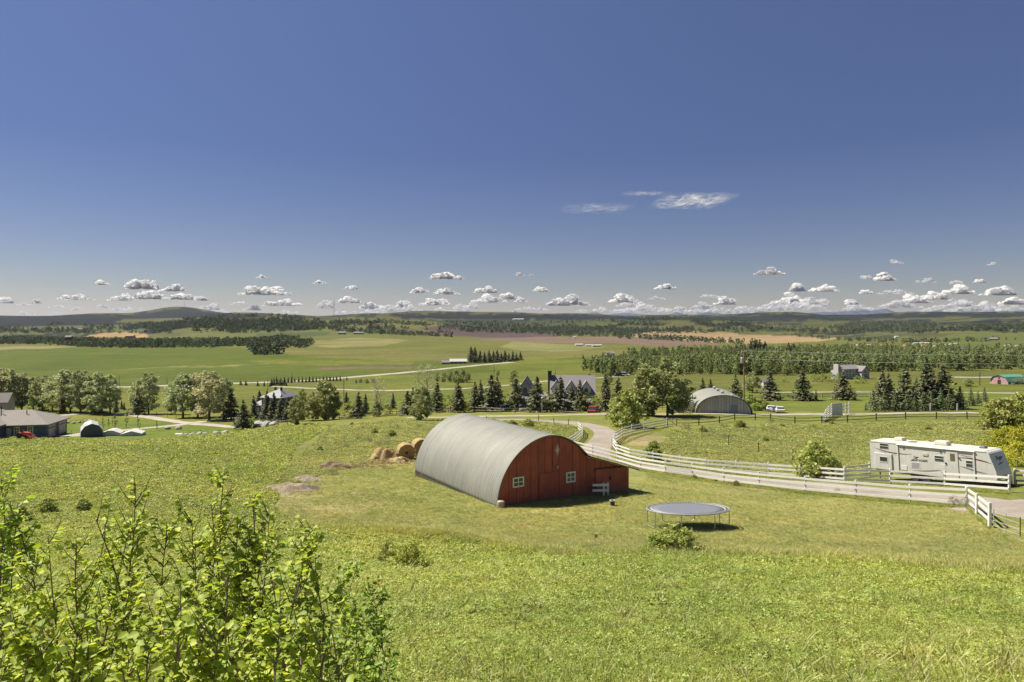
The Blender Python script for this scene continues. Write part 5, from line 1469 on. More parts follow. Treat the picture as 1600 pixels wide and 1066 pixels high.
# --- dark arched garage tent and two white canopies
def tent(px, Y, base, w, L, h, rz, fm, rm, label, name='storage_tent', cat='tent', prof=None):
    q_ = ground(px, Y); q_.z = -(base - HOR) / F * Y
    e = empty(name, q_, rz, label, cat)
    prof = prof or [(-.5, 0), (-.47, .45), (-.30, .82), (0, 1), (.30, .82), (.47, .45), (.5, 0)]
    P = [(a * w, b_ * h) for a, b_ in prof]
    mb = MB(); mb.prism([(a, 0.05, b_ - (.5 if b_ == 0 else 0)) for a, b_ in P], (0, L - .1, 0)); mb.build('front', fm, e)
    mb = MB(); vs = []
    for a, b_ in P:
        k = 1.015; vs += [(a * k, -.05, b_ * k + (-.4 if b_ == 0 else 0)), (a * k, L, b_ * k + (-.4 if b_ == 0 else 0)), (a * .99, L, b_ * .99), (a * .99, -.05, b_ * .99)]
    n = len(P) - 1
    mb.add(vs, [(i * 4 + k, i * 4 + (k + 1) % 4, i * 4 + 4 + (k + 1) % 4, i * 4 + 4 + k) for i in range(n) for k in range(4)]); mb.build('cover', rm, e)
    return e
tent(143.5, 133, 682, 3.8, 6, 2.45, R(8) + R(25), M_TARP, M_TARPL, 'dark grey arched storage tent beside the driveway of the blue bungalow')
tent(172, 135, 682, 3.6, 3.2, 1.15, R(15), M_CANVAS, M_CANVAS, 'left one of two low white canopies beside the dark storage tent', 'canopy', 'canopy', [(-.5, 0), (-.5, .5), (-.1, 1), (.1, 1), (.5, .5), (.5, 0)])
tent(205, 135, 682.5, 3.7, 3.2, 1.1, R(15), M_CANVAS, M_CANVAS, 'right one of two low white canopies beside the dark storage tent', 'canopy', 'canopy', [(-.5, 0), (-.5, .5), (0, 1), (.5, .5), (.5, 0)])
q_ = ground(280, 132); q_.z = -(684 - HOR) / F * 132
mb = MB(); mb.tube([(-.7, 0, .45), (.7, 0, .45)], .42, 14); mb.box(-.6, -.45, -.3, .3, -.3, .15); mb.box(.45, .6, -.3, .3, -.3, .15)
o_ = mb.build('water_tank', M_CANVAS, None, q_); tag(o_, 'small white tank at the edge of the left hill near the boulders', 'tank')
# --- red tractor
q_ = ground(39, 127); q_.z = -(684.5 - HOR) / F * 127
tc = empty('tractor', q_, R(-10), 'small red tractor standing in front of the blue bungalow', 'tractor')
M_REDP = simple('red_machine_paint', (.45, .06, .04), .5, .1, 3)
mb = MB(); mb.prism([(-.1, -.3, .5), (1.1, -.3, .5), (1.15, -.3, .95), (.9, -.3, 1.1), (-.1, -.3, 1.15)], (0, .6, 0)); mb.build('bonnet', M_REDP, tc, bevel=.04)
mb = MB(); mb.prism([(-1.0, -.5, .6), (-.3, -.5, .6), (-.3, -.5, .95), (-.55, -.5, 1.15), (-1.0, -.5, 1.1)], (0, 1.0, 0)); mb.build('mudguards', M_REDP, tc, bevel=.04)
mb = MB(); mb.box(-.75, -.4, -.2, .2, 1.1, 1.2); mb.box(-.80, -.72, -.2, .2, 1.15, 1.5); mb.build('seat', M_BLACK, tc)
mb = MB(); mb.tube([(-.1, 0, 1.1), (-.3, 0, 1.35)], .03, 6); mb.tube([(-.3 + .17 * math.cos(a), .17 * math.sin(a), 1.35 + .08 * math.cos(a)) for a in np.linspace(0, 2 * PI, 13)], .02, 5, False); mb.build('steering_wheel', M_BLACK, tc)
for (wx, wy, r_) in ((-.65, -.62, .52), (-.65, .62, .52), (.9, -.5, .32), (.9, .5, .32)):
    mb = MB(); mb.lathe([(r_ * .5, -.12), (r_, -.12), (r_, .12), (r_ * .5, .12)], n=20); w_ = mb.build('wheel', M_TYRE, tc); w_.rotation_euler = (R(90), 0, 0); w_.location = (wx, wy, r_)
    c = MB(); c.lathe([(.05, -.09), (r_ * .5, -.09), (r_ * .5, .09), (.05, .09)], n=14); c.build('rim', M_CREAM, w_)
mb = MB(); mb.prism([(1.25, -.7, .1), (1.75, -.7, .1), (1.75, -.7, .2), (1.4, -.7, .55), (1.25, -.7, .55)], (0, 1.4, 0)); mb.bar((.2, -.42, .9), (1.3, -.42, .45), .06, .1); mb.bar((.2, .42, .9), (1.3, .42, .45), .06, .1); mb.build('loader', M_REDP, tc)
# --- grey-blue house among the slim spruces
q_ = ground(424, 172); q_.z = -(650 - HOR) / F * 172
h3 = empty('two_roof_house', q_, R(-14), 'blue grey house with pale metal roofs behind the slim spruces', 'house')
mb = MB(); mb.box(-2.8, 3.0, 0, 7, -1, 4.6); mb.build('wall', M_BLUEWALL, h3)
mb = MB(); hip(mb, -2.8, 3.0, 0, 7, 4.6, 6.6, .4); mb.build('roof', M_ROOFLIGHT, h3)
mb = MB(); mb.box(-6.0, -2.8, .8, 6, -1, 2.5); mb.build('side_wall', M_BLUEWALL, h3)
mb = MB(); hip(mb, -6.0, -2.9, .8, 6, 2.5, 3.8, .3); mb.build('side_roof', M_ROOFLIGHT, h3)
win(h3, I4, -1.6, 2.6, .9, 1.1); win(h3, I4, .8, 2.6, .9, 1.1); win(h3, Matrix.Translation((0, .8, 0)), -5.0, .7, .8, 1.0)
for xx in (-.8, .9): mb = MB(); mb.box(xx - .2, xx + .2, 2.8, 3.2, 6.0, 7.0); mb.build('roof_vent', M_BLACK, h3)
# --- large farmhouse with three dormers
Yf = 152.0
q_ = ground(895, Yf); q_.z = -(645 - HOR) / F * Yf
fh = empty('farmhouse', q_, R(-4), 'pale grey farmhouse with a steep roof and three arched dormers behind the spruces', 'house')
s = Yf / F
W_ = 72 * s / 2; zr = (645 - 590) * s; ze = (645 - 615) * s
mb = MB(); gwall(mb, -W_ + .3, W_ - .3, 0, 9, -1, ze, zr - .1, 'x'); mb.build('wall', M_GREYWALL, fh)
mb = MB(); gable(mb, -W_ + .3, W_ - .3, 0, 9, ze, zr, .3, 'x'); mb.build('roof', M_ROOFGREY, fh)
mb = MB(); mb.box(-W_ - .45, -W_ + .35, 3.2, 4.6, -1, (645 - 584) * s); mb.build('chimney', M_DARKWOOD, fh)
mb = MB(); mb.box(-W_ - .5, -W_ + .4, 3.1, 4.7, (645 - 584) * s, (645 - 581.5) * s); mb.build('chimney_cap', M_DARKWOOD, fh)
for cx_ in (869.5, 892.5, 916):
    xx = (cx_ - 895) * s; dw = 1.05; z0 = (645 - 617) * s; z1 = (645 - 606) * s; z2 = (645 - 596) * s
    mb = MB(); mb.prism([(xx - dw, .1, z0), (xx + dw, .1, z0), (xx + dw, .1, z1), (xx, .1, z2), (xx - dw, .1, z1)], (0, 3.5, 0)); d_ = mb.build('dormer', M_WHITEW, fh)
    mb = MB(); gable(mb, xx - dw, xx + dw, .1, 3.4, z1, z2, .25, 'y', .14); mb.build('dormer_roof', M_ROOFGREY, d_)
    arch_win(d_, Matrix.Translation((0, .1, 0)), xx - .5, z0 + .35, 1.0, .75)
mb = MB(); gable(mb, -W_ + .3, W_ - .3, -2.2, 3, 2.5, 3.6, .1, 'x'); mb.build('porch_roof', M_ROOFGREY, fh)
for k in range(5): mb = MB(); xx = -W_ + .6 + k * (2 * W_ - 1.2) / 4; mb.box(xx - .1, xx + .1, -2.2, -2.0, -1, 2.4); mb.build('porch_post', M_WHITEW, fh)
for xx in (-3.4, -1.2, 1.4, 3.2): win(fh, I4, xx, .7, .9, 1.3)
gx0, gx1 = (811 - 895) * s, (830 - 895) * s
mb = MB(); gwall(mb, gx0, gx1, .5, 9, -1, (645 - 607) * s, (645 - 594) * s, 'y'); mb.build('wing_wall', M_GREYWALL, fh)
mb = MB(); gable(mb, gx0, gx1, .5, 9, (645 - 607) * s, (645 - 593.5) * s, .4, 'y'); mb.build('wing_roof', M_ROOFGREY, fh)
arch_win(fh, Matrix.Translation((0, .5, 0)), (gx0 + gx1) / 2 - .65, (645 - 616) * s, 1.3, .9)
mb = MB(); mb.box(gx1, -W_ - .5, 2, 8, -1, 2.6); mb.build('link_wall', M_GREYWALL, fh)
mb = MB(); hip(mb, gx1, -W_ - .5, 1.5, 8.5, 2.7, 4.0, .2, False, False); mb.build('link_roof', M_ROOFGREY, fh)
mb = MB(); gable(mb, gx0 + .2, gx1, -.9, 1.6, 3.0, 3.9, .1, 'x'); mb.build('wing_porch_roof', M_ROOFGREY, fh)
# --- small grey arched shed
Yq = 134.0; s = Yq / F
q_ = ground(1131, Yq); q_.z = -(648 - HOR) / F * Yq
qh = empty('arched_shed', q_, R(-8), 'grey arched metal shed with roof ventilators beyond the gravel road', 'shed')
w_ = 84 * s / 2; hq = (648 - 618) * s
def qarc(t_, k=1.0): return (-math.cos(t_) * w_ * k, max(0.0, math.sin(t_)) ** .82 * hq * k)
mb = MB(); n = 26; Lq = 13.7
xs = [-w_ + 2 * w_ * i / 20 for i in range(21)]
for a, b_ in zip(xs[:-1], xs[1:]):
    def zt(x_): 
        c = max(-1, min(1, -x_ / w_)); return max(.05, max(0.0, math.sin(math.acos(c))) ** .82 * hq - .06)
    mb = MB(); pw_ = .05 + .03 * (int(a * 3) % 2); mb.prism([(a + pw_, 0, -.8), (b_ - .05, 0, -.8), (b_ - .05, 0, zt(b_)), (a + pw_, 0, zt(a))], (0, .06, 0)); mb.build('panel', M_GREYWALL if int(a * 10) % 3 else M_TARPL, qh)
mb = MB(); mb.prism([(-w_ + .1, .1, -.8), (w_ - .1, .1, -.8)] + [(qarc(t_, .97)[0], .1, qarc(t_, .97)[1]) for t_ in np.linspace(PI - .05, .05, 20)], (0, Lq - .2, 0)); mb.build('inner_wall', M_GREYWOOD, qh)
V_ = []; ny = 140
for j in range(ny + 1):
    for i in range(n + 1):
        a, b_ = qarc(PI * i / n, 1.02 + .004 * math.cos(j * PI / 2)); V_.append((a, -.25 + (Lq + .3) * j / ny, b_ - (.8 if i in (0, n) else 0)))
ii = np.arange((ny + 1) * (n + 1)).reshape(ny + 1, n + 1); Q_ = np.stack([ii[:-1, :-1], ii[:-1, 1:], ii[1:, 1:], ii[1:, :-1]], -1).reshape(-1, 4)
o_ = link_mesh('arched_roof', np_mesh('arched_roof', V_, Q_, True), M_ROOFMETAL, qh); sd = o_.modifiers.new('t', 'SOLIDIFY'); sd.thickness = .05; sd.offset = 0
mb = MB(); mb.box(1.3, 2.5, -.08, -.001, -.6, 1.9); mb.build('door', simple('blue_grey_door', (.15, .20, .26), .6), qh)
for (xx, yy) in ((0, 12), (.0, 7.5), (0.2, 3.2), (1.8, 1.4)):
    mb = MB(); z0 = hq * 1.02 - abs(xx) * .25; mb.lathe([(.22, z0 - .2), (.22, z0 + .15), (.38, z0 + .25), (.38, z0 + .42), (.1, z0 + .58)], (xx, yy, 0), 12); mb.build('ventilator', M_STEEL, qh)
# --- house in front of the aspen belt
Yh = pick(1333, 592).y; s = Yh / F
q_ = pick(1333, 592)
h4 = empty('two_storey_house', q_, R(24), 'pale grey two storey house with a wide chimney before the aspen belt', 'house')
mb = MB(); gwall(mb, -5.2, 4.6, 0, 6, -1.2, 15.5 * s, 20.5 * s, 'x'); mb.build('wall', M_GREYWALL, h4)
mb = MB(); gable(mb, -5.2, 4.6, 0, 6, 15.5 * s, 20.5 * s, .4, 'x'); mb.build('roof', M_ROOFGREY, h4)
mb = MB(); gwall(mb, 2.0, 6.4, -2.2, 4, -1.2, 12.5 * s, 19.5 * s, 'y'); mb.build('wing_wall', M_GREYWALL, h4)
mb = MB(); gable(mb, 2.0, 6.4, -2.2, 4, 12.5 * s, 19.5 * s, .35, 'y'); mb.build('wing_roof', M_ROOFGREY, h4)
mb = MB(); mb.box(-6.3, -5.2, 1.6, 3.8, -1.2, 22.5 * s); mb.build('chimney', M_GREYWALL, h4)
for xx in (-3.9, -2.2, -.5): win(h4, I4, xx, 9.5 * s, 1.0, 1.1, .1); win(h4, I4, xx, 3 * s, 1.0, 1.2, .1)
win(h4, Matrix.Translation((0, -2.2, 0)), 3.4, 9 * s, 1.4, 1.2, .1); win(h4, Matrix.Translation((0, -2.2, 0)), 3.1, 2.5 * s, 2.0, 1.2, .1)
# --- pink barn with a green roof
q_ = pick(1561, 600.5); s = q_.y / F
pb = empty('gambrel_barn', q_, R(-72), 'faded pink gambrel barn with a green metal roof near the right edge', 'barn')
w_ = 15 * s; h_ = 14.5 * s
gp_ = [(-w_, 0), (-w_ * .92, .35 * h_), (-w_ * .62, .8 * h_), (0, h_), (w_ * .62, .8 * h_), (w_ * .92, .35 * h_), (w_, 0)]
mb = MB(); mb.prism([(a, 0, b_ - (.8 if b_ == 0 else 0)) for a, b_ in gp_], (0, 9, 0)); mb.build('wall', M_PINK, pb)
mb = MB(); vs = []
for a, b_ in gp_[1:-1]:
    vs += [(a * 1.04, -.3, b_ * 1.03), (a * 1.04, 9.3, b_ * 1.03), (a * 1.0, 9.3, b_ * 1.0), (a * 1.0, -.3, b_ * 1.0)]
mb.add(vs, [(i * 4 + k, i * 4 + (k + 1) % 4, i * 4 + 4 + (k + 1) % 4, i * 4 + 4 + k) for i in range(4) for k in range(4)] + [(3, 2, 1, 0), (16, 17, 18, 19)]); mb.build('roof', M_GREENR, pb)
mb = MB(); mb.box(w_ * .97, w_ * 1.35, 1, 9, -.8, .42 * h_); mb.build('green_wall', M_GREENW, pb)
mb = MB(); mb.box(-.5, .6, -.06, .0, 0, 1.5); mb.build('door', M_BLACK, pb)
mb = MB(); mb.box(-.3, .4, -.06, .0, .6 * h_, .8 * h_); mb.build('loft_door', M_DARKWOOD, pb)

# --- small far farm buildings: (px centre, base row, width px, wall px, roof px, wall, roof, name, label)
def farb(px, base, wpx, hpx, rpx, wm, rm, label, name='farm_building', depth=.6, rz=0.1, Y=None, cat='farm building', axis='x'):
    q_ = pick(px, base, 200) if Y is None else ground(px, Y); s = q_.y / F
    if Y is not None: q_.z = -(base - HOR) / F * Y
    e = empty(name, q_, rz, label, cat); w = wpx * s / 2; d = w * 2 * depth
    mb = MB(); gwall(mb, -w, w, 0, d, -2, hpx * s, (hpx + rpx) * s - .1, axis); mb.build('wall', wm, e)
    mb = MB(); gable(mb, -w, w, 0, d, hpx * s, (hpx + rpx) * s, .4, axis, .3); mb.build('roof', rm, e)
    if wpx > 14:
        n = max(2, int(wpx / 6)); zz = hpx * s * .35; hh_ = hpx * s * .4; ww = 2 * w / n * .45
        for k in range(n):
            mb = MB(); xx = -w + 2 * w * (k + .3) / n; mb.box(xx, xx + ww, -.08, .05, zz, zz + hh_); mb.build('window', M_GLASS, e)
    return e
farb(716, 568.5, 26, 3.5, 3.5, M_ROOFBROWN, M_CANVAS, 'long low pale roofed farm building left of the dark spruce block', depth=.4)
farb(699, 569, 17, 2.5, 2.5, M_ROOFGREY, M_ROOFLIGHT, 'smaller low shed at the left end of the pale roofed farm building', depth=.4)
farb(954, 556.5, 13, 4, 2.5, M_WHITEW, M_ROOFGREY, 'small white house with a dark roof at the back of the aspen slope', 'far_house', Y=640, cat='house')
farb(1087, 561, 22, 3, 4, M_ROOFGREY, M_ROOFLIGHT, 'grey roofed house sunk in the aspen belt below the dark spruces', 'far_house', Y=520, cat='house')
farb(1034, 588, 22, 2.5, 5, M_ROOFGREY, M_ROOFLIGHT, 'long pale roof of a house left of the large leafy tree', 'far_house', rz=.5, Y=290, cat='house')
farb(1200, 600, 14, 3, 4, M_GREYWALL, M_ROOFLIGHT, 'small pale shed between the round tree and the spruces on the right', 'far_shed', Y=230, cat='shed')
farb(1350, 541.5, 23, 2, .8, M_WHITEW, M_CANVAS, 'long white farm shed on the left of the tan field', depth=.2)
farb(1442, 538, 26, 1.4, 1.2, M_GREYWOOD, M_CANVAS, 'long low farm shed with a pale roof beside the far road', depth=.25)
farb(1402, 527.5, 6, 1.6, .8, M_WHITEW, M_CANVAS, 'tiny white building on the green hillside on the right')
farb(1500, 548, 24, 3, 3, M_DARKWOOD, M_ROOFGREY, 'dark roofed house on the green rise beyond the aspen belt', 'far_house', depth=.5, cat='house')
farb(1553, 532, 16, 2, 2.5, M_ROOFGREY, M_ROOFBROWN, 'brown roofed house among trees on the rise at the far right', 'far_house', depth=.5, cat='house')
farb(1575, 541, 9, 1.2, .6, M_WHITEW, M_CANVAS, 'low white shed on the far right meadow, the left one', depth=.3)
farb(1590, 541, 6, 1.0, .6, M_WHITEW, M_CANVAS, 'low white shed on the far right meadow, the right one', depth=.3)
farb(905, 540.5, 12, 2.0, 1, M_WHITEW, M_CANVAS, 'left one of the white sheds in the middle distance farmyard', depth=.3)
farb(920, 541, 10, 1.5, 1, M_WHITEW, M_CANVAS, 'middle one of the white sheds in the middle distance farmyard', depth=.3)
farb(933, 542, 15, 2.2, 1, M_WHITEW, M_CANVAS, 'right and longest of the white sheds in the middle distance farmyard', depth=.3)
farb(898, 528.5, 4, 1.6, .8, M_WHITEW, M_CANVAS, 'tiny white building at the edge of the brown field')
farb(810, 500.5, 17, 1.6, .8, M_WHITEW, M_CANVAS, 'long white building on the far wooded slope', depth=.3)
farb(534, 522.5, 11, 2.2, 2.0, M_ROOFGREY, M_ROOFGREY, 'dark grey house on the crest of the pale pasture, left of a pair', 'far_house', cat='house')
farb(560, 522.5, 15, 2.0, 1.8, M_ROOFGREY, M_ROOFGREY, 'dark grey barn on the crest of the pale pasture, right of a pair', depth=.4)
farb(106, 529, 9, 2.2, 2, M_DARKWOOD, M_ROOFBROWN, 'small dark farmhouse at the edge of the long wood on the left', 'far_house', Y=1000, cat='house')
farb(202, 527, 12, 1.8, 1.5, M_PINK, M_ROOFBROWN, 'small brownish house in front of the tan field on the left', 'far_house', Y=1120, cat='house')
farb(125, 516, 6, 1.5, 1, M_GREYWALL, M_ROOFGREY, 'tiny farmhouse on the green slope below the left hill')
farb(1010, 528.5, 5, 1.5, 1, M_DARKWOOD, M_ROOFBROWN, 'tiny dark barn beside the tan field')

# ================================================================ vehicles
def car(q_, rz, colm, label, L=4.4, W=1.75, hgt=1.5, name='parked_car', cat='car', truck=False):
    e = empty(name, q_, rz, label, cat)
    mb = MB()
    mb.prism([(-L / 2, -W / 2, .32), (L / 2, -W / 2, .32), (L / 2, -W / 2, .70), (L * .27, -W / 2, .88), (-L * .46, -W / 2, .92), (-L / 2, -W / 2, .80)], (0, W, 0)); b_ = mb.build('body', colm, e, bevel=.06)
    x0, x1 = (-L * .12, L * .26) if truck else (-L * .42, L * .25)
    mb = MB(); mb.prism([(x0, -W / 2 + .1, .88), (x1, -W / 2 + .1, .88), (x1 - .65, -W / 2 + .1, hgt), (x0 + .35, -W / 2 + .1, hgt)], (0, W - .2, 0)); mb.build('windows', M_TGLASS, e, bevel=.05)
    mb = MB(); mb.box(x0 + .4, x1 - .68, -W / 2 + .13, W / 2 - .13, hgt - .01, hgt + .04); mb.build('roof', colm, e, bevel=.03)
    for wx in (-L * .3, L * .32):
        for wy in (-W / 2 + .08, W / 2 - .08):
            mb = MB(); mb.lathe([(.18, -.1), (.33, -.1), (.33, .1), (.18, .1)], n=16); w_ = mb.build('wheel', M_TYRE, e); w_.rotation_euler = (R(90), 0, 0); w_.location = (wx, wy, .33)
            c = MB(); c.lathe([(.04, -.105), (.18, -.105), (.18, .105), (.04, .105)], n=10); c.build('rim', M_STEEL, w_)
    return e
M_CARRED = simple('red_car_paint', (.28, .03, .035), .3, .05, 2); M_CARWH = simple('white_car_paint', (.62, .62, .62), .3, .04, 2); M_CARDK = simple('dark_car_paint', (.05, .05, .06), .3, .05, 2); M_CARSIL = simple('silver_car_paint', (.38, .39, .41), .3, .05, 2)
q_ = ground(928, 140); q_.z = hz(q_.x, q_.y); q_.z = max(q_.z, -(645.5 - HOR) / F * 140) if False else -(645.8 - HOR) / F * 140; car(q_, R(70), M_CARRED, 'dark red car parked in front of the large farmhouse')
for (px_, base, rz_, mm, lab) in [(1204, 643, 70, M_CARWH, 'leftmost of the small white vehicles parked right of the arched shed'), (1211, 644, 80, M_CARSIL, 'silver car between two white ones right of the arched shed'), (1218, 645, 75, M_CARWH, 'rightmost white car in the row beyond the arched shed')]:
    car(pick(px_, base), R(rz_), mm, lab, 3.6, 1.6, 1.25)
car(pick(155, 647.5), R(20), M_CARDK, 'dark car on the yard road among the poplars', 4.6)
for (px_, base, rz_, mm, lab) in [(967, 588.5, 15, M_CARDK, 'dark car parked left of the far drive near the round tree'), (976, 587.5, -20, M_CARWH, 'white car parked by the far drive near the round tree')]:
    car(pick(px_, base, 200), R(rz_), mm, lab, 5.2, 2.0, 1.8)
car(ground(788,150), R(65), M_CARWH, 'white car half hidden behind the rail fence below the farmhouse wing')
car(ground(813, 150), R(110), M_CARSIL, 'silver car behind the rail fence between two spruces')

# ================================================================ poles, wires, mast
def upole(px, base, top, label, r=.15, Y=None, cross=True, name='utility_pole', mat=None):
    q_ = pick(px, base) if Y is None else ground(px, Y); h_ = -(top - HOR) / F * q_.y - q_.z
    e = empty(name, q_, 0, label, 'pole'); mb = MB(); mb.tube([(0, 0, -.5), (0, 0, h_)], [r, r * .7], 8); mb.build('pole', mat or M_BROWNWALL, e)
    if cross: mb = MB(); mb.bar((-.9, 0, h_ - .5), (.9, 0, h_ - .5), .1, .12); mb.build('crossarm', M_BROWNWALL, e)
    return e, h_
M_POLE = simple('brown_pole_wood', (.26, .17, .11), .9, .2, 2)
pe, ph = upole(1162.5, 629, 548.5, 'tall brown utility pole with a transformer beside the arched shed', .17, Y=141, cross=False, mat=M_POLE)
mb = MB(); mb.lathe([(.1, ph - 2.6), (.32, ph - 2.5), (.32, ph - 1.45), (.22, ph - 1.35)], (-.42, -.1, 0), 14); mb.build('transformer', M_STEEL, pe)
mb = MB(); mb.bar((-.55, -.1, ph - .25), (.55, -.1, ph - .25), .1, .1); mb.build('crossarm', M_POLE, pe)
for xx in (-.45, 0, .45): mb = MB(); mb.lathe([(.05, ph - .2), (.07, ph - .1), (.03, ph + .08)], (xx, -.1, 0), 8); mb.build('insulator', M_CREAM, pe)
PB = Vector(pe.location)
q2_ = ground(1830, 112); e2 = empty('utility_pole', q2_, 0, 'utility pole out of the picture carrying the wires on the right', 'pole')
h2_ = -(554 - HOR) / F * 112 - q2_.z
mb = MB(); mb.tube([(0, 0, -.5), (0, 0, h2_ + .3)], [.17, .12], 8); mb.build('pole', M_POLE, e2)
for (dz0, row, lab) in ((ph + .05, 554, 'upper of two overhead wires running right from the tall pole'), (ph - 1.6, 568.5, 'lower of two overhead wires running right from the tall pole')):
    a = PB + Vector((.1, 0, dz0)); b_ = atz(1830, row, 112); mb = MB(); pts_ = []
    for t_ in np.linspace(0, 1, 25): v = a.lerp(b_, t_); v.z -= 1.0 * 4 * t_ * (1 - t_) * .45; pts_.append(v - a)
    mb.tube(pts_, .028, 5, False); o_ = mb.build('overhead_wire', M_STEEL, None, a); tag(o_, lab, 'wire', 'overhead wires')
for (px_, b_, t_, lab) in [(537.3, 620, 590, 'dark utility pole standing right of the big grey leafy trees'), (186.3, 604, 586.5, 'thin pole at the far road behind the left poplars'), (261, 600, 590, 'thin pole at the far road between two groups of poplars'),
                           (1531, 603, 581, 'thin dark pole left of the pink barn'), (867.6, 592, 577, 'thin pole just behind the farmhouse roof'), (456.5, 597, 582.5, 'thin pole rising from the long row of small spruces'), (418.5, 610, 592.5, 'thin pole above the pale metal roofs'), (772, 590, 571, 'thin pole on the green field behind the spruce row')]:
    upole(px_, b_, t_, lab, .14, mat=M_DARKWOOD, cross=False)
q_ = ground(847, 138); e = empty('yard_lamp', q_, 0, 'white headed yard lamp post in front of the farmhouse', 'lamp post'); h_ = -(623.5 - HOR) / F * 138 - q_.z
mb = MB(); mb.tube([(0, 0, -.3), (0, 0, h_)], .07, 8); mb.build('post', M_GREYWALL, e); mb = MB(); mb.lathe([(.08, h_), (.22, h_ + .1), (.22, h_ + .3), (.08, h_ + .4)], n=10); mb.build('lamp_head', M_CANVAS, e)
q_ = ground(522, 6300); e = empty('radio_mast', q_, 0, 'thin radio mast on the skyline ridge', 'mast')
h_ = -(470 - HOR) / F * 6300 - q_.z; mb = MB(); mb.tube([(0, 0, -3), (0, 0, h_)], [2.2, 1.6], 6); mb.build('mast_tower', simple('mast_steel', (.35, .22, .22), .6), e)
for a in (0, 2.1, 4.2): mb = MB(); mb.tube([(math.cos(a) * 70, math.sin(a) * 70, -2), (0, 0, h_ * .85)], .25, 4); mb.build('guy_wire', M_STEEL, e)
q_ = ground(288, 8400); e = empty('radio_mast', q_, 0, 'tiny mast on top of the left hill', 'mast'); mb = MB(); mb.tube([(0, 0, -3), (0, 0, 50)], 1.6, 5); mb.build('mast_tower', M_STEEL, e)

# ================================================================ boulders
def boulder(q_, r, label, group, seed):
    bm = bmesh.new(); bmesh.ops.create_icosphere(bm, subdivisions=2, radius=r); rg = random.Random(seed)
    for v in bm.verts:
        n_ = mnoise.noise(v.co * (1.6 / r) + Vector((seed * 3.1, 0, 0))); v.co *= 1 + .35 * n_; v.co.z *= .72
    me = bpy.data.meshes.new('boulder'); bm.to_mesh(me); bm.free()
    o_ = link_mesh('boulder', me, M_ROCK, None, q_ + Vector((0, 0, r * .35)), rg.uniform(0, 6)); return tag(o_, label, 'boulder', group)
B1 = [(104.5, 661.5, .55), (115, 662, .5), (124.5, 661, .45), (133, 660, .5), (140.5, 659.5, .6)]
ORD = ['first', 'second', 'third', 'fourth', 'fifth', 'sixth', 'seventh', 'eighth', 'ninth', 'tenth', 'eleventh', 'twelfth', 'thirteenth', 'fourteenth', 'fifteenth', 'sixteenth', 'seventeenth', 'eighteenth', 'nineteenth', 'twentieth', 'twenty-first', 'twenty-second', 'twenty-third', 'twenty-fourth', 'twenty-fifth', 'twenty-sixth']
for i, (a, b_, r_) in enumerate(B1): boulder(pick(a, b_), r_, '%s boulder from the left in the row on the lawn beyond the blue bungalow' % ORD[i], 'boulders on the bungalow lawn', i)
B2 = [(262, 671, .5), (279, 671, .55), (290, 683, .45), (300, 683, .5), (313, 681, .6), (320, 680, .5), (338, 679, .6), (352, 677, .6), (405, 667, .9), (416, 668, .8), (427, 669, .7)]
for i, (a, b_, r_) in enumerate(B2): boulder(ground(a, 128 if a < 400 else 145) if a > 285 else pick(a, b_), r_ * (1.6 if a > 400 else 1.2), '%s boulder from the left in the line along the hill edge' % ORD[i], 'boulders along the hill edge', i + 20)
# ================================================================ trees one by one
WSP = dict(spruce=1.35, slim_spruce=1.35, young_spruce=1.1)
def row(items, kind, fmt, name, cat, group, Y=None, wf=1.0):
    """items: (px, base, top[, width factor[, kind]]); the label counts from the left"""
    items = sorted(items, key=lambda t: t[0])
    for i, it in enumerate(items):
        w = it[3] if len(it) > 3 and it[3] else wf; k = it[4] if len(it) > 4 else kind
        plant_px(k, it[0], it[1], it[2], w, name, fmt % ORD[i], cat, group, Y=Y)
row([(-30, 645, 578), (-8, 643, 574), (14, 642, 577), (34, 641, 583), (52, 641, 590), (66, 642, 586), (82, 643, 590), (101, 645, 578), (110, 644, 583), (126, 646, 578), (143, 646, 588), (152, 648, 582), (172, 647, 586)],
    'poplar', '%s from the left of the tall grey green poplars behind the blue bungalow', 'poplar_tree', 'poplar', 'poplars behind the bungalow', wf=1.15)
row([(212, 641, 596, .9), (232, 647, 583, 1.1)], 'poplar', '%s from the left of a pair of poplars at the yard road fence', 'poplar_tree', 'poplar', 'pair of poplars by the yard road')
row([(268, 648, 598, .9), (286, 653, 584, 1.35), (309, 652, 582, 1.1), (327, 657, 581, 1.35), (349, 650, 590, 1.0)], 'poplar', '%s from the left of the five broad poplars by the road fork', 'poplar_tree', 'poplar', 'broad poplars by the road fork')
row([(26, 637, 622), (50, 643, 621), (76, 645, 625), (63, 641, 628)], 'lime', '%s from the left of the small yellow green trees between bungalow and poplars', 'young_tree', 'young tree', 'yellow green young trees', wf=1.1)
plant_px('spruce', 97, 647, 622, 1.1, 'spruce_tree', 'small dark spruce right of the yellow green trees near the bungalow', 'spruce')
plant_px('slim_spruce', 71, 641, 622, 1.0, 'spruce_tree', 'thin dark spruce among the yellow green trees near the bungalow', 'spruce')
plant_px('slim_spruce', 181, 646, 616, .95, 'spruce_tree', 'narrow dark spruce between the two groups of poplars', 'spruce')
plant_px('spruce', 215, 648, 609, 1.45, 'spruce_tree', 'broad dark spruce in front of the pair of poplars', 'spruce')
plant_px('spruce', 361, 655, 606, 1.15, 'spruce_tree', 'tall olive spruce at the right of the broad poplars', 'spruce')
plant_px('spruce', 380, 671, 624, 1.25, 'spruce_tree', 'dark dense spruce standing alone below the road fork', 'spruce')
plant_px('lime', 398, 668, 650, 1.6, 'bush', 'yellow green bush right of the lone dark spruce', 'bush')
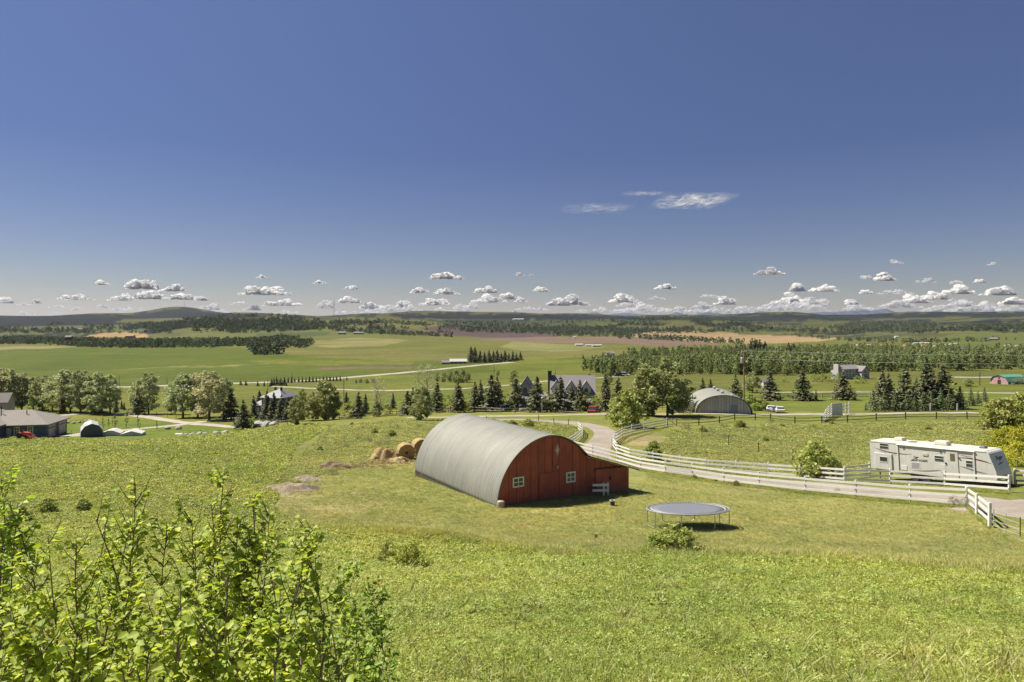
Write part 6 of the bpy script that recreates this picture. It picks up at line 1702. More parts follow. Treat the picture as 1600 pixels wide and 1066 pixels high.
row([(150, 661, 652), (161, 672, 650), (170, 669, 652), (176, 665, 652), (180, 672, 645), (184, 662, 653), (197.5, 669, 641), (215.5, 669, 645), (218.5, 674, 659), (245, 673, 655), (130, 664, 655), (24, 683, 664), (66, 682, 672), (87, 682, 660), (111, 682, 672)],
    'columnar', '%s from the left of the slim saplings on the bungalow lawn', 'sapling', 'sapling', 'saplings on the bungalow lawn')
row([(190, 640, 625), (194, 641, 628), (313, 678, 671), (342, 677, 670), (297, 679, 673)], 'slim_spruce', '%s from the left of the tiny spruces left of the lone dark spruce', 'small_spruce', 'spruce', 'tiny spruces', wf=1.2)
# between the hill and the blue grey house
row([(396, 655, 618, 1.5), (405, 652, 609, 1.5), (417, 658, 610, 1.5), (428, 658, 613, 1.6), (440, 659, 616, 1.7), (449, 659, 622, 1.6)], 'slim_spruce', '%s from the left of the slim spruces in front of the blue grey house', 'spruce_tree', 'spruce', 'slim spruces before the blue grey house', wf=1.1)
plant_px('slim_spruce', 447, 640, 610, 1.2, 'spruce_tree', 'spruce standing right of the pale metal roof', 'spruce')
row([(462, 664, 619, 1.15), (473, 658, 606, .8), (489, 658, 612, 1.0), (508, 657, 591, 1.15), (522, 656, 606, .9)], 'broadleaf', '%s from the left of the bushy grey green trees at the field edge', 'broadleaf_tree', 'tree', 'bushy trees at the field edge')
row([(545, 655, 627, 1.6), (530, 652, 632, 1.3), (588, 651, 627, 1.5, 'broadleaf'), (606, 650, 632, 1.5), (628, 646, 628, 1.2)], 'lime', '%s from the left of the light green bushes behind the rail fence', 'bush', 'bush', 'light green bushes behind the rail fence')
row([(541, 640, 611, 1.0), (560, 654, 612, 1.2), (571, 648, 615, .9), (614, 640, 613, .9)], 'spruce', '%s from the left of the four spruces between the light green bushes', 'spruce_tree', 'spruce', 'spruces between the light green bushes')
plant_px('thin_tree', 593, 650, 588, 1.0, 'thin_tree', 'thin pale half bare tree left of the spruce row', 'tree')
plant_px('thin_tree', 665, 640, 567, 1.05, 'thin_tree', 'tall pale half bare tree rising above the spruce row', 'tree')
row([(637, 649, 610, 1.35), (645, 646, 605, .9), (683, 645, 596, 1.1), (716, 645, 594, 1.15), (742, 643, 596, 1.1), (751, 642, 593, .9), (768, 643, 583, 1.25), (777, 642, 588, 1.0), (806, 643, 590, 1.35), (839, 644, 588, 1.35), (876, 644, 587, 1.15), (893, 642, 600, .9), (906, 643, 593, 1.0), (946, 643, 585, .95)],
    'spruce', '%s from the left in the row of big spruces behind the barn', 'spruce_tree', 'spruce', 'row of big spruces behind the barn')
plant_px('broadleaf', 658, 658, 600, 1.25, 'broadleaf_tree', 'rounded silvery green tree standing just above the barn roof', 'tree')
row([(700, 643, 618), (758, 643, 625), (789, 641, 622), (856, 643, 612), (915, 643, 612, 1.6), (931, 643, 618, 1.5), (728, 642, 628), (816, 641, 625)], 'lime', '%s from the left of the light green shrubs between the big spruces', 'garden_shrub', 'shrub', 'light green shrubs between the spruces', wf=1.2)
row([(882, 645, 636), (905, 645, 637), (1068, 647, 632), (1085, 646, 630), (1131, 646, 635), (1055, 645, 633)], 'sage', '%s from the left of the low pale shrubs along the rail fences', 'low_shrub', 'shrub', 'low pale shrubs along the rail fences', wf=1.0)
# green grove, round trees and the small trees of the middle valley
row([(693, 597, 580), (704, 597, 578), (713, 598, 577), (722, 598, 576), (731, 598, 581), (683, 596, 582)], 'broadleaf', '%s from the left in the dark rounded grove beyond the spruce row', 'grove_tree', 'tree', 'dark rounded grove', wf=1.2)
row([(563, 598, 591), (573, 599, 592), (583, 598, 590)], 'broadleaf', '%s from the left of three low trees in a row on the far pasture', 'grove_tree', 'tree', 'low trees on the far pasture', wf=1.8)
plant_px('slim_spruce', 556.5, 599, 592, 1.3, 'small_spruce', 'tiny dark spruce at the left end of the low trees on the far pasture', 'spruce')
plant_px('broadleaf', 802, 606, 577, 1.0, 'broadleaf_tree', 'round topped pale green tree left of the farmhouse wing', 'tree')
plant_px('broadleaf', 777.5, 588, 577, 1.0, 'broadleaf_tree', 'small grey tree on the green field above the spruce row', 'tree')
plant_px('broadleaf', 950, 601, 578, 1.1, 'broadleaf_tree', 'grey green round tree right of the farmhouse roof', 'tree')
plant_px('broadleaf', 921, 594, 582, 1.3, 'broadleaf_tree', 'small grey bush tree on the field just above the farmhouse roof', 'tree')
# big leafy trees and the round bush at the driveway
plant_px('broadleaf', 1043, 650, 559, 1.4, 'broadleaf_tree', 'largest dark leafy tree in the middle, right of the round bush', 'tree')
plant_px('broadleaf', 1012, 650, 566, 1.25, 'broadleaf_tree', 'tall leafy tree joined to the left side of the largest one', 'tree')
plant_px('broadleaf', 1000, 649, 588, 1.0, 'broadleaf_tree', 'lower leafy tree behind the round bush by the driveway', 'tree')
plant_px('spruce', 966, 644, 588, 1.1, 'spruce_tree', 'dark spruce at the left edge of the large leafy trees', 'spruce')
plant_px('spruce', 1069, 645, 594, 1.3, 'spruce_tree', 'dark spruce at the right edge of the large leafy trees', 'spruce')
p = pick(978, 668); plant('bush', p, (668 - 612) / F * p.y, .92, 'round_bush', 'big round green bush beside the driveway bend', 'bush')
row([(1098, 620, 590, 1.1), (1110, 616, 591, 1.0)], 'spruce', '%s from the left of two spruces behind the arched shed roof', 'spruce_tree', 'spruce', 'two spruces behind the arched shed')
plant_px('spruce', 1149, 628, 585, 1.25, 'spruce_tree', 'dark spruce between the arched shed and the tall pole', 'spruce')
plant_px('broadleaf', 1176, 614, 580, 1.35, 'broadleaf_tree', 'round dark tree right of the tall pole', 'tree')
row([(1203, 626, 581, 1.45), (1254, 626, 576, 1.4), (1317, 625, 580, 1.5)], 'spruce', '%s from the left of the three lone spruces on the right lawn', 'spruce_tree', 'spruce', 'lone spruces on the right lawn')
row([(1219, 625, 615), (1275, 627, 608), (1335.5, 626, 610)], 'slim_spruce', '%s from the left of the very small spruces beside the lone ones', 'small_spruce', 'spruce', 'very small spruces beside the lone ones', wf=1.0)
row([(1172, 640, 617, 1.3), (1190, 641, 624, 1.3), (1181, 642, 630, 1.4)], 'bush', '%s from the left of the bushes right of the arched shed', 'bush', 'bush', 'bushes right of the arched shed')
row([(1378, 640, 576, 1.0), (1388, 638, 583, 1.1), (1414, 640, 573, 1.3), (1444, 638, 574, 1.1), (1452, 638, 567, 1.1), (1474, 638, 569, 1.4), (1432, 636, 590, 1.0)], 'spruce', '%s from the left of the tall spruces in the clump above the trailer', 'spruce_tree', 'spruce', 'tall spruces in the clump above the trailer', wf=1.1)
row([(1353, 642, 628, .8), (1364, 643, 608), (1383, 643, 607), (1399, 643, 611), (1417, 643, 610), (1429, 642, 618), (1442, 642, 612), (1456, 642, 612), (1470, 642, 606), (1483, 641, 610), (1500, 639, 603, 1.0), (1517, 634, 605, .9), (1528, 631, 611), (1538, 629, 604, .8)], 'young_spruce', '%s from the left of the young green spruces in front of the tall clump', 'young_spruce', 'spruce', 'young green spruces in front of the clump', wf=.95)
row([(1272, 596, 583), (1285, 597, 583), (1299, 597, 582), (1311, 597, 583), (1339, 599, 587), (1349, 599, 589), (1225, 597, 588)], 'lime', '%s from the left of the bright bushes before the two storey house', 'garden_shrub', 'shrub', 'bright bushes before the two storey house', wf=2.0)
plant_px('broadleaf', 1513, 604, 591, 2.2, 'bush', 'round green bush left of the thin pole on the right lawn', 'bush')
plant_px('sage', 1594, 601, 589, 1.6, 'bush', 'olive bush right of the pink barn', 'bush')
# dark spruce blocks far out
row([(736, 567, 541), (742, 567, 542), (750, 567, 547), (757, 567, 549), (764, 567, 547), (771, 567, 548), (777, 567, 546), (783, 566, 550), (789, 566, 547), (795, 566, 551), (801, 565, 548), (807, 564, 551), (813, 563, 549)], 'spruce', '%s from the left in the block of dark spruces at the far farm', 'spruce_tree', 'spruce', 'block of dark spruces at the far farm', wf=1.2)
row([(990, 556, 546), (1023, 556, 545), (1030, 556, 541), (1017, 556, 546), (1075, 556, 546), (1083, 556, 545), (1091, 556, 544), (1099, 556, 543), (1108, 556, 545), (1117, 556, 541), (1125, 556, 543), (1133, 556, 540), (1142, 556, 541), (1150, 555, 537), (1158, 555, 535), (1165, 555, 541), (1173, 555, 533), (1180, 555, 532), (1187, 555, 530), (1195, 554, 533), (1232, 552, 535), (1240, 552, 536)], 'spruce', '%s from the left in the line of dark spruces above the aspen belt', 'spruce_tree', 'spruce', 'line of dark spruces above the aspen belt', Y=620, wf=1.5)
zb = [(18, 290, 228), (85, 292, 235), (145, 295, 240), (163, 290, 205), (185, 285, 198), (215, 278, 185), (240, 285, 215), (257, 285, 198), (275, 285, 225), (295, 285, 190), (312, 287, 225), (335, 255, 192), (370, 257, 185), (403, 250, 195), (445, 250, 187), (482, 252, 187), (520, 252, 192), (556, 250, 180), (592, 248, 177), (628, 246, 185), (665, 243, 185), (702, 240, 175), (737, 240, 175), (770, 240, 175), (806, 238, 182)]
row([(400 + a / 6.667, 560 + b_ / 6.667, 560 + c_ / 6.667) for a, b_, c_ in zb], 'slim_spruce', '%s from the left in the long row of small spruces along the far road', 'small_spruce', 'spruce', 'long row of small spruces along the far road', wf=1.4)
row([(526, 595.5, 586.5), (531.7, 595.5, 586.5), (541.7, 594.5, 588)], 'slim_spruce', '%s of the three smallest spruces at the right end of the long row', 'small_spruce', 'spruce', 'smallest spruces of the long row', wf=1.4)
row([(376, 602, 594), (384, 602.5, 594)], 'spruce', '%s of two dark spruces at the far road above the lone spruce', 'small_spruce', 'spruce', 'two spruces at the far road', wf=1.3)
row([(911, 561, 553), (941.5, 556, 550), (898.5, 558, 555)], 'slim_spruce', '%s from the left of the scattered dark trees left of the aspen wood', 'small_spruce', 'spruce', 'scattered dark trees left of the aspen wood', wf=1.4)
row([(1507, 549, 537.5), (1514.5, 549, 536)], 'slim_spruce', '%s of two narrow dark trees by the house on the rise', 'columnar_tree', 'tree', 'narrow trees by the house on the rise', wf=.8)
row([(1426, 546, 540), (1487, 548, 542), (1522, 531, 527), (1540, 530, 526), (1560, 531, 526), (1572, 531, 526.5), (1586, 531, 527)], 'broadleaf', '%s from the left of the small dark trees along the far right rise', 'far_tree', 'tree', 'small trees on the far right rise', wf=1.5)
# shrubs of the near slopes
p = pick(1277, 748); plant('bush', p, (748 - 689) / F * p.y, .98, 'round_bush', 'dense round bush growing through the white fence left of the trailer', 'bush')
p = pick(1021, 719); plant('bush', p, (719 - 690) / F * p.y, .9, 'bush', 'small open bush inside the bend of the white fence', 'bush')
p = pick(1056, 864); plant('bright_bush', p, (864 - 818) / F * p.y * .9, 1.45, 'low_bush', 'low leafy bush below the trampoline at the meadow edge', 'bush')
p = pick(1025, 862); plant('bright_bush', p, .75, 1.1, 'low_bush', 'smaller leafy clump left of the low bush below the trampoline', 'bush')
p = pick(635, 884); plant('bright_bush', p, (884 - 842) / F * p.y * .9, 1.35, 'low_bush', 'wide low bush in the meadow between the thicket and the barn', 'bush')
p = pick(608, 880); plant('bright_bush', p, .75, 1.0, 'low_bush', 'small bush touching the left side of the wide low bush', 'bush')
p = pick(1566, 674); plant('bush', p, (674 - 622) / F * p.y, 1.15, 'large_bush', 'large olive bush behind the trailer nose, left one', 'bush')
p = pick(1600, 672); plant('bush', p, (672 - 617) / F * p.y, 1.15, 'large_bush', 'large olive bush cut by the right edge', 'bush')
for i, (a, b_, t_, lab) in enumerate([(1556, 707, 672, 'leftmost yellow flowering bush behind the trailer'), (1578, 709, 668, 'middle yellow flowering bush behind the trailer'), (1603, 712, 666, 'rightmost yellow flowering bush at the picture edge behind the trailer'), (1590, 728, 692, 'lower yellow green bush right of the trailer nose')]):
    p = pick(a, b_); plant('yellow_bush', p, (b_ - t_) / F * p.y, .95, 'yellow_bush', lab, 'bush', 'yellow bushes behind the trailer')
for i, (a, b_, t_, k) in enumerate([(1084, 748.5, 741, 'bush'), (1118, 753, 748, 'bush'), (1150, 759, 751, 'bush'), (1490, 792, 774, 'sage'), (1508, 794, 777, 'sage'), (1308, 773, 762, 'sage')]):
    p = pick(a, b_); plant(k, p, (b_ - t_) / F * p.y, 1.2 if k == 'bush' else .75, 'weed_clump', '%s weed clump from the left along the foot of the near white fence' % ORD[[0, 1, 2, 4, 5, 3][i]], 'weeds', 'weeds at the foot of the near fence')
for i, (a, b_, t_, k, w_) in enumerate([(770, 668, 655, 'bush', 1.6), (800, 671, 657, 'bush', 1.6), (825, 668, 655, 'bush', 1.5), (745, 663, 654, 'sage', 1.4)]):
    p = pick(a, b_); plant(k, p, max(.8, (b_ - t_) / F * p.y), w_, 'bush', '%s from the left of the low bushes just behind the barn roof' % ORD[[1, 2, 3, 0][i]], 'bush', 'low bushes behind the barn roof')
sc_ = [(585, 678, 669), (612, 683, 672), (605, 696, 687), (592, 697, 688), (560, 688, 682), (655, 668, 662), (540, 700, 694), (575, 690, 682), (620, 670, 664), (500, 705, 699), (520, 742, 734), (550, 665, 660)]
for i, (a, b_, t_) in enumerate(sorted(sc_)):
    p = pick(a, b_); plant('bush' if i % 3 == 0 else 'sage', p, max(.45, (b_ - t_) / F * p.y), 1.3, 'scrub_bush', '%s scrub bush from the left on the dry slope left of the barn' % ORD[i], 'bush', 'scrub bushes on the dry slope')
sc_ = [(1072, 672, 660), (1098, 675, 666), (1130, 668, 660), (1156, 668, 657), (1176, 676, 670), (1132, 684, 677), (1158, 668, 661), (1196, 690, 682), (1222, 668, 662), (1300, 664, 658), (1330, 674, 668), (1450, 672, 664), (1483, 655, 648), (1350, 700, 694), (1290, 678, 673), (1205, 660, 654), (1270, 668, 663), (1206, 672, 664)]
for i, (a, b_, t_) in enumerate(sorted(sc_)):
    p = pick(a, b_); plant('bush' if i % 3 == 1 else 'sage', p, max(.4, (b_ - t_) / F * p.y), 1.5, 'scrub_bush', '%s scrub bush from the left on the paddock slope below the road fence' % ORD[i], 'bush', 'scrub bushes on the paddock slope')
for i, (a, b_, t_) in enumerate([(5, 858, 800), (75, 805, 768), (30, 818, 780), (130, 800, 772)]):
    p = pick(a, b_); plant('bush', p, (b_ - t_) / F * p.y * .7, 1.2, 'meadow_bush', '%s dark green bush in the left meadow behind the thicket' % ORD[[0, 2, 1, 3][i]], 'bush', 'bushes in the left meadow')

# ================================================================ meadow, lawn and slope vegetation (masses)
def plant_model(name, seed, nleaf, rad, hgt, ls, nblade, bh, leafm):
    rng = np.random.default_rng(seed)
    a = rng.uniform(0, 2 * PI, nleaf); r_ = rad * np.sqrt(rng.uniform(0, 1, nleaf)); z = hgt * rng.uniform(.25, 1, nleaf) * (1 - .4 * (r_ / rad))
    P = np.stack([np.cos(a) * r_, np.sin(a) * r_, z], 1)
    V = quads_at(P, np.tile([0, -.1, .9], (nleaf, 1)), np.full(nleaf, ls), rng, .85, .38) if nleaf else np.empty((0, 3))
    B = []
    for k in range(nblade):
        a = rng.uniform(0, 2 * PI); r0 = rad * .6 * rng.uniform(0, 1); b_ = np.array([math.cos(a) * r0, math.sin(a) * r0, 0]); h = bh * rng.uniform(.6, 1.2)
        t_ = b_ + np.array([rng.normal(0, .55) * h, rng.normal(0, .55) * h, h * .8]); w = np.array([math.cos(a * 3), math.sin(a * 3), 0]) * bh * .035
        m_ = (b_ + t_) / 2 + np.array([0, 0, .06 * h]); B += [b_ - w, b_ + w, m_ + w * .8, m_ - w * .8, m_ - w * .8, m_ + w * .8, t_ + w * .1, t_ - w * .1]
    V = np.vstack([V, np.array(B)]) if B else V
    return mat_mesh(quad_mesh(name, V), leafm)
M_MEADOW = leaf_mat('meadow_plants', (.145, .18, .018), (.335, .385, .052), (.68, .70, .27), .38, scale=.5, obj_var=.28)
M_LAWNM = leaf_mat('lawn_blades', (.25, .25, .065), (.39, .385, .125), (.62, .58, .28), .38, scale=.4, obj_var=.22)
M_SLOPE = leaf_mat('slope_grass', (.20, .22, .055), (.33, .345, .095), (.53, .52, .22), .38, scale=.3, obj_var=.28)
MEAD = [plant_model('clover', 300 + i, 34, .11, .10, .040, 3, .13, M_MEADOW) for i in range(3)] + [plant_model('meadow_grass', 310 + i, 22, .10, .10, .036, 8, .16, M_MEADOW) for i in range(2)]
WEED = [plant_model('weed', 370 + i, 60, .20, .26, .055, 0, .1, M_BUSH) for i in range(2)]
STALK = [plant_model('dry_stalks', 360, 4, .10, .16, .03, 9, .34, M_LAWNM)]
MEADF = [plant_model('meadow_clump', 320 + i, 44, .22, .14, .080, 4, .18, M_MEADOW) for i in range(3)]
LAWNM = [plant_model('lawn_tuft', 330 + i, 0, .12, .05, .03, 16, .065, M_LAWNM) for i in range(3)]
SLOPEM = [plant_model('slope_tuft', 340 + i, 26, .27, .12, .09, 8, .20, M_SLOPE) for i in range(3)]
def recol(me, m):
    me = me.copy(); me.materials.clear(); me.materials.append(m); return me
def scatter_screen(name, poly_, n, models, label, seed, size, clumpy=0.0, ylim=None, zs=None):
    rng = np.random.default_rng(seed); q = rand_in(poly_, n, rng); P = pick_many(q[:, 0], q[:, 1])
    if ylim: P = P[(P[:, 1] > ylim[0]) & (P[:, 1] < ylim[1])]
    s = size(P[:, 1]) * rng.uniform(.6, 1.4, len(P))
    if clumpy: s *= np.clip(1 + clumpy * wob(P[:, 0], P[:, 1], 1.6, seed) + clumpy * .6 * wob(P[:, 0], P[:, 1], .5, seed + 3), .35, 2.2)
    P[:, 2] -= .01
    return scatter(name, P, s, models, label, seed, .15, zs)
EDGE = [(480, 826), (600, 826), (700, 834), (790, 852), (900, 864), (1120, 863), (1330, 869), (1500, 886), (1680, 893)]
# rows of the picture below 1066 and beside it are filled by world position
rngm = np.random.default_rng(50)
scatter_screen('meadow_plants', [(-76, 1200), (-76, 800), (0, 800), (480, 826)] + EDGE[1:] + [(1680, 1200)], 200000, MEAD, 'dense bright green meadow plants and clover filling the foreground', 51, lambda Y: .42 + Y * .032, .36, (4.6, 45))
xx = np.concatenate([rngm.uniform(-14, 14, 9000), rngm.uniform(-40, -14, 5000), rngm.uniform(14, 40, 5000)]); yy = np.concatenate([rngm.uniform(-6, 6, 9000), rngm.uniform(0, 34, 10000)])
k_ = ~((np.abs(xx) < .78 * yy) & (yy > 4.6)) & (np.hypot(xx, yy) > 1.0)
xx, yy = xx[k_], yy[k_]
scatter('meadow_plants', np.stack([xx, yy, H(xx, yy)], 1), rngm.uniform(1, 1.8, len(xx)), MEAD, 'meadow plants beside and behind the viewpoint', 52)
scatter_screen('dry_stalks', [(-76, 1200), (-76, 800), (480, 826)] + EDGE[1:] + [(1680, 1200)], 2600, STALK, 'thin dry stalks standing here and there in the meadow', 61, lambda Y: .42 + Y * .016, .3, (5, 45))
scatter_screen('meadow_weeds', [(-76, 1200), (-76, 800), (480, 826)] + EDGE[1:] + [(1680, 1200)], 1500, WEED, 'darker leafy weeds growing in patches through the meadow', 62, lambda Y: .30 + Y * .022, .6, (8, 45))
scatter_screen('meadow_slope_plants', [(-76, 830), (-76, 684), (100, 686), (200, 690), (330, 680), (430, 667), (520, 664), (460, 700), (430, 760), (425, 800), (480, 826)], 62000, MEADF + SLOPEM[:2] + [recol(MEADF[0], M_SLOPE)], 'rough green meadow covering the left hillside', 53, lambda Y: .40 + Y * .013, .35, (20, 150), 1.1)
_Y = np.exp(rngm.uniform(math.log(25), math.log(88), 12000)); _U = rngm.uniform(-1.15, -.80, 12000)
scatter('meadow_slope_plants', np.stack([_U * _Y, _Y, H(_U * _Y, _Y)], 1), .45 + _Y * .013, MEADF + SLOPEM[:2], 'rough meadow going on beyond the left edge of the view', 63)
LAWNP = [(425, 800), (455, 765), (520, 735), (580, 724), (655, 718), (656, 738), (776, 792), (900, 782), (990, 765), (1010, 745), (1250, 775), (1420, 791), (1515, 800), (1600, 850)] + EDGE[::-1]
scatter_screen('lawn_grass', LAWNP, 40000, LAWNM, 'short mown grass round the barn and trampoline', 54, lambda Y: .8 + Y * .018, .25, (20, 70))
scatter_screen('slope_grass', [(1045, 672), (1200, 664), (1560, 658), (1680, 700), (1680, 725), (1590, 712), (1350, 735), (1200, 738), (1060, 722), (1000, 705), (1040, 690)], 28000, SLOPEM, 'rough grass on the paddock slope behind the white fences', 55, lambda Y: .36 + Y * .0095, .4, (50, 130))
scatter_screen('slope_grass', [(430, 765), (470, 712), (520, 668), (600, 658), (700, 656), (690, 690), (655, 716), (580, 722), (500, 742)], 14000, SLOPEM, 'dry rough grass on the slope behind the hay', 56, lambda Y: .36 + Y * .0095, .4, (40, 135))
scatter_screen('slope_grass', [(760, 658), (850, 660), (900, 668), (895, 690), (880, 700), (820, 680)], 1800, SLOPEM, 'rough grass between the barn roof and the upper driveway', 57, lambda Y: .5 + Y * .012, .3, (50, 135))
# tall grass fringe along the mowing edge
pts = []
for (a, b_), (c_, d_) in zip(EDGE[:-1], EDGE[1:]):
    for t_ in rngm.uniform(0, 1, 420): pts.append((a + (c_ - a) * t_, b_ + (d_ - b_) * t_ + abs(rngm.normal(0, 5))))
pts = np.array(pts); P = pick_many(pts[:, 0], pts[:, 1]); FR = [plant_model('tall_grass', 350 + i, 0, .16, .1, .03, 22, .22, M_LAWNM if i else M_MEADOW) for i in range(3)]
scatter('tall_grass', P, rngm.uniform(.8, 1.5, len(P)), FR, 'tall grass fringe where the mown lawn meets the meadow', 58)
# grass strips at the foot of the fences
pts = []
for seq in ([(926, 714), (1001, 735), (1131, 756), (1258, 771), (1422, 787), (1510, 793), (1546, 826)], [(1042, 667), (956, 700), (985, 719), (1103, 737), (1250, 749), (1391, 758), (1577, 771)]):
    for (a, b_), (c_, d_) in zip(seq[:-1], seq[1:]):
        for t_ in rngm.uniform(0, 1, int(abs(c_ - a) + abs(d_ - b_)) * 3): pts.append((a + (c_ - a) * t_ + rngm.normal(0, 1), b_ + (d_ - b_) * t_ + rngm.normal(0, 1)))
pts = np.array(pts); P = pick_many(pts[:, 0], pts[:, 1])
scatter('fence_foot_grass', P, rngm.uniform(.5, 1.0, len(P)), FR[:2], 'unmown grass at the foot of the white fences', 59)

# ================================================================ the leafy thicket in the foreground
def leaf_model(i):
    rg = random.Random(i); L = 1.0; w = rg.uniform(.68, .85); f = rg.uniform(.10, .22); cu = rg.uniform(-.05, .14)
    v = [(0, 0, 0), (.34 * w, .22, f * .5), (.5 * w, .5, f), (.32 * w, .82, f * .6 - cu), (0, 1.0, -cu * 1.6), (-.32 * w, .82, f * .6 - cu), (-.5 * w, .5, f), (-.34 * w, .22, f * .5), (0, .5, 0)]
    return v, [(0, 1, 8), (1, 2, 8), (2, 3, 8), (3, 4, 8), (4, 5, 8), (5, 6, 8), (6, 7, 8), (7, 0, 8)]
LM = [leaf_model(i) for i in range(5)]
LMESH = []
for v, f in LM:
    me = bpy.data.meshes.new('leaf'); me.from_pydata([tuple(.052 * c for c in q_) for q_ in v], [], f); me.materials.append(M_SHRUB); me.update(); LMESH.append(me)
def thicket(stems, label, seed, nobj, name='leafy_shrub', leaf=.047, dens=1.0):
    rg = random.Random(seed); e = None; leaves = []; stem_list = []
    for (px, py, Y, w) in stems:
        tip = atz(px, py + 12, Y); bx = tip.x + rg.gauss(0, .16); by = Y + rg.gauss(0, .18)
        base = Vector((bx, by, hz(bx, by) - .05)); hgt = tip.z - base.z
        if hgt < .3: continue
        if e is None:
            e = empty(name, base, 0, label, 'shrub'); O = Vector(base)
        n = 8; pts = []; k1 = Vector((rg.gauss(0, .10), rg.gauss(0, .1), 0)); k2 = Vector((rg.gauss(0, .05), rg.gauss(0, .05), 0))
        for i in range(n + 1):
            t = i / n; p_ = base.lerp(tip, t) + k1 * math.sin(PI * t) * hgt * .4 + k2 * math.sin(2 * PI * t); pts.append(p_)
        r0 = .006 + .003 * hgt
        mb = MB(); mb.tube([q_ - O for q_ in pts], [r0 * (1 - .8 * i / n) for i in range(n + 1)], 6, False)
        nb = int(w * (6 + hgt * 7) * dens)
        for b_ in range(nb):
            t = rg.uniform(.25, .99) ** .65; i = min(n - 1, int(t * n)); p_ = pts[i].lerp(pts[i + 1], t * n - i)
            a = rg.uniform(0, 2 * PI); L = rg.uniform(.12, .30) * (1.15 - t * .72); up = rg.uniform(.7, 1.7)
            q1 = p_ + Vector((math.cos(a) * L * .5, math.sin(a) * L * .5, L * .5 * up)); q2 = p_ + Vector((math.cos(a) * L * .85, math.sin(a) * L * .85, L * up * 1.1))
            mb.tube([p_ - O, q1 - O, q2 - O], [r0 * .35, r0 * .25, .0012], 4, False)
            m_ = max(6, int(L / .015))
            for j in range(m_):
                u = .12 + .9 * j / m_; pp = (p_.lerp(q1, u * 2) if u < .5 else q1.lerp(q2, (u - .5) * 2))
                leaves.append((pp, a + rg.choice((-1, 1)) * rg.uniform(.5, 1.3), rg.uniform(-.5, .55), rg.uniform(-.7, .7), leaf * rg.uniform(.65, 1.25)))
        for j in range(int(hgt * 8 * dens)):
            t = rg.uniform(.3, 1.0); i = min(n - 1, int(t * n)); p_ = pts[i].lerp(pts[i + 1], t * n - i)
            leaves.append((p_, rg.uniform(0, 2 * PI), rg.uniform(-.2, .9), rg.uniform(-.5, .5), leaf * rg.uniform(.6, 1.1)))
        mb.build('stem', M_TWIG, e, fix=False)
    leaves.sort(key=lambda l: l[0].y); rest = leaves[nobj:]
    for (p_, az, el, ro, s) in leaves[:nobj]:
        o_ = bpy.data.objects.new('leaf', rg.choice(LMESH)); COL.objects.link(o_); o_.parent = e
        o_.location = p_ - O; o_.rotation_euler = (el, ro, az - PI / 2); o_.scale = [s / .052] * 3
    V = []; Fc = []; base_i = 0
    VV = [np.array(v) for v, f in LM]; FF = np.array(LM[0][1])
    if rest:
        A = []; 
        for (p_, az, el, ro, s) in rest:
            M_ = np.array(Euler((el, ro, az - PI / 2)).to_matrix()); A.append((VV[rg.randrange(5)] * s) @ M_.T + np.array(p_ - O))
        A = np.array(A).reshape(-1, 3); nL = len(rest)
        Q = (FF[None] + (np.arange(nL) * 9)[:, None, None]).reshape(-1, 3)
        o_ = link_mesh('foliage', np_mesh('foliage', A, Q), M_SHRUB, e); tag(o_, kind='stuff')
    return len(leaves)
rs = random.Random(11)
main = [(212, 745, 4.6, 1.6), (207, 790, 4.7, 1.2), (350, 728, 5.0, .9), (372, 790, 5.0, .8), (330, 775, 4.9, .8), (395, 768, 5.0, .9), (150, 800, 4.3, .9), (120, 838, 4.3, 1.0), (75, 826, 4.3, 1.0),
        (62, 862, 4.2, .9), (160, 850, 4.4, 1.1), (300, 800, 4.9, 1.1), (262, 810, 4.6, 1.0), (305, 838, 4.6, 1.2), (340, 832, 4.8, 1.1), (395, 815, 4.9, 1.2), (420, 802, 4.8, 1.3), (430, 800, 5.0, 1.2), (470, 822, 4.7, 1.3), (492, 812, 4.8, 1.4), (480, 850, 4.6, 1.2)]
fillp = [(-40, 910), (60, 905), (150, 890), (250, 875), (350, 870), (440, 855), (500, 860), (520, 900), (500, 1000), (470, 1066), (-40, 1066)]
while len(main) < 84:
    a, b_ = rs.uniform(-50, 520), rs.uniform(835, 1040)
    if in_poly(np.array([a]), np.array([b_]), fillp)[0]: main.append((a, b_, rs.uniform(3.5, 5.2) if b_ < 950 else rs.uniform(3.0, 4.6), rs.uniform(.8, 1.2)))
n1_ = thicket(main, 'big leafy thicket of round leaved shrub stems filling the lower left corner', 5, 290, dens=1.15)
right = [(560, 868, 6.2, 1.0), (575, 905, 6.0, 1.1), (598, 915, 6.1, .9), (540, 890, 5.8, 1.2), (530, 930, 5.4, 1.1), (555, 935, 5.6, 1.1), (585, 950, 5.8, 1.0), (600, 985, 5.6, .8), (545, 975, 5.2, 1.1), (575, 1000, 5.2, 1.0), (520, 990, 4.9, 1.2), (530, 1030, 4.8, 1.0), (560, 1040, 4.9, .9)]
n2_ = thicket(right, 'smaller round leaved shrub at the right end of the foreground thicket', 6, 120)
left = [(2, 735, 5.2, 1.1), (12, 770, 5.0, 1.4), (-15, 760, 5.0, 1.3), (22, 800, 5.0, 1.2), (5, 820, 4.9, 1.1), (-30, 780, 5.1, 1.2), (28, 775, 5.2, .7)]
n3_ = thicket(left, 'round leaved shrub cut off by the left edge above the thicket', 7, 60)
print('leaves', n1_, n2_, n3_)

